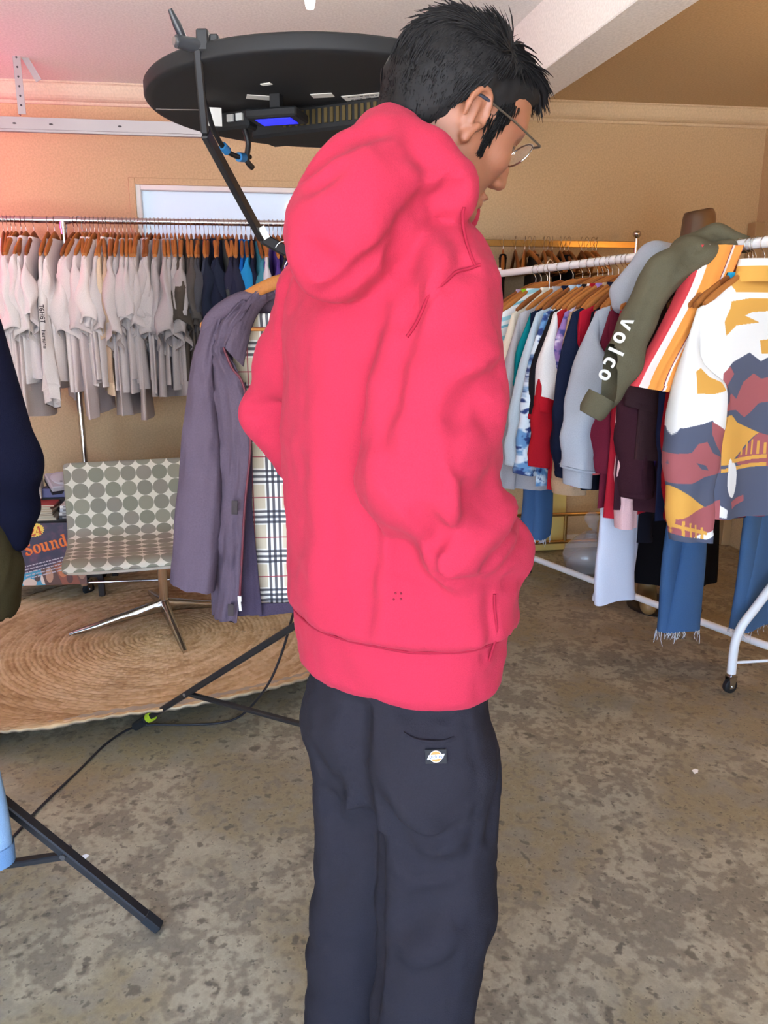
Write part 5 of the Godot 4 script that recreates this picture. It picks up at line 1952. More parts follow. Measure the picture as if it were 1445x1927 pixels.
		if it[1] == "mountain_fleece":
			mb = MB.new()
			mb.planar = true
			var rows := []
			for k in 4:
				var row := PackedVector3Array()
				for j in 28:
					var a := TAU * j / 28
					row.append(Vector3(cos(a) * (0.10 - 0.004 * k), -0.045 + 0.022 * k, sin(a) * (0.055 - 0.003 * k)))
				rows.append(row)
			mb.grid(rows, true)
			part("stand_collar", mb, fl, gm)
		if it[1] == "black_varsity_top":
			letters("IIIIII", 0.03, plain(shade(200, 200, 205), 0.9), gm, Transform3D(Basis(Vector3.UP, PI) * Basis(Vector3(0, 0, 1), -PI / 2), Vector3(0.2, -0.6, -0.05)), "sleeve_print", 0.002)
	# olive hoodie thrown over the rail, one printed sleeve hanging down
	olive_hoodie()
	striped_tee()
	# trousers and skirts on clip hangers below the tops
	for e in [[Vector3(1.482, 1.469, -2.611), "steel clip hanger of the jeans below the fleece sleeve"], [Vector3(1.909, 1.471, -2.797), "steel clip hanger of the jeans at the right edge"], [Vector3(1.268, 1.479, -2.709), "steel clip hanger of the white jeans"], [Vector3(1.116, 1.462, -3.233), "steel clip hanger of the jeans at the far end"], [Vector3(1.378, 1.480, -2.796), "steel clip hanger of the black trousers"]]:
		clip_hanger(e[1], e[0], tn + 0.25)
	var denim := cloth(shade(66, 98, 140), 14.0, 0.9)
	var denim2 := cloth(shade(74, 106, 146), 14.0, 0.9)
	var pale := cloth(shade(214, 220, 238), 14.0, 0.7)
	trousers("flared_jeans", "frayed blue flared jeans below the mountain fleece sleeve", "jeans on the white rail", Vector3(1.482, 1.469, -2.611), tn + 0.25, {"mat": denim, "L": 1.155, "fray": true, "hem": 0.090, "knee": 0.060, "tw": 0.10, "spread": 0.012, "seed": 1})
	trousers("flared_jeans", "frayed blue flared jeans at the right edge below the fleece body", "jeans on the white rail", Vector3(1.909, 1.471, -2.797), tn + 0.2, {"mat": denim2, "L": 1.245, "fray": true, "hem": 0.104, "knee": 0.072, "tw": 0.10, "spread": 0.012, "seed": 2})
	trousers("white_jeans", "white straight jeans hanging in the middle of the white rail", "jeans on the white rail", Vector3(1.268, 1.479, -2.709), tn + 0.25, {"mat": pale, "L": 1.07, "hem": 0.106, "knee": 0.094, "tw": 0.10, "spread": 0.010, "seed": 3})
	trousers("cropped_jeans", "blue frayed jeans hanging at the far end beside the person's elbow", "jeans on the white rail", Vector3(1.116, 1.462, -3.233), tn + 0.25, {"mat": denim, "L": 0.94, "fray": true, "hem": 0.064, "knee": 0.06, "tw": 0.09, "spread": 0.008, "seed": 4})
	trousers("black_trousers", "black trousers hanging between the white and blue jeans", "jeans on the white rail", Vector3(1.378, 1.480, -2.796), tn + 0.25, {"mat": cloth(shade(24, 24, 34)), "L": 0.86, "hem": 0.085, "knee": 0.08, "tw": 0.10, "spread": 0.01, "seed": 5})

func clip_hanger(label: String, at: Vector3, turn: float) -> void:
	# steel bar with two clips on a long hook that reaches up to the rail
	var o := thing("clip_hanger", label, "hanger", at, turn, "clip hangers on the white rail")
	var steel := plain(shade(190, 190, 192), 0.25, 1.0)
	var mb := MB.new()
	var up := 1.69 - at.y
	mb.tube(spline([Vector3(0, 0.012, 0), Vector3(0, up - 0.05, 0), Vector3(0.016, up - 0.012, 0), Vector3(0.014, up + 0.014, 0), Vector3(-0.004, up + 0.02, 0), Vector3(-0.018, up + 0.006, 0)], 4), 0.002, 6)
	part("hook", mb, steel, o)
	mb = MB.new()
	mb.tube([Vector3(-0.10, 0.012, 0), Vector3(0.10, 0.012, 0)], 0.003, 8)
	part("bar", mb, steel, o)
	for sg in [-1.0, 1.0]:
		mb = MB.new()
		mb.box(Vector3(sg * 0.085, -0.005, 0), Vector3(0.010, 0.022, 0.028), Basis.IDENTITY, 0.003)
		part("clip", mb, steel, o)

func striped_tee() -> void:
	# half slipped off its hanger, it falls in one slanting tube of cloth
	var at := Vector3(1.343, 1.674, -2.347)
	var g := thing("striped_t_shirt", "red, white and orange striped T-shirt slipping off its hanger", "top", at, 0.0, "tops on the white rail")
	var front := [[shade(206, 62, 70), 2.0], [shade(240, 228, 222), 0.75], [shade(232, 152, 70), 1.5], [shade(120, 40, 66), 0.12], [shade(238, 226, 220), 0.3], [shade(230, 150, 72), 1.2], [shade(206, 70, 76), 0.5]]
	var mat := printed(stripes_image(front, Vector2(1.0, 0.0), 0.5))
	var l := spline([Vector3(1.255, 1.686, -2.348) - at, Vector3(1.213, 1.562, -2.323) - at, Vector3(1.152, 1.435, -2.311) - at, Vector3(1.092, 1.322, -2.309) - at, Vector3(1.068, 1.270, -2.312) - at], 6)
	var r := spline([Vector3(1.403, 1.684, -2.309) - at, Vector3(1.344, 1.561, -2.286) - at, Vector3(1.266, 1.435, -2.276) - at, Vector3(1.209, 1.324, -2.273) - at, Vector3(1.186, 1.250, -2.276) - at], 6)
	var back := Basis(Vector3.UP, TURN) * Vector3(0, 0, 1)
	var ring := func(i: int, grow: float) -> PackedVector3Array:
		var row := PackedVector3Array()
		var t := float(i) / (l.size() - 1)
		var c: Vector3 = (l[i] + r[i]) / 2
		var h: Vector3 = (r[i] - l[i]) / 2
		for j in 36:
			var a := PI + TAU * j / 36
			var z := (0.022 + 0.016 * t) * -sin(a) + 0.007 * sin(cos(a) * 7.0 + t * 2.0) + 0.004 * sin(cos(a) * 15.0)
			row.append(c + h * cos(a) * grow + back * z * grow)
		return row
	var rows := []
	for i in l.size(): rows.append(ring.call(i, 1.0))
	var mb := MB.new()
	mb.grid(rows, true, true, false)
	var body := part("body", mb, mat, g)
	mb = MB.new()
	var n := l.size() - 1
	var down := ((l[n] - l[n - 1]) as Vector3).normalized()
	var hem := []
	for e in [[-0.014, 1.025], [0.0, 1.03], [0.004, 0.98]]:
		var row: PackedVector3Array = ring.call(n, e[1])
		for j in row.size(): row[j] += down * e[0]
		hem.append(row)
	mb.grid(hem, true)
	part("hem", mb, mat, body)
	hanger("wooden hanger that the striped T-shirt is slipping off", "wooden hangers on the white rail", rail_point(1.529) + Vector3(0, -0.071, 0), -2.894, false)

func olive_hoodie() -> void:
	var olive := cloth(shade(102, 98, 80), 9.0, 0.6)
	var at := rail_point(1.283) + Vector3(0, 0.0, 0)
	var o := thing("olive_hoodie", "olive hooded sweatshirt thrown over the white rail, printed sleeve hanging down", "hoodie", at)
	var so := Solid.new()
	# sleeve
	so.chain([[Vector3(1.273, 1.663, -2.376) - at, 0.056], [Vector3(1.172, 1.606, -2.339) - at, 0.052], [Vector3(1.089, 1.457, -2.319) - at, 0.046], [Vector3(1.041, 1.336, -2.305) - at, 0.056], [Vector3(0.984, 1.246, -2.302) - at, 0.051], [Vector3(0.970, 1.213, -2.304) - at, 0.038]], 0.04)
	so.cap(Vector3(1.144, 1.564, -2.372) - at, 0.040, Vector3(1.074, 1.402, -2.351) - at, 0.040, 0.04)
	# body and hood lying over the rail
	so.chain([[Vector3(1.289, 1.671, -2.434) - at, 0.056], [Vector3(1.385, 1.712, -2.442) - at, 0.046], [Vector3(1.459, 1.694, -2.382) - at, 0.026]], 0.03)
	so.chain([[Vector3(1.232, 1.618, -2.341) - at, 0.036], [Vector3(1.293, 1.657, -2.333) - at, 0.036], [Vector3(1.382, 1.686, -2.341) - at, 0.022]], 0.02)
	so.folds([
		[[Vector3(1.127, 1.650, -2.274) - at, Vector3(1.101, 1.528, -2.267) - at, Vector3(1.048, 1.373, -2.254) - at], 0.010, 0.008],
		[[Vector3(1.168, 1.591, -2.289) - at, Vector3(1.232, 1.656, -2.300) - at, Vector3(1.329, 1.703, -2.328) - at], 0.010, 0.012],
		[[Vector3(1.197, 1.591, -2.285) - at, Vector3(1.267, 1.626, -2.296) - at], 0.012, -0.008],
		[[Vector3(1.267, 1.723, -2.377) - at, Vector3(1.355, 1.739, -2.395) - at, Vector3(1.408, 1.702, -2.338) - at], 0.009, 0.009],
		[[Vector3(1.080, 1.608, -2.280) - at, Vector3(1.166, 1.615, -2.269) - at], 0.005, 0.005],
		[[Vector3(1.058, 1.310, -2.242) - at, Vector3(0.996, 1.373, -2.250) - at], 0.010, 0.006]])
	var mb := MB.new()
	so.net(mb, Vector3(1.019, 1.062, -2.510) - at - Vector3(0.02, 0, 0.1), Vector3(1.552, 1.830, -2.440) - at + Vector3(0.1, 0.02, 0.38), 0.009)
	part("cloth", mb, olive, o)
	mb = MB.new()
	var e: Vector3 = Vector3(0.973, 1.216, -2.304) - at
	var ax := (e - (Vector3(1.022, 1.307, -2.297) - at)).normalized()
	mb.tube([e - ax * 0.02, e, e + ax * 0.035, e + ax * 0.05], [0.046, 0.047, 0.044, 0.036], 20)
	part("cuff", mb, olive, o)
	# white lettering running down the sleeve
	var ink := plain(shade(232, 232, 228), 0.8)
	var spots := [["v", Vector3(1.030, 1.451, -2.261), 0.36], ["o", Vector3(1.008, 1.411, -2.254), 0.40], ["l", Vector3(0.993, 1.373, -2.251), 0.42], ["c", Vector3(0.983, 1.339, -2.252), 0.44], ["o", Vector3(0.970, 1.301, -2.254), 0.46]]
	for s in spots:
		letters(s[0], 0.062, ink, o, Transform3D(Basis(Vector3.UP, TURN - 0.25) * Basis(Vector3(0, 0, 1), -PI / 2 - s[2]), s[1] - at), "sleeve_lettering", 0.006)

# ---------------------------------------------------------------- purple jacket, mannequin, odds and ends
func check_image() -> Image:
	# woven check: beige ground, groups of three dark bands edged in white, thin red lines between
	var s := 256
	var img := Image.create(s, s, false, Image.FORMAT_RGB8)
	for y in s:
		for x in s:
			var fx := float(x) / s
			var fy := float(y) / s
			var c := shade(206, 192, 166)
			var wx := absf(fx - 0.5) < 0.20
			var wy := absf(fy - 0.5) < 0.20
			if wx or wy: c = c.lerp(shade(238, 236, 230), 0.75 if not (wx and wy) else 1.0)
			for k in [-0.13, 0.0, 0.13]:
				if absf(fx - 0.5 - k) < 0.032: c = c.lerp(shade(44, 42, 50), 0.72)
				if absf(fy - 0.5 - k) < 0.032: c = c.lerp(shade(44, 42, 50), 0.72)
			if absf(fx - 0.02) < 0.013 or absf(fy - 0.02) < 0.013: c = c.lerp(shade(150, 50, 62), 0.75)
			img.set_pixel(x, y, c)
	return img

# cloth sheet between a left and a right edge, thickness th, bulging towards the viewer
func sheet(mb: MB, left: Array, right: Array, bulge: float, th: float, wrinkle := 0.0, per := 5) -> void:
	var l := spline(left, per)
	var r := spline(right, per)
	var rows := []
	for i in l.size():
		var a: Vector3 = l[i]
		var b: Vector3 = r[i]
		var n := 14
		var row := PackedVector3Array()
		for sd in 2:
			for j in n:
				var t := float(j) / (n - 1)
				if sd == 1: t = 1.0 - t
				var q := a.lerp(b, t)
				q.z += bulge * sin(PI * t)
				q.z += wrinkle * noise.get_noise_2d(t * 4.0 + i * 0.15, i * 0.32 + a.x * 10.0)
				if sd == 1: q.z -= th
				row.append(q)
		rows.append(row)
	mb.grid(rows, true, true, true)

func off(pts: Array, o: Vector3, flip: bool) -> Array:
	var out := []
	for p in pts:
		var q: Vector3 = p - o
		if flip: q.x = -q.x
		out.append(q)
	return out

func build_jacket() -> void:
	var o := Vector3(-0.242, 1.556, -1.970)
	var at := Basis(Vector3.UP, TURN) * o
	hanger("wooden hanger of the purple jacket, hooked on the stand's bent arm", "single hangers", at, TURN)
	var g := thing("purple_jacket", "purple-grey zip jacket with checked lining hanging open behind the person", "jacket", at, TURN)
	var purple := cloth(shade(92, 78, 90), 7.0, 0.35)
	purple.roughness = 0.7
	var inner := cloth(shade(74, 64, 82), 7.0, 0.35)
	var maroon := plain(shade(92, 28, 40), 0.6)
	var lining := printed(check_image(), Vector3(9.0, 9.0, 1))
	# back panel, outside and lining
	var bl := [Vector3(-0.380, 1.521, -2.020), Vector3(-0.441, 1.464, -2.030), Vector3(-0.468, 1.330, -2.030), Vector3(-0.475, 1.048, -2.030), Vector3(-0.484, 0.661, -2.030)]
	var brr := [Vector3(-0.119, 1.521, -2.020), Vector3(-0.063, 1.464, -2.030), Vector3(-0.045, 1.330, -2.030), Vector3(-0.046, 1.048, -2.030), Vector3(-0.048, 0.661, -2.030)]
	var mb := MB.new()
	sheet(mb, off(bl, o, false), off(brr, o, false), -0.015, 0.004, 0.01)
	part("back_panel", mb, purple, g)
	mb = MB.new()
	mb.planar = true
	var ll := [Vector3(-0.363, 1.477, -2.005), Vector3(-0.383, 1.411, -2.010), Vector3(-0.390, 1.249, -2.010), Vector3(-0.391, 1.052, -2.010), Vector3(-0.372, 0.696, -2.010)]
	var lr := [Vector3(-0.135, 1.477, -2.005), Vector3(-0.112, 1.411, -2.010), Vector3(-0.100, 1.249, -2.010), Vector3(-0.102, 1.052, -2.010), Vector3(-0.121, 0.696, -2.010)]
	sheet(mb, off(ll, o, false), off(lr, o, false), -0.012, 0.002, 0.008)
	part("checked_lining", mb, lining, g, "beige black and white checked lining")
	for flip in [false, true]:
		# front panel with its zip edge
		var fl := [Vector3(-0.357, 1.515, -1.985), Vector3(-0.424, 1.458, -1.985), Vector3(-0.444, 1.385, -1.985), Vector3(-0.453, 1.306, -1.985), Vector3(-0.453, 1.156, -1.985), Vector3(-0.454, 0.986, -1.985), Vector3(-0.459, 0.839, -1.985), Vector3(-0.473, 0.674, -1.985)]
		var fr := [Vector3(-0.324, 1.499, -1.955), Vector3(-0.368, 1.428, -1.935), Vector3(-0.387, 1.385, -1.930), Vector3(-0.355, 1.321, -1.925), Vector3(-0.338, 1.165, -1.925), Vector3(-0.357, 1.000, -1.925), Vector3(-0.371, 0.857, -1.925), Vector3(-0.390, 0.682, -1.925)]
		mb = MB.new()
		sheet(mb, off(fl, o, flip), off(fr, o, flip), 0.02, 0.005, 0.03)
		var fp := part("front_panel", mb, purple, g)
		# zip tape along the edge
		mb = MB.new()
		var zt := spline(off([Vector3(-0.392, 1.395, -1.922), Vector3(-0.374, 1.347, -1.922), Vector3(-0.351, 1.316, -1.918), Vector3(-0.338, 1.259, -1.918), Vector3(-0.335, 1.166, -1.918), Vector3(-0.342, 1.098, -1.918), Vector3(-0.356, 1.001, -1.918), Vector3(-0.370, 0.859, -1.918), Vector3(-0.380, 0.754, -1.918)], o, flip), 4)
		mb.tube(zt, 0.0034, 6)
		var zp := part("zip", mb, maroon, g, "maroon zip")
		mb = MB.new()
		var ze: Vector3 = zt[zt.size() - 1]
		mb.box(ze + Vector3(0, -0.006, 0.003), Vector3(0.0055, 0.008, 0.003), Basis.IDENTITY, 0.001)
		mb.box(ze + Vector3(0, -0.026, 0.004), Vector3(0.004, 0.014, 0.0015), Basis(Vector3(0, 0, 1), 0.08), 0.001)
		if not flip: part("zip_pull", mb, plain(shade(200, 200, 204), 0.3, 1.0), zp)
		# turned-back facing behind the zip
		mb = MB.new()
		sheet(mb, off([Vector3(-0.366, 1.308, -1.950), Vector3(-0.359, 1.161, -1.950), Vector3(-0.374, 0.994, -1.950), Vector3(-0.389, 0.849, -1.950), Vector3(-0.408, 0.685, -1.950)], o, flip), off([Vector3(-0.351, 1.307, -1.975), Vector3(-0.341, 1.157, -1.975), Vector3(-0.348, 0.988, -1.975), Vector3(-0.341, 0.842, -1.975), Vector3(-0.332, 0.678, -1.975)], o, flip), 0.0, 0.004, 0.006)
		part("facing", mb, inner, g)
		# hem of the back showing under the lining
		mb = MB.new()
		sheet(mb, off([Vector3(-0.345, 0.705, -1.992), Vector3(-0.343, 0.668, -1.992)], o, flip), off([Vector3(-0.237, 0.709, -1.992), Vector3(-0.238, 0.681, -1.992)], o, flip), 0.0, 0.004, 0.004)
		part("inner_hem", mb, inner, g)
		# hook-and-loop patches
		for q in [[Vector3(-0.379, 0.999, -1.898), 0.018], [Vector3(-0.403, 0.720, -1.905), 0.016]]:
			var c: Vector3 = off([q[0]], o, flip)[0]
			mb = MB.new()
			mb.box(c, Vector3(0.0075, q[1], 0.001), Basis(Vector3(0, 0, 1), -0.06 if not flip else 0.06))
			part("fastener_patch", mb, cloth(shade(74, 66, 66), 40.0, 1.5), fp)
		# collar: stands up behind the neck and folds down to the zip
		mb = MB.new()
		sheet(mb, off([Vector3(-0.278, 1.543, -1.990), Vector3(-0.309, 1.533, -1.965), Vector3(-0.336, 1.506, -1.950), Vector3(-0.366, 1.448, -1.930), Vector3(-0.389, 1.394, -1.922)], o, flip), off([Vector3(-0.270, 1.515, -2.000), Vector3(-0.295, 1.500, -1.985), Vector3(-0.323, 1.458, -1.970), Vector3(-0.339, 1.399, -1.955), Vector3(-0.350, 1.348, -1.945)], o, flip), 0.006, 0.006, 0.006)
		part("collar", mb, purple, g)
		# shoulder of the jacket, covering the hanger
		mb = MB.new()
		var yk := off([Vector3(-0.294, 1.520, -1.985), Vector3(-0.343, 1.512, -1.975), Vector3(-0.393, 1.486, -1.972), Vector3(-0.431, 1.456, -1.970), Vector3(-0.449, 1.422, -1.970)], o, flip)
		var yp := spline(yk, 4)
		var yr := []
		for i in yp.size(): yr.append(0.007 + 0.016 * sin(PI * (0.12 + 0.80 * i / (yp.size() - 1))))
		mb.tube(yp, yr, 14)
		part("shoulder_yoke", mb, purple, g)
		# sleeve
		var sl := off([Vector3(-0.426, 1.469, -1.975), Vector3(-0.460, 1.430, -1.975), Vector3(-0.487, 1.346, -1.975), Vector3(-0.511, 1.226, -1.975), Vector3(-0.532, 1.088, -1.975), Vector3(-0.556, 0.917, -1.970), Vector3(-0.575, 0.782, -1.965)], o, flip)
		var sr := off([Vector3(-0.401, 1.463, -1.965), Vector3(-0.423, 1.384, -1.962), Vector3(-0.427, 1.281, -1.958), Vector3(-0.421, 1.174, -1.955), Vector3(-0.419, 1.078, -1.952), Vector3(-0.430, 0.922, -1.950), Vector3(-0.452, 0.759, -1.945)], o, flip)
		var l := spline(sl, 5)
		var r := spline(sr, 5)
		var rows := []
		for i in l.size():
			var t := float(i) / (l.size() - 1)
			var row := PackedVector3Array()
			var c: Vector3 = (l[i] + r[i]) / 2
			var h: Vector3 = (r[i] - l[i]) / 2
			for j in 28:
				var a := TAU * j / 28
				var q := c + h * signf(cos(a)) * pow(absf(cos(a)), 0.85)
				var dz := (0.020 + 0.022 * t) * sin(a)
				dz += 0.016 * noise.get_noise_2d(cos(a) * 1.6 + 3.0, i * 0.25) + 0.005 * exp(-pow((t - 0.78) / 0.03, 2.0)) * cos(a * 2.0) - 0.005 * exp(-pow((t - 0.84 + 0.06 * cos(a)) / 0.025, 2.0))
				row.append(q + Vector3(0, 0, dz))
			rows.append(row)
		mb = MB.new()
		mb.grid(rows, true, true, false)
		var slv := part("sleeve", mb, purple, g)
		mb = MB.new()
		var cr := []
		var last: PackedVector3Array = rows[rows.size() - 1]
		var prev: PackedVector3Array = rows[rows.size() - 4]
		for e in [0.0, 0.4, 1.0]:
			var row := PackedVector3Array()
			for j in last.size():
				var q := last[j].lerp(prev[j], 1.0 - e)
				row.append(q + Vector3(0, 0, signf(sin(TAU * j / 28)) * 0.0015))
			cr.append(row)
		mb.grid(cr, true)
		part("cuff_hem", mb, purple, slv)

func build_mannequin() -> void:
	var at := Vector3(1.965, 0, -3.62)
	var o := thing("mannequin", "dark mannequin in a long black coat behind the white rack", "mannequin", at, TURN - 0.2)
	var skin := plain(shade(92, 70, 48), 0.4)
	var so := Solid.new()
	so.cap(Vector3(0, 1.72, 0), 0.09, Vector3(0, 1.93, 0), 0.074, 0.06)
	so.cap(Vector3(-0.16, 1.66, 0), 0.06, Vector3(0.16, 1.66, 0), 0.06, 0.08)
	so.egg(Vector3(0, 1.48, 0), Vector3(0.19, 0.22, 0.12), Basis.IDENTITY, 0.08)
	for sg in [-1.0, 1.0]:
		so.cap(Vector3(sg * 0.17, 1.66, 0), 0.05, Vector3(sg * 0.22, 1.35, 0), 0.04, 0.05)
		so.cap(Vector3(sg * 0.22, 1.35, 0), 0.04, Vector3(sg * 0.23, 1.08, 0.04), 0.032, 0.02)
	so.egg(Vector3(0, 2.06, 0.03), Vector3(0.2, 0.09, 0.2), Basis(Vector3(0, 0, 1), 0.22), 0.004, true)
	var mb := MB.new()
	so.net(mb, Vector3(-0.32, 1.0, -0.2), Vector3(0.32, 2.06, 0.2), 0.012)
	part("torso", mb, skin, o)
	mb = MB.new()
	var rows := []
	for i in 30:
		var t := float(i) / 29
		var y := lerpf(1.62, 0.16, t)
		var row := PackedVector3Array()
		var w := lerpf(0.19, 0.20, t) + 0.03 * smoothstep(0.5, 1.0, t) - 0.02 * exp(-pow((t - 0.35) / 0.12, 2))
		for j in 44:
			var a := TAU * j / 44
			var f := 1.0 + 0.05 * t * sin(a * 9.0) + 0.03 * t * sin(a * 5.0 + 1.0)
			row.append(Vector3(cos(a) * w * f, y, sin(a) * (0.135 + 0.03 * t) * f))
		rows.append(row)
	mb.grid(rows, true, true, false)
	part("black_coat", mb, cloth(shade(18, 18, 22), 9.0, 0.4), o)
	for sg in [-1.0, 1.0]:
		var boot := Solid.new()
		boot.cap(Vector3(sg * 0.09, 0.30, -0.02), 0.05, Vector3(sg * 0.09, 0.10, -0.02), 0.045, 0.03)
		boot.cap(Vector3(sg * 0.09, 0.055, 0.0), 0.05, Vector3(sg * 0.10, 0.045, 0.15), 0.042, 0.03)
		mb = MB.new()
		boot.net(mb, Vector3(sg * 0.09 - 0.09, -0.02, -0.12), Vector3(sg * 0.09 + 0.09, 0.38, 0.24), 0.010)
		part("boot", mb, plain(shade(134, 104, 62), 0.5), o)
	mb = MB.new()
	mb.lathe([Vector2(0.19, 0.0), Vector2(0.19, 0.006), Vector2(0.17, 0.009)], 32)
	part("base_plate", mb, plain(shade(40, 36, 34), 0.4, 0.3), o)

func build_small_things() -> void:
	# cable from the stand across the floor
	var cb := thing("floor_cable", "thin dark cable running from the stand over the rug and floor", "cable", Vector3(-0.571, 0.000, -2.679))
	var o := cb.position
	var mb := MB.new()
	mb.tube(spline([Vector3(0.017, 0.640, -2.166) - o, Vector3(0.003, 0.573, -2.218) - o, Vector3(-0.034, 0.411, -2.324) - o, Vector3(-0.090, 0.248, -2.432) - o, Vector3(-0.190, 0.030, -2.666) - o, Vector3(-0.269, 0.008, -2.657) - o, Vector3(-0.396, 0.005, -2.663) - o, Vector3(-0.566, 0.005, -2.677) - o, Vector3(-0.654, 0.005, -2.579) - o, Vector3(-0.713, 0.005, -2.406) - o, Vector3(-0.765, 0.005, -2.257) - o, Vector3(-0.797, 0.005, -2.153) - o, Vector3(-0.820, 0.005, -2.057) - o, Vector3(-0.873, 0.005, -1.888) - o], 6), 0.0042, 8)
	part("sheath", mb, plain(shade(38, 34, 38), 0.6), cb)
	# plastic bag by the wall
	var bg := thing("plastic_bag", "knotted clear plastic bag on the floor behind the white jeans", "bag", Vector3(1.75, 0, -4.15))
	var so := Solid.new()
	so.egg(Vector3(0, 0.125, 0), Vector3(0.15, 0.125, 0.13), Basis.IDENTITY, 0.04)
	so.cap(Vector3(0.0, 0.22, 0), 0.06, Vector3(0.02, 0.29, 0), 0.02, 0.05)
	so.cap(Vector3(0.02, 0.29, 0), 0.016, Vector3(0.01, 0.35, 0.0), 0.045, 0.02)
	var r := RandomNumberGenerator.new()
	r.seed = 77
	for i in 16:
		var a := r.randf() * TAU
		so.bump(Vector3(0.01, 0.27, 0), Vector3(cos(a) * 0.15, 0.08, sin(a) * 0.13), 0.014, 0.012)
	mb = MB.new()
	so.net(mb, Vector3(-0.2, 0.0, -0.2), Vector3(0.2, 0.42, 0.2), 0.010)
	var film := plain(Color(0.80, 0.83, 0.87, 0.30), 0.15)
	film.transparency = BaseMaterial3D.TRANSPARENCY_ALPHA
	part("film", mb, film, bg)
	mb = MB.new()
	var so2 := Solid.new()
	so2.egg(Vector3(-0.02, 0.09, 0), Vector3(0.11, 0.07, 0.09), Basis(Vector3(0, 0, 1), 0.3), 0.03)
	so2.egg(Vector3(0.05, 0.10, 0.02), Vector3(0.06, 0.08, 0.07), Basis.IDENTITY, 0.03)
	so2.net(mb, Vector3(-0.18, 0.0, -0.14), Vector3(0.18, 0.22, 0.14), 0.014)
	part("contents", mb, cloth(shade(172, 164, 160)), bg)
	# yellowish board leaning on the wall behind the brass rack
	var yb := thing("yellow_board", "pale yellow board standing against the wall behind the lower brass rails", "board", Vector3(1.70, 0, -4.69), 0.0)
	yb.rotation.x = -0.05
	mb = MB.new()
	mb.box(Vector3(0, 0.21, 0), Vector3(0.11, 0.205, 0.010), Basis.IDENTITY, 0.003)
	part("board_face", mb, plain(shade(208, 186, 110), 0.7), yb)
	mb = MB.new()
	mb.box(Vector3(0, 0.408, 0), Vector3(0.112, 0.004, 0.012))
	part("top_edge", mb, plain(shade(188, 164, 92), 0.7), yb)
	# scraps of paper on the concrete
	for e in [[Vector3(1.323, 0.002, -2.134), "white paper scrap on the concrete floor at the right"], [Vector3(-0.592, 0.002, -1.953), "white paper scrap beside the lower left tripod leg"]]:
		var s := thing("paper_scrap", e[1], "scrap", e[0], 0.6)
		mb = MB.new()
		mb.plate([Vector2(-0.016, -0.006), Vector2(0.0, -0.009), Vector2(0.015, -0.003), Vector2(0.010, 0.007), Vector2(-0.006, 0.009)], 0.0012, Transform3D(Basis(Vector3.RIGHT, -PI / 2 + 0.12), Vector3(0, 0.002, 0)))
		part("scrap", mb, plain(shade(232, 228, 224), 0.9), s)

# ---------------------------------------------------------------- the person in the red hoodie
func hand(so: Solid, wrist: Vector3, dir: Vector3, out: Vector3, back: Vector3) -> void:
	# palm, four fingers of unequal length slightly curled, thumb from the side of the palm
	so.cap(wrist, 0.024, wrist + dir * 0.03, 0.030, 0.02)
	so.egg(wrist + dir * 0.06, Vector3(0.042, 0.016, 0.05), Basis(out, back, dir), 0.015)
	var lens := [0.072, 0.082, 0.076, 0.058]
	for i in 4:
		var r0 := wrist + dir * 0.095 + out * (0.030 - 0.020 * i)
		var l: float = lens[i]
		var m1 := r0 + dir * l * 0.45 - back * 0.006
		var m2 := m1 + (dir - back * 0.5).normalized() * l * 0.32
		var m3 := m2 + (dir - back * 1.0).normalized() * l * 0.25
		so.chain([[r0 - dir * 0.015, 0.0095], [m1, 0.0088], [m2, 0.008], [m3, 0.0068]], 0.003)
	var t0 := wrist + dir * 0.035 + out * 0.03
	so.chain([[t0, 0.013], [t0 + (dir + out * 0.9).normalized() * 0.035, 0.0115], [t0 + (dir * 1.2 + out * 0.6).normalized() * 0.062, 0.009]], 0.008)

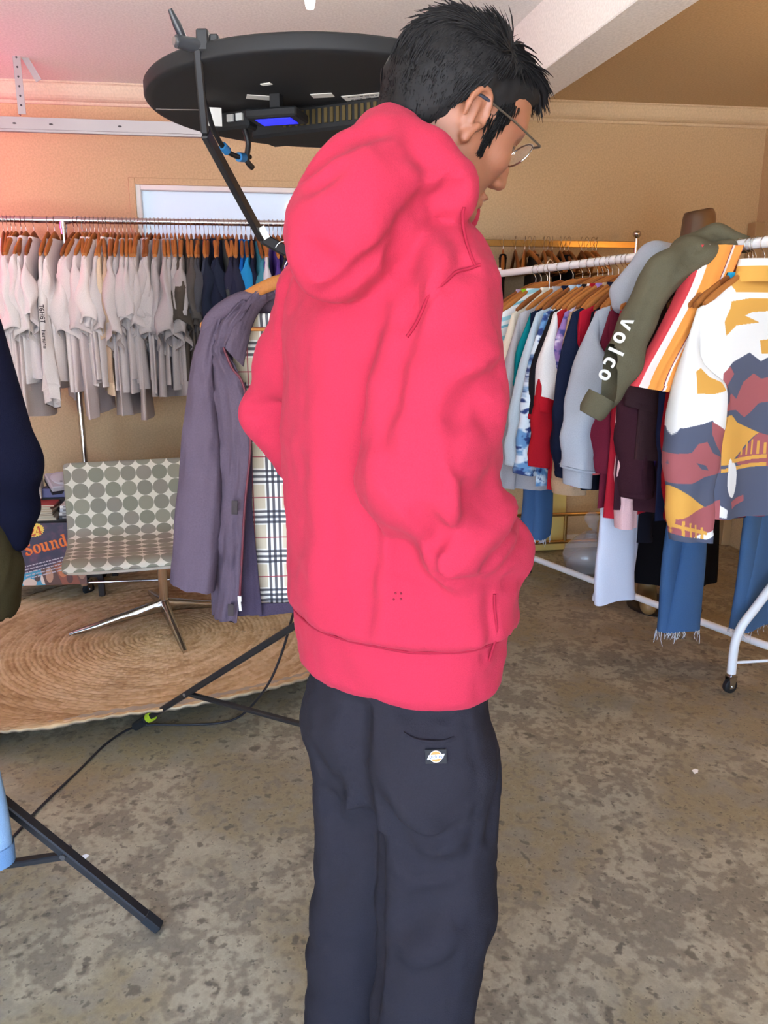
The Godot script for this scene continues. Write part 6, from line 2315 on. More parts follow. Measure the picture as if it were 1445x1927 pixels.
func build_person() -> void:
	var base := Vector3(0.03, 0, -1.14)       # in the person's own frame, turned with the photographer
	var o := thing("person", "person in an oversized red hoodie and dark trousers looking down to the right", "person", Basis(Vector3.UP, TURN) * base, TURN)
	var ps := deg_to_rad(43)
	var B := Vector3(sin(ps), 0, -cos(ps))    # where the chest faces
	var Rb := Vector3(cos(ps), 0, sin(ps))    # the person's right
	# head axes: forward, right, up
	var hy := deg_to_rad(26)
	var hp := deg_to_rad(28)
	var HF := Vector3(cos(hp) * cos(hy), -sin(hp), -cos(hp) * sin(hy))
	var HS := Vector3(sin(hy), 0, cos(hy))
	var HU := HS.cross(HF)
	var lean := deg_to_rad(-9)                # the head also leans towards the far shoulder
	var HS0 := HS
	HS = HS0 * cos(lean) + HU * sin(lean)
	HU = HU * cos(lean) - HS0 * sin(lean)
	var O := Vector3(0.094, 1.712, -1.136)
	var HK := 0.915                           # head modelled at full size, then scaled
	var hb := Basis(HF, HU, HS)
	var skin := plain(shade(136, 86, 62), 0.55)
	skin.subsurf_scatter_enabled = true
	skin.subsurf_scatter_strength = 0.15
	skin.normal_enabled = true
	skin.normal_texture = weave_normal
	skin.normal_scale = 0.12
	skin.uv1_triplanar = true
	skin.uv1_scale = Vector3.ONE * 16.0

	# ---- skin: head on its own fine grid, body on a coarser one, one mesh
	var at := func(f: float, u: float, s: float) -> Vector3: return O + HF * f + HU * u + HS * s
	var h := Solid.new()
	h.egg(at.call(-0.004, 0.048, 0.0), Vector3(0.096, 0.088, 0.074), hb, 0.02)
	h.egg(at.call(0.045, 0.03, 0.0), Vector3(0.050, 0.070, 0.062), hb, 0.03)          # forehead
	h.egg(at.call(0.045, -0.028, 0.0), Vector3(0.048, 0.055, 0.055), hb, 0.03)        # cheeks
	for s in [-1.0, 1.0]:
		h.cap(at.call(0.008, -0.03, 0.052 * s), 0.020, at.call(0.062, -0.088, 0.024 * s), 0.018, 0.03)   # jaw
		h.egg(at.call(0.066, -0.012, 0.038 * s), Vector3(0.020, 0.016, 0.022), hb, 0.02)   # cheekbone
		h.cap(at.call(0.086, 0.040, 0.012 * s), 0.010, at.call(0.074, 0.040, 0.046 * s), 0.009, 0.014)   # brow
		h.egg(at.call(0.088, 0.020, 0.031 * s), Vector3(0.013, 0.012, 0.018), hb, 0.010, true)   # socket
		h.egg(at.call(0.076, 0.020, 0.031 * s), Vector3(0.0125, 0.0115, 0.0145), hb, 0.004)      # lid over the eye
		h.egg(at.call(0.100, -0.029, 0.011 * s), Vector3(0.010, 0.008, 0.008), hb, 0.008)        # nostril wing
		# ear: helix rim, bowl, lobe
		var e0: Vector3 = at.call(-0.006, -0.002, 0.074 * s)
		h.egg(e0 + HF * -0.004 + HU * 0.010, Vector3(0.018, 0.029, 0.009), Basis(HF, HU, HS) * Basis(Vector3(0, 0, 1), -0.12) * Basis(Vector3.UP, 0.35 * s), 0.006)
		var rim := []
		for i in 11:
			var a := deg_to_rad(-40 + 25.0 * i)
			rim.append([e0 + HF * (-0.005 + 0.0185 * cos(a)) + HU * (0.010 + 0.029 * sin(a)) + HS * s * (0.010 + 0.006 * -cos(a)), 0.0042])
		h.chain(rim, 0.004)
		h.egg(e0 + HF * 0.004 + HU * 0.004 + HS * s * 0.014, Vector3(0.010, 0.016, 0.010), hb, 0.005, true)   # bowl
		h.cap(e0 + HF * 0.007 + HU * -0.004 + HS * s * 0.008, 0.0045, e0 + HF * 0.004 + HU * -0.012 + HS * s * 0.009, 0.004, 0.004)   # tragus
		h.cap(e0 + HF * -0.006 + HU * 0.016 + HS * s * 0.010, 0.003, e0 + HF * -0.004 + HU * -0.008 + HS * s * 0.010, 0.003, 0.004)   # inner fold
		h.egg(e0 + HF * 0.000 + HU * -0.024 + HS * s * 0.006, Vector3(0.008, 0.010, 0.006), hb, 0.006)   # lobe
	h.egg(at.call(0.078, -0.094, 0.0), Vector3(0.021, 0.018, 0.024), hb, 0.025)       # chin
	h.chain([[at.call(0.088, 0.026, 0), 0.008], [at.call(0.104, -0.006, 0), 0.0085], [at.call(0.112, -0.024, 0), 0.0105]], 0.012)   # nose
	h.egg(at.call(0.092, -0.058, 0.0), Vector3(0.013, 0.006, 0.022), hb, 0.006)       # upper lip
	h.egg(at.call(0.089, -0.070, 0.0), Vector3(0.013, 0.007, 0.020), hb, 0.006)       # lower lip
	h.bump(at.call(0.103, -0.064, -0.022), at.call(0.103, -0.064, 0.022), 0.0035, 0.004)
	var nk0: Vector3 = at.call(-0.030, -0.045, 0.0)
	var nk1 := Vector3(0.028, 1.55, -1.125)
	h.cap(nk0, 0.058, nk1, 0.060, 0.035)
	h.cap(at.call(-0.045, 0.0, 0.052), 0.014, Vector3(0.075, 1.56, -1.16), 0.012, 0.03)   # neck tendon
	var mb := MB.new()
	h.net(mb, O - Vector3(0.17, 0.19, 0.15), O + Vector3(0.17, 0.17, 0.15), 0.0038, base)
	rework(mb, noise, 0.0, O - base, HK)
	var bd := Solid.new()
	bd.cap(Vector3(0.028, 1.60, -1.125), 0.052, Vector3(0.03, 1.50, -1.14), 0.060, 0.04)
	bd.stack([[0.82, 0.022, -1.14, 0.125, 0.075], [1.05, 0.02, -1.14, 0.125, 0.075], [1.30, 0.0, -1.14, 0.14, 0.085], [1.46, 0.01, -1.14, 0.13, 0.075], [1.54, 0.022, -1.13, 0.075, 0.055]], Rb, B, 0.03)
	bd.chain([[Vector3(0.075, 1.48, -1.05), 0.044], [Vector3(0.052, 1.26, -0.99), 0.036], [Vector3(0.105, 1.18, -1.03), 0.032], [Vector3(0.165, 1.09, -1.11), 0.028]], 0.03)
	bd.chain([[Vector3(-0.085, 1.47, -1.25), 0.042], [Vector3(-0.170, 1.30, -1.325), 0.030], [Vector3(-0.05, 1.16, -1.33), 0.028], [Vector3(0.04, 1.09, -1.31), 0.026]], 0.03)
	bd.chain([[Vector3(0.080, 0.84, -1.095), 0.068], [Vector3(0.082, 0.50, -1.07), 0.058], [Vector3(0.055, 0.09, -1.03), 0.042]], 0.03)
	bd.chain([[Vector3(-0.03, 0.84, -1.19), 0.068], [Vector3(-0.04, 0.50, -1.19), 0.058], [Vector3(-0.085, 0.09, -1.17), 0.042]], 0.03)
	for ft in [Vector3(0.055, 0.05, -1.03), Vector3(-0.085, 0.05, -1.17)]: bd.cap(ft, 0.036, ft + B * 0.14 + Vector3(0, -0.012, 0), 0.030, 0.02)
	bd.net(mb, Vector3(-0.30, 0.0, -1.50), Vector3(0.34, 1.62, -0.85), 0.016, base)
	for w in [[Vector3(0.165, 1.09, -1.11), (B * 0.25 - Rb * 0.75 + Vector3(0, -0.35, 0)).normalized()], [Vector3(0.04, 1.09, -1.31), (B * 0.15 + Rb * 0.8 + Vector3(0, -0.35, 0)).normalized()]]:
		var hs := Solid.new()
		var dir: Vector3 = w[1]
		var outv := (Vector3.UP - dir * dir.y).normalized()
		hand(hs, w[0], dir, outv, outv.cross(dir) * (1.0 if w[0].x > 0.1 else -1.0))
		hs.net(mb, w[0] - Vector3.ONE * 0.20, w[0] + Vector3.ONE * 0.20, 0.005, base)
	part("body", mb, skin, o)
	# eyes
	for s in [-1.0, 1.0]:
		mb = MB.new()
		mb.ball(at.call(0.079, 0.017, 0.031 * s) - base, Vector3.ONE * 0.0118, 14)
		rework(mb, noise, 0.0, O - base, HK)
		part("eye", mb, plain(shade(60, 46, 40), 0.15), o)

	# ---- hoodie
	var hd := Solid.new()
	hd.stack([[0.908, 0.016, -1.145, 0.178, 0.118], [0.925, 0.016, -1.145, 0.187, 0.128], [0.985, 0.018, -1.145, 0.190, 0.132], [1.015, 0.021, -1.145, 0.205, 0.146], [1.09, 0.020, -1.145, 0.204, 0.140], [1.18, 0.008, -1.145, 0.192, 0.130], [1.28, 0.000, -1.145, 0.186, 0.124], [1.42, 0.000, -1.140, 0.180, 0.116], [1.50, 0.008, -1.135, 0.155, 0.105], [1.55, 0.020, -1.130, 0.118, 0.09], [1.60, 0.026, -1.128, 0.085, 0.08]], Rb, B, 0.03, Vector3(0, 0, 0.05))
	# shoulders
	hd.cap(Vector3(0.045, 1.540, -1.12), 0.058, Vector3(0.080, 1.498, -1.06), 0.070, 0.05)
	hd.cap(Vector3(0.0, 1.540, -1.14), 0.058, Vector3(-0.09, 1.490, -1.24), 0.072, 0.05)
	# right sleeve: hangs from the shoulder, elbow towards the viewer, hand in the pouch
	hd.chain([[Vector3(0.078, 1.485, -1.045), 0.076], [Vector3(0.070, 1.38, -1.015), 0.083], [Vector3(0.046, 1.262, -0.980), 0.080]], 0.009)
	hd.chain([[Vector3(0.046, 1.260, -0.980), 0.079], [Vector3(0.102, 1.185, -1.02), 0.074], [Vector3(0.156, 1.125, -1.08), 0.060], [Vector3(0.164, 1.097, -1.118), 0.046]], 0.009)
	hd.cap(Vector3(0.086, 1.345, -1.02), 0.074, Vector3(0.090, 1.275, -1.03), 0.066, 0.03)      # gathered cloth in the crook
	hd.cap(Vector3(0.088, 1.165, -0.980), 0.056, Vector3(0.148, 1.105, -1.05), 0.050, 0.012)   # cloth sagging under the forearm
	# left sleeve: elbow out to the left
	hd.chain([[Vector3(-0.095, 1.480, -1.245), 0.074], [Vector3(-0.138, 1.39, -1.29), 0.070], [Vector3(-0.190, 1.300, -1.33), 0.052]], 0.02)
	hd.chain([[Vector3(-0.192, 1.296, -1.33), 0.050], [Vector3(-0.115, 1.232, -1.335), 0.072], [Vector3(-0.05, 1.16, -1.33), 0.070], [Vector3(0.03, 1.10, -1.30), 0.052]], 0.03)
	# pouch on the belly
	hd.egg(Vector3(0.012, 1.05, -1.145) + B * 0.118, Vector3(0.135, 0.080, 0.045), Basis(Rb, Vector3.UP, -B), 0.02)
	# hood lying on the back and round the neck
	hd.chain([[Vector3(0.001, 1.651, -1.055), 0.058], [Vector3(-0.025, 1.602, -1.022), 0.070], [Vector3(-0.050, 1.558, -1.006), 0.066], [Vector3(-0.066, 1.527, -1.000), 0.046]], 0.03)
	hd.cap(Vector3(-0.057, 1.621, -1.090), 0.050, Vector3(-0.078, 1.559, -1.060), 0.052, 0.03)
	hd.chain([[Vector3(0.013, 1.681, -1.075), 0.034], [Vector3(0.052, 1.647, -1.040), 0.036], [Vector3(0.082, 1.618, -1.028), 0.031], [Vector3(0.093, 1.603, -1.032), 0.022]], 0.02)
	hd.chain([[Vector3(0.009, 1.685, -1.090), 0.036], [Vector3(0.017, 1.681, -1.200), 0.040], [Vector3(0.063, 1.631, -1.250), 0.040], [Vector3(0.107, 1.609, -1.200), 0.034]], 0.03)   # far side of the rim
	# hollow of the hood for head and neck
	hd.cap(at.call(-0.04, 0.02, 0.0), 0.066, nk1 + Vector3(0.0, 0.02, 0.0), 0.062, 0.012, true)
	# seams and folds
	var rib := []
	for i in 33:
		var a := TAU * i / 32
		var rq := Vector3(0.02, 1.000, -1.145) + Rb * cos(a) * 0.20 + B * sin(a) * 0.14
		rib.append(rq + Vector3(0, 0.05 * (rq.z + 1.145) + 0.006 * sin(a * 2.0), 0))
	# dropped shoulder seam of the right sleeve
	# shoulder pleat, drag lines
	# sleeve folds at the crook and wrist
	# left elbow creases
	# long soft folds down the back, pouch edge, hood folds
	var plain_prims: Array[Prim] = hd.prims.duplicate()
	hd.folds([
		[[Vector3(0.077, 1.146, -0.950), Vector3(0.110, 1.128, -0.960), Vector3(0.153, 1.112, -0.990), Vector3(0.194, 1.100, -1.040)], 0.009, 0.0143],
		[[Vector3(0.010, 1.432, -0.950), Vector3(0.000, 1.382, -0.940), Vector3(-0.012, 1.332, -0.930), Vector3(0.008, 1.285, -0.930), Vector3(0.044, 1.239, -0.930), Vector3(0.069, 1.206, -0.940), Vector3(0.074, 1.161, -0.950)], 0.011, 0.0156],
		[rib, 0.009, 0.008],
		[[Vector3(-0.072, 1.485, -0.980), Vector3(-0.027, 1.515, -0.960), Vector3(0.014, 1.548, -0.960), Vector3(0.049, 1.577, -0.965), Vector3(0.081, 1.596, -0.985)], 0.010, 0.0156],
		[[Vector3(0.120, 1.527, -0.965), Vector3(0.089, 1.517, -0.945), Vector3(0.051, 1.495, -0.935), Vector3(0.027, 1.472, -0.935), Vector3(0.012, 1.441, -0.940)], 0.009, 0.00585],
		[[Vector3(0.012, 1.444, -0.950), Vector3(0.008, 1.394, -0.945), Vector3(0.004, 1.350, -0.940)], 0.008, 0.013],
		[[Vector3(0.019, 1.457, -0.965), Vector3(0.024, 1.506, -0.955), Vector3(0.042, 1.545, -0.960)], 0.013, 0.0156],
		[[Vector3(0.042, 1.480, -0.930), Vector3(0.066, 1.533, -0.930), Vector3(0.079, 1.565, -0.950)], 0.014, -0.0078],
		[[Vector3(0.099, 1.566, -0.965), Vector3(0.111, 1.530, -0.955)], 0.009, 0.00468],
		[[Vector3(0.155, 1.400, -0.960), Vector3(0.116, 1.373, -0.925), Vector3(0.094, 1.347, -0.910)], 0.016, 0.0169],
		[[Vector3(0.152, 1.431, -0.960), Vector3(0.121, 1.401, -0.925)], 0.020, -0.0104],
		[[Vector3(0.144, 1.334, -0.960), Vector3(0.113, 1.345, -0.925)], 0.014, 0.0156],
		[[Vector3(0.030, 1.285, -0.900), Vector3(0.049, 1.266, -0.900)], 0.020, 0.0117],
		[[Vector3(0.103, 1.244, -0.925), Vector3(0.131, 1.231, -0.935), Vector3(0.160, 1.257, -0.960)], 0.018, 0.0104],
		[[Vector3(0.080, 1.211, -0.920), Vector3(0.082, 1.244, -0.910), Vector3(0.078, 1.271, -0.905)], 0.014, -0.0078],
		[[Vector3(0.203, 1.198, -1.030), Vector3(0.168, 1.175, -0.990), Vector3(0.127, 1.147, -0.960)], 0.010, 0.013],
		[[Vector3(0.212, 1.169, -1.040), Vector3(0.178, 1.146, -1.000), Vector3(0.147, 1.126, -0.980)], 0.009, 0.0117],
		[[Vector3(0.193, 1.226, -1.020), Vector3(0.150, 1.202, -0.970), Vector3(0.113, 1.175, -0.940)], 0.012, -0.0078],
		[[Vector3(0.073, 1.191, -0.930), Vector3(0.072, 1.160, -0.940), Vector3(0.088, 1.139, -0.950)], 0.008, -0.0078],
		[[Vector3(-0.245, 1.315, -1.270), Vector3(-0.200, 1.318, -1.250), Vector3(-0.160, 1.320, -1.250)], 0.009, 0.01053],
		[[Vector3(-0.195, 1.297, -1.270), Vector3(-0.198, 1.262, -1.270)], 0.008, 0.0052],
		[[Vector3(-0.146, 1.519, -1.180), Vector3(-0.163, 1.458, -1.200), Vector3(-0.154, 1.395, -1.200)], 0.010, 0.0104],
		[[Vector3(-0.005, 1.431, -0.985), Vector3(-0.006, 1.255, -0.985), Vector3(-0.005, 1.034, -0.980)], 0.016, -0.0078],
		[[Vector3(-0.022, 1.392, -0.985), Vector3(-0.023, 1.183, -0.985), Vector3(-0.031, 1.050, -0.980)], 0.018, 0.0039],
		[[Vector3(-0.086, 1.457, -1.050), Vector3(-0.094, 1.240, -1.060), Vector3(-0.095, 1.034, -1.060)], 0.030, -0.0052],
		[[Vector3(0.044, 1.215, -0.975), Vector3(0.055, 1.113, -0.975), Vector3(0.086, 1.025, -0.985)], 0.022, 0.0065],
		[[Vector3(0.130, 1.101, -1.010), Vector3(0.133, 1.050, -1.010), Vector3(0.137, 1.002, -1.010)], 0.009, 0.00702],
		[[Vector3(0.181, 1.076, -1.080), Vector3(0.185, 1.026, -1.080), Vector3(0.184, 0.979, -1.080)], 0.009, 0.00702],
		[[Vector3(-0.085, 1.625, -1.000), Vector3(-0.052, 1.641, -0.990), Vector3(-0.014, 1.665, -1.000)], 0.016, 0.0117],
		[[Vector3(-0.102, 1.589, -1.000), Vector3(-0.077, 1.596, -0.970), Vector3(-0.051, 1.618, -0.960)], 0.012, 0.0065],
		[[Vector3(0.024, 1.622, -0.980), Vector3(0.061, 1.617, -0.970), Vector3(0.080, 1.607, -0.970)], 0.012, -0.0065],
		[[Vector3(0.072, 1.613, -0.980), Vector3(0.081, 1.604, -0.980), Vector3(0.094, 1.604, -0.990)], 0.009, 0.0117],
		[[Vector3(-0.088, 1.534, -0.940), Vector3(-0.076, 1.510, -0.935), Vector3(-0.051, 1.504, -0.930)], 0.014, 0.0052]])
	mb = MB.new()
	hd.net(mb, Vector3(-0.34, 0.84, -1.46), Vector3(0.34, 1.80, -0.86), 0.0065, base)
	var soft := FastNoiseLite.new()
	soft.seed = 8
	soft.frequency = 9.0
	soft.fractal_octaves = 3
	rework(mb, soft, 0.007)
	var red := cloth(shade(172, 44, 66), 14.0, 0.55)
	red.rim_enabled = true
	red.rim = 0.2
	var hoodie_mesh := mb
	var hoodie := part("hoodie", mb, red, o, "oversized red hooded sweatshirt")
	# overlocked seams that stand out as thin cords
	var thread := cloth(shade(150, 34, 54), 30.0, 0.8)
	var hv := hoodie_mesh.v
	var hn := hoodie_mesh.n
	var seam := func(pts: Array, called: String, per: int) -> void:
		# lay the cord on the nearest cloth, then smooth it
		var path := []
		for q in spline(pts, per):
			var g := hd.snap(q, plain_prims) - base
			var best := 0
			var bd2 := 1e9
			for i in hv.size():
				var e := g.distance_squared_to(hv[i])
				if e < bd2:
					bd2 = e
					best = i
			path.append(hv[best] + hn[best] * 0.0008)
		for k in 3:
			var sm := [path[0]]
			for i in range(1, path.size() - 1): sm.append((path[i - 1] + path[i] * 2.0 + path[i + 1]) / 4.0)
			sm.append(path[path.size() - 1])
			path = sm
		var m := MB.new()
		m.tube(path, 0.0022, 6)
		part(called, m, thread, hoodie)
	seam.call([Vector3(0.124, 1.528, -0.985), Vector3(0.103, 1.523, -0.965), Vector3(0.074, 1.510, -0.950), Vector3(0.045, 1.490, -0.945), Vector3(0.025, 1.469, -0.945), Vector3(0.014, 1.443, -0.950)], "armhole_seam", 4)
	seam.call([Vector3(0.102, 1.582, -1.000), Vector3(0.111, 1.557, -0.985), Vector3(0.117, 1.529, -0.975)], "shoulder_seam", 4)
	seam.call([Vector3(0.132, 1.093, -1.020), Vector3(0.135, 1.046, -1.020), Vector3(0.138, 1.000, -1.020)], "pouch_seam", 4)
	seam.call([Vector3(0.182, 1.069, -1.090), Vector3(0.186, 1.022, -1.090), Vector3(0.186, 0.977, -1.090)], "pouch_seam", 4)
	seam.call(rib, "hem_seam", 2)
	# four tiny worn holes low on the back
	for q in [Vector3(0.013, 1.089, -0.985), Vector3(0.023, 1.089, -0.985), Vector3(0.023, 1.097, -0.985), Vector3(0.015, 1.098, -0.985)]:
		mb = MB.new()
		mb.ball(hd.snap(q, hd.prims) - base, Vector3.ONE * 0.0016, 8)
		part("worn_hole", mb, plain(shade(120, 20, 40), 0.9), hoodie)
	# ribbed right cuff turned at the pouch
	mb = MB.new()
	mb.tube([Vector3(0.142, 1.106, -1.110) - base, Vector3(0.146, 1.094, -1.125) - base, Vector3(0.140, 1.078, -1.150) - base], [0.044, 0.045, 0.040], 22)
	part("cuff", mb, red, hoodie)

	# ---- trousers
	var pt := Solid.new()
	pt.stack([[0.70, 0.026, -1.138, 0.160, 0.112], [0.78, 0.026, -1.138, 0.163, 0.116], [0.90, 0.022, -1.140, 0.158, 0.106], [0.98, 0.020, -1.145, 0.15, 0.10]], Rb, B, 0.03)
	pt.egg(Vector3(0.06, 0.80, -1.06), Vector3(0.10, 0.10, 0.07), Basis(Rb, Vector3.UP, -B), 0.05)
	pt.egg(Vector3(-0.05, 0.80, -1.16), Vector3(0.10, 0.10, 0.07), Basis(Rb, Vector3.UP, -B), 0.05)
	pt.chain([[Vector3(0.086, 0.78, -1.085), 0.100], [Vector3(0.084, 0.52, -1.07), 0.096], [Vector3(0.064, 0.34, -1.05), 0.086], [Vector3(0.040, 0.05, -1.035), 0.080]], 0.015)
	pt.chain([[Vector3(-0.032, 0.78, -1.19), 0.092], [Vector3(-0.036, 0.52, -1.195), 0.088], [Vector3(-0.056, 0.32, -1.185), 0.084], [Vector3(-0.078, 0.05, -1.17), 0.078]], 0.015)
	# creases: the gap between the legs, seat folds, back of the knee
	pt.folds([
		[[Vector3(-0.026, 0.883, -1.070), Vector3(-0.024, 0.734, -1.060), Vector3(-0.028, 0.548, -1.050), Vector3(-0.033, 0.340, -1.030)], 0.018, 0.038],
		[[Vector3(-0.017, 0.743, -0.970), Vector3(0.006, 0.680, -0.960), Vector3(0.052, 0.661, -0.955), Vector3(0.099, 0.672, -0.970)], 0.014, 0.019],
		[[Vector3(-0.013, 0.821, -0.970), Vector3(0.028, 0.754, -0.955), Vector3(0.098, 0.711, -0.960)], 0.022, -0.0114],
		[[Vector3(-0.002, 0.733, -0.960), Vector3(0.051, 0.710, -0.955), Vector3(0.105, 0.729, -0.965)], 0.014, 0.0114],
		[[Vector3(0.006, 0.565, -0.950), Vector3(0.052, 0.607, -0.945), Vector3(0.099, 0.625, -0.960)], 0.018, 0.0114],
		[[Vector3(0.014, 0.513, -0.950), Vector3(0.061, 0.528, -0.945), Vector3(0.101, 0.561, -0.960)], 0.018, -0.0076],
		[[Vector3(-0.002, 0.928, -0.970), Vector3(0.050, 0.913, -0.965), Vector3(0.094, 0.924, -0.970)], 0.012, 0.0133],
		[[Vector3(-0.097, 0.772, -1.120), Vector3(-0.071, 0.720, -1.110), Vector3(-0.036, 0.765, -1.100)], 0.018, 0.0114],
		[[Vector3(-0.106, 0.700, -1.110), Vector3(-0.072, 0.608, -1.100), Vector3(-0.037, 0.655, -1.090)], 0.020, 0.0133],
		[[Vector3(-0.113, 0.526, -1.100), Vector3(-0.073, 0.561, -1.095), Vector3(-0.037, 0.620, -1.085)], 0.016, 0.0114],
		[[Vector3(0.123, 0.920, -1.000), Vector3(0.128, 0.847, -0.995), Vector3(0.137, 0.781, -0.990), Vector3(0.135, 0.700, -0.980), Vector3(0.112, 0.603, -0.965), Vector3(0.112, 0.419, -0.950)], 0.0045, 0.0045],
		[[Vector3(0.178, 0.799, -1.060), Vector3(0.166, 0.741, -1.050), Vector3(0.149, 0.699, -1.030)], 0.014, 0.0152],
		[[Vector3(0.014, 0.901, -0.955), Vector3(0.056, 0.897, -0.950), Vector3(0.120, 0.894, -0.970)], 0.0055, 0.006]])
	mb = MB.new()
	pt.net(mb, Vector3(-0.28, 0.0, -1.40), Vector3(0.30, 0.97, -0.84), 0.0078, base)
	rework(mb, soft, 0.007)
	var navy := cloth(shade(40, 38, 44), 12.0, 0.6)
	var tr := part("trousers", mb, navy, o, "dark charcoal work trousers")
	var probe := func(u: Vector3) -> Vector3: return pt.snap(u, pt.prims)   # points that lie on the cloth
	# welt under the pocket mouth
	mb = MB.new()
	var top := []
	var bot := []
	for q in [Vector3(0.014, 0.896, -0.960), Vector3(0.039, 0.892, -0.960), Vector3(0.064, 0.889, -0.960), Vector3(0.094, 0.891, -0.960), Vector3(0.119, 0.896, -0.960)]: top.append(probe.call(q) - base + Vector3(-0.002, 0, 0.003))
	for q in [Vector3(0.016, 0.888, -0.960), Vector3(0.039, 0.883, -0.960), Vector3(0.065, 0.880, -0.960), Vector3(0.094, 0.882, -0.960), Vector3(0.120, 0.888, -0.960)]: bot.append(probe.call(q) - base + Vector3(-0.002, 0, 0.002))
	sheet(mb, top, bot, 0.0006, 0.004)
	part("pocket_welt", mb, navy, tr)
	# sewn brand patch: black tab, orange and white disc, pale ribbon with lettering
	var p0: Vector3 = probe.call(Vector3(0.052, 0.871, -0.960)) - base
	var p1: Vector3 = probe.call(Vector3(0.091, 0.874, -0.960)) - base
	var p2: Vector3 = probe.call(Vector3(0.054, 0.849, -0.960)) - base
	var pc: Vector3 = probe.call(Vector3(0.072, 0.860, -0.960)) - base
	var ex := (p1 - p0).normalized()
	var ey := (p0 - p2)
	ey = (ey - ex * ey.dot(ex)).normalized()
	var ez := ex.cross(ey)
	var pxf := Transform3D(Basis(ex, ey, ez), pc + ez * 0.0012)
	var pw := p0.distance_to(p1) / 2
	var phh := p0.distance_to(p2) / 2
	mb = MB.new()
	mb.plate([Vector2(-pw, -phh), Vector2(pw, -phh), Vector2(pw, phh), Vector2(-pw, phh)], 0.0026, pxf)
	var pa := part("brand_patch", mb, plain(shade(16, 16, 20), 0.8), tr, "small black brand patch with an orange disc")
	var disc := func(rx: float, ry: float, z: float, col: Color, called: String) -> void:
		var pts := []
		for i in 28: pts.append(Vector2(cos(TAU * i / 28) * rx, sin(TAU * i / 28) * ry))
		var m := MB.new()
		m.plate(pts, 0.0006, pxf * Transform3D(Basis.IDENTITY, Vector3(0, 0, z)))
		part(called, m, plain(col, 0.7), pa)
	disc.call(phh * 0.92, phh * 0.84, 0.0016, shade(236, 214, 200), "disc_border")
	disc.call(phh * 0.82, phh * 0.74, 0.0020, shade(226, 120, 50), "disc_face")
	mb = MB.new()
	mb.plate([Vector2(-phh * 1.30, -phh * 0.26), Vector2(phh * 0.98, -phh * 0.26), Vector2(phh * 1.30, phh * 0.34), Vector2(-phh * 0.98, phh * 0.34)], 0.0006, pxf * Transform3D(Basis(Vector3(0, 0, 1), 0.06), Vector3(0, -phh * 0.04, 0.0024)))
	part("ribbon", mb, plain(shade(222, 228, 240), 0.7), pa)
	letters("Dickies", phh * 0.62, plain(shade(60, 70, 130), 0.7), pa, pxf * Transform3D(Basis(Vector3(0, 0, 1), 0.06), Vector3(0, 0.0, 0.0029)), "lettering", 0.0004, false, 0.9)
	# shoes, below the picture's edge
	for ft in [Vector3(0.055, 0.0, -1.03), Vector3(-0.085, 0.0, -1.17)]:
		var sh := Solid.new()
		sh.cap(ft + Vector3(0, 0.05, 0) - B * 0.02, 0.046, ft + B * 0.17 + Vector3(0, 0.04, 0), 0.040, 0.03)
		sh.cap(ft + Vector3(0, 0.08, 0), 0.044, ft + B * 0.06 + Vector3(0, 0.07, 0), 0.036, 0.03)
		mb = MB.new()
		sh.net(mb, ft + Vector3(-0.3, 0.0, -0.3), ft + Vector3(0.3, 0.16, 0.3), 0.010, base)
		part("shoe", mb, plain(shade(40, 40, 44), 0.7), o)

	# ---- hair: a cap of short black hair plus separate locks
	var hr := Solid.new()
	hr.egg(at.call(-0.010, 0.052, 0.0), Vector3(0.102, 0.073, 0.081), hb, 0.02)
	hr.egg(at.call(-0.050, 0.020, 0.0), Vector3(0.072, 0.078, 0.078), hb, 0.04)
	hr.egg(at.call(0.042, 0.086, 0.0), Vector3(0.058, 0.036, 0.060), hb, 0.03)
	hr.egg(at.call(-0.072, -0.030, 0.0), Vector3(0.032, 0.040, 0.052), hb, 0.03)
	hr.egg(at.call(0.118, -0.005, 0.0), Vector3(0.080, 0.098, 0.12), hb, 0.015, true)      # face stays free
	for s in [-1.0, 1.0]:
		hr.egg(at.call(0.000, -0.010, 0.086 * s), Vector3(0.040, 0.044, 0.034), hb, 0.012, true)   # round the ear
		hr.cap(at.call(-0.028, -0.05, 0.075 * s), 0.028, at.call(0.03, -0.09, 0.07 * s), 0.04, 0.012, true)
	for i in 26:
		var a := i * 2.39996
		var z := 1.0 - 1.5 * (i + 0.5) / 26
		var q := Vector3(cos(a) * sqrt(1 - z * z), z, sin(a) * sqrt(1 - z * z))
		hr.bump(at.call(-0.012 + q.x * 0.11, 0.062 + q.y * 0.096, q.z * 0.088), at.call(-0.012 + q.x * 0.11 - 0.03, 0.062 + q.y * 0.096 - 0.012, q.z * 0.088), 0.012, 0.006 if i % 2 == 0 else -0.006)
	var hair_noise := FastNoiseLite.new()
	hair_noise.seed = 3
	hair_noise.frequency = 45.0
	mb = MB.new()
	hr.net(mb, O - Vector3(0.20, 0.16, 0.17), O + Vector3(0.22, 0.24, 0.17), 0.0055, base)
	rework(mb, hair_noise, 0.0025, O - base, HK)
	var black := plain(shade(20, 18, 18), 0.7)
	black.metallic_specular = 0.35
	var hair := part("hair", mb, black, o, "short black hair")
	var st := MB.new()
	var r := RandomNumberGenerator.new()
	r.seed = 99
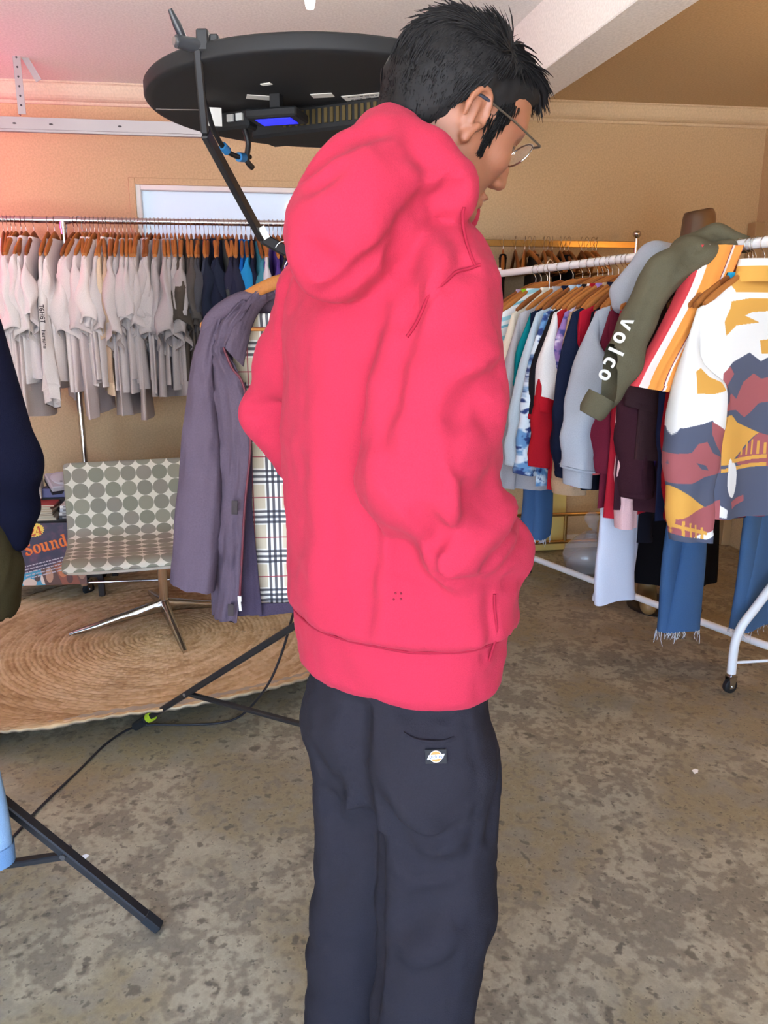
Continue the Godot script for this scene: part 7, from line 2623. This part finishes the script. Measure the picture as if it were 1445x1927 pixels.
	for i in 15000:
		var q := Vector3(r.randfn(), r.randfn(), r.randfn()).normalized()   # x forward, y up, z side
		# where hair grows: above a hairline that runs from the forehead over the ears to the nape
		var line := 0.50 if q.x > 0.45 else lerpf(0.16, 0.50, clampf((q.x - 0.1) / 0.35, 0.0, 1.0))
		if q.x < 0.1: line = lerpf(0.16, -0.80, clampf((0.1 - q.x) / 0.60, 0.0, 1.0))
		if q.y < line: continue
		var side := absf(q.z) > 0.55 and q.y < 0.45
		var root: Vector3 = at.call(-0.010 + q.x * 0.103, 0.058 + q.y * 0.088, q.z * 0.082)
		root = hr.snap(root, hr.prims)
		var nrm := (HF * q.x + HU * q.y + HS * q.z).normalized()
		# combing: forward and up over the brow, back and down behind the crown, straight down at the sides
		var fwd := smoothstep(-0.15, 0.45, q.x)
		var flow := HF * lerpf(-0.9, 1.0, fwd) + HU * lerpf(-0.9, 0.12, smoothstep(0.0, 0.8, q.y))
		if side: flow = HF * -0.25 - HU
		if q.x < -0.35 and q.y < 0.25: flow = -HU - HF * 0.15
		flow = (flow - nrm * flow.dot(nrm)).normalized()
		var ln := r.randf_range(0.022, 0.042)
		if q.y > 0.55: ln *= 1.3
		if side: ln *= 0.6
		var lift := r.randf_range(0.06, 0.24) if q.y > 0.35 else r.randf_range(0.04, 0.12)
		var nape := q.x < -0.35 and q.y < 0.25
		if side: lift = r.randf_range(0.07, 0.13)
		if q.x > 0.45 and not side: lift += 0.22
		if nape:
			lift = 0.04
			ln *= 0.7
		var p := root
		var pts := [p]
		var dirn := (flow + nrm * lift * 1.8 + Vector3(r.randfn(), r.randfn(), r.randfn()) * (0.14 if not side else 0.07)).normalized()
		for k in 3:
			p += dirn * ln / 3.0
			pts.append(p)
			dirn = (dirn + Vector3.DOWN * 0.05 + flow * 0.25 - nrm * 0.10 + Vector3(r.randfn(), r.randfn(), r.randfn()) * 0.06).normalized()
		for k in pts.size(): pts[k] -= base
		var w := r.randf_range(0.0009, 0.0021)
		st.tube(pts, [w, w, w * 0.8, w * 0.2], 3, false)
	# sideburns and the soft edge of the hairline at the temple
	for i in 1000:
		var s: float = 1.0 if i % 2 == 0 else -1.0
		var fu := r.randf()
		var up := lerpf(0.055, -0.024, fu)
		var root: Vector3 = h.snap(at.call(lerpf(0.018, 0.026, fu) + r.randf() * lerpf(0.040, 0.010, sqrt(fu)), up, 0.082 * s), h.prims)
		var nrm := (root - O).normalized()
		var dirn := (-HU + HF * r.randf_range(-0.1, 0.25) + nrm * 0.10 + Vector3(r.randfn(), r.randfn(), r.randfn()) * 0.08).normalized()
		var ln := r.randf_range(0.008, 0.016)
		var w := r.randf_range(0.0006, 0.0012)
		st.tube([root + nrm * 0.0006 - base, root + dirn * ln * 0.5 + nrm * 0.0010 - base, root + dirn * ln - base], [w, w, w * 0.3], 3, false)
	rework(st, noise, 0.0, O - base, HK)
	part("hair_locks", st, black, hair)

	# ---- glasses: thin metal frame, dark temple tips
	var metal := plain(shade(120, 112, 100), 0.3, 0.9)
	var tip := plain(shade(38, 40, 52), 0.4)
	var glass := plain(Color(0.95, 0.97, 1.0, 0.08), 0.02)
	glass.transparency = BaseMaterial3D.TRANSPARENCY_ALPHA
	var gl := Node3D.new()
	gl.name = "glasses"
	gl.set_meta("label", "thin metal-framed glasses")
	o.add_child(gl, true)
	gl.transform = Transform3D(Basis.from_scale(Vector3.ONE * HK), (O - base) * (1.0 - HK))
	for s in [-1.0, 1.0]:
		mb = MB.new()
		mb.tube([at.call(-0.020, 0.028, 0.082 * s) - base, at.call(0.05, 0.030, 0.080 * s) - base, at.call(0.106, 0.030, 0.072 * s) - base], 0.0016, 8)
		part("temple", mb, metal, gl)
		mb = MB.new()
		mb.tube([at.call(-0.048, 0.010, 0.078 * s) - base, at.call(-0.030, 0.024, 0.081 * s) - base, at.call(0.002, 0.029, 0.082 * s) - base], [0.0018, 0.0028, 0.0024], 8)
		part("temple_tip", mb, tip, gl)
		mb = MB.new()
		mb.tube([at.call(0.104, 0.030, 0.0722 * s) - base, at.call(0.107, 0.0295, 0.070 * s) - base, at.call(0.1055, 0.028, 0.062 * s) - base, at.call(0.1045, 0.027, 0.056 * s) - base], 0.0019, 8)
		part("hinge", mb, metal, gl)
		var ring := []
		for i in 25:
			var a := TAU * i / 24
			var yy := sin(a)
			ring.append(at.call(0.106 - 0.010 * (1.0 - yy) * 0.5 - 0.10 * pow(cos(a) * 0.024, 2.0) * 8.0, 0.014 + 0.021 * yy, (0.036 + 0.027 * cos(a)) * s) - base)
		mb = MB.new()
		mb.tube(ring, 0.0013, 6, false)
		part("lens_rim", mb, plain(shade(196, 192, 184), 0.2, 1.0), gl)
		mb = MB.new()
		var fan := PackedVector3Array()
		for i in 24: fan.append(ring[i])
		mb.cap(fan, false)
		part("lens", mb, glass, gl)
	mb = MB.new()
	mb.tube([at.call(0.104, 0.020, -0.011) - base, at.call(0.108, 0.024, 0.0) - base, at.call(0.104, 0.020, 0.011) - base], 0.0014, 6)
	part("bridge", mb, metal, gl)

# ---------------------------------------------------------------- second person, cut by the left edge
func build_other_person() -> void:
	var base := Vector3(-1.36, 0, -2.32)
	var o := thing("person", "person in a navy jumper and olive shorts cut off by the left edge", "person", Basis(Vector3.UP, TURN) * base, TURN)
	var skin := plain(shade(176, 126, 98), 0.55)
	var S := Vector3(1, 0, 0)
	var Fw := Vector3(0, 0, -1)
	var b := Solid.new()
	b.cap(Vector3(0, 1.50, 0), 0.055, Vector3(0, 1.62, -0.01), 0.05, 0.04)
	b.egg(Vector3(0, 1.74, -0.02), Vector3(0.078, 0.115, 0.095), Basis.IDENTITY, 0.03)
	b.egg(Vector3(0, 1.655, -0.07), Vector3(0.05, 0.05, 0.045), Basis.IDENTITY, 0.03)
	b.cap(Vector3(0, 1.74, -0.112), 0.010, Vector3(0, 1.705, -0.128), 0.013, 0.014)
	for s in [-1.0, 1.0]:
		b.egg(Vector3(s * 0.08, 1.72, 0.0), Vector3(0.012, 0.03, 0.018), Basis.IDENTITY, 0.006)
	b.stack([[0.86, 0, 0, 0.15, 0.095], [1.1, 0, 0, 0.135, 0.085], [1.35, 0, 0, 0.16, 0.095], [1.5, 0, 0, 0.10, 0.06]], S, Fw, 0.03)
	for s in [-1.0, 1.0]:
		b.chain([[Vector3(s * 0.17, 1.43, 0), 0.045], [Vector3(s * 0.27, 1.06, 0.05), 0.038], [Vector3(s * 0.20, 0.84, -0.06), 0.026]], 0.02)
		b.chain([[Vector3(s * 0.09, 0.88, 0), 0.08], [Vector3(s * 0.065 - 0.03, 0.50, 0), 0.054], [Vector3(s * 0.06 - 0.10, 0.30, 0.02), 0.050], [Vector3(s * 0.06 - 0.13, 0.08, 0), 0.036]], 0.02)
		b.cap(Vector3(s * 0.06 - 0.13, 0.05, 0.0), 0.036, Vector3(s * 0.07 - 0.13, 0.035, -0.15), 0.03, 0.02)
	var mb := MB.new()
	b.net(mb, Vector3(-0.36, 0.0, -0.24), Vector3(0.36, 1.90, 0.16), 0.015)
	for s in [-1.0, 1.0]:
		var hs := Solid.new()
		hand(hs, Vector3(s * 0.20, 0.84, -0.06), Vector3(-s * 0.3, -0.85, -0.4).normalized(), Vector3(0, 0.42, -0.9).normalized(), Vector3(s, 0, 0))
		hs.net(mb, Vector3(s * 0.20, 0.84, -0.06) - Vector3.ONE * 0.2, Vector3(s * 0.20, 0.84, -0.06) + Vector3.ONE * 0.1, 0.006)
	part("body", mb, skin, o)
	var hr := Solid.new()
	hr.egg(Vector3(0, 1.775, 0.0), Vector3(0.088, 0.105, 0.10), Basis.IDENTITY, 0.02)
	hr.egg(Vector3(0, 1.70, -0.14), Vector3(0.09, 0.10, 0.075), Basis.IDENTITY, 0.015, true)
	mb = MB.new()
	hr.net(mb, Vector3(-0.12, 1.6, -0.16), Vector3(0.12, 1.92, 0.14), 0.010)
	part("hair", mb, plain(shade(40, 32, 28), 0.5), o)
	var j := Solid.new()
	j.stack([[0.86, 0, 0, 0.178, 0.125], [0.92, 0, 0, 0.19, 0.135], [1.2, 0, 0, 0.19, 0.13], [1.42, 0, 0, 0.18, 0.115], [1.53, 0, 0, 0.09, 0.075]], S, Fw, 0.03)
	for s in [-1.0, 1.0]:
		j.chain([[Vector3(s * 0.16, 1.44, 0), 0.075], [Vector3(s * 0.255, 1.06, 0.05), 0.072], [Vector3(s * 0.255, 1.03, 0.05), 0.070]], 0.04)
		j.chain([[Vector3(s * 0.255, 1.03, 0.05), 0.068], [Vector3(s * 0.225, 0.90, 0.0), 0.060], [Vector3(s * 0.19, 0.79, -0.03), 0.045]], 0.03)
	mb = MB.new()
	j.net(mb, Vector3(-0.40, 0.72, -0.22), Vector3(0.40, 1.58, 0.22), 0.012)
	part("jumper", mb, cloth(shade(24, 26, 46), 9.0, 0.7), o, "dark navy knitted jumper")
	var sh := Solid.new()
	sh.stack([[0.78, 0, 0, 0.175, 0.12], [0.95, 0, 0, 0.165, 0.11]], S, Fw, 0.03)
	for s in [-1.0, 1.0]:
		sh.chain([[Vector3(s * 0.095, 0.84, 0), 0.10], [Vector3(s * 0.10, 0.70, 0.0), 0.108], [Vector3(s * 0.095, 0.60, 0.0), 0.098]], 0.02)
		sh.egg(Vector3(s * 0.175, 0.70, 0.02), Vector3(0.035, 0.08, 0.07), Basis.IDENTITY, 0.02)
		sh.crease([Vector3(s * 0.21, 0.78, 0.0), Vector3(s * 0.21, 0.66, 0.06), Vector3(s * 0.17, 0.60, 0.1)], 0.012, 0.008)
		sh.cap(Vector3(s * 0.09, 0.50, 0), 0.07, Vector3(s * 0.09, 0.56, 0), 0.075, 0.01, true)
	mb = MB.new()
	sh.net(mb, Vector3(-0.30, 0.48, -0.20), Vector3(0.30, 0.96, 0.20), 0.012)
	part("shorts", mb, cloth(shade(74, 66, 44), 9.0, 0.7), o, "baggy olive shorts")
	for s in [-1.0, 1.0]:
		var so := Solid.new()
		so.cap(Vector3(s * 0.06 - 0.13, 0.05, 0.01), 0.046, Vector3(s * 0.07 - 0.13, 0.042, -0.16), 0.04, 0.03)
		mb = MB.new()
		so.net(mb, Vector3(s * 0.06 - 0.23, 0.0, -0.26), Vector3(s * 0.06 - 0.03, 0.14, 0.1), 0.010)
		part("shoe", mb, plain(shade(196, 192, 188), 0.7), o)
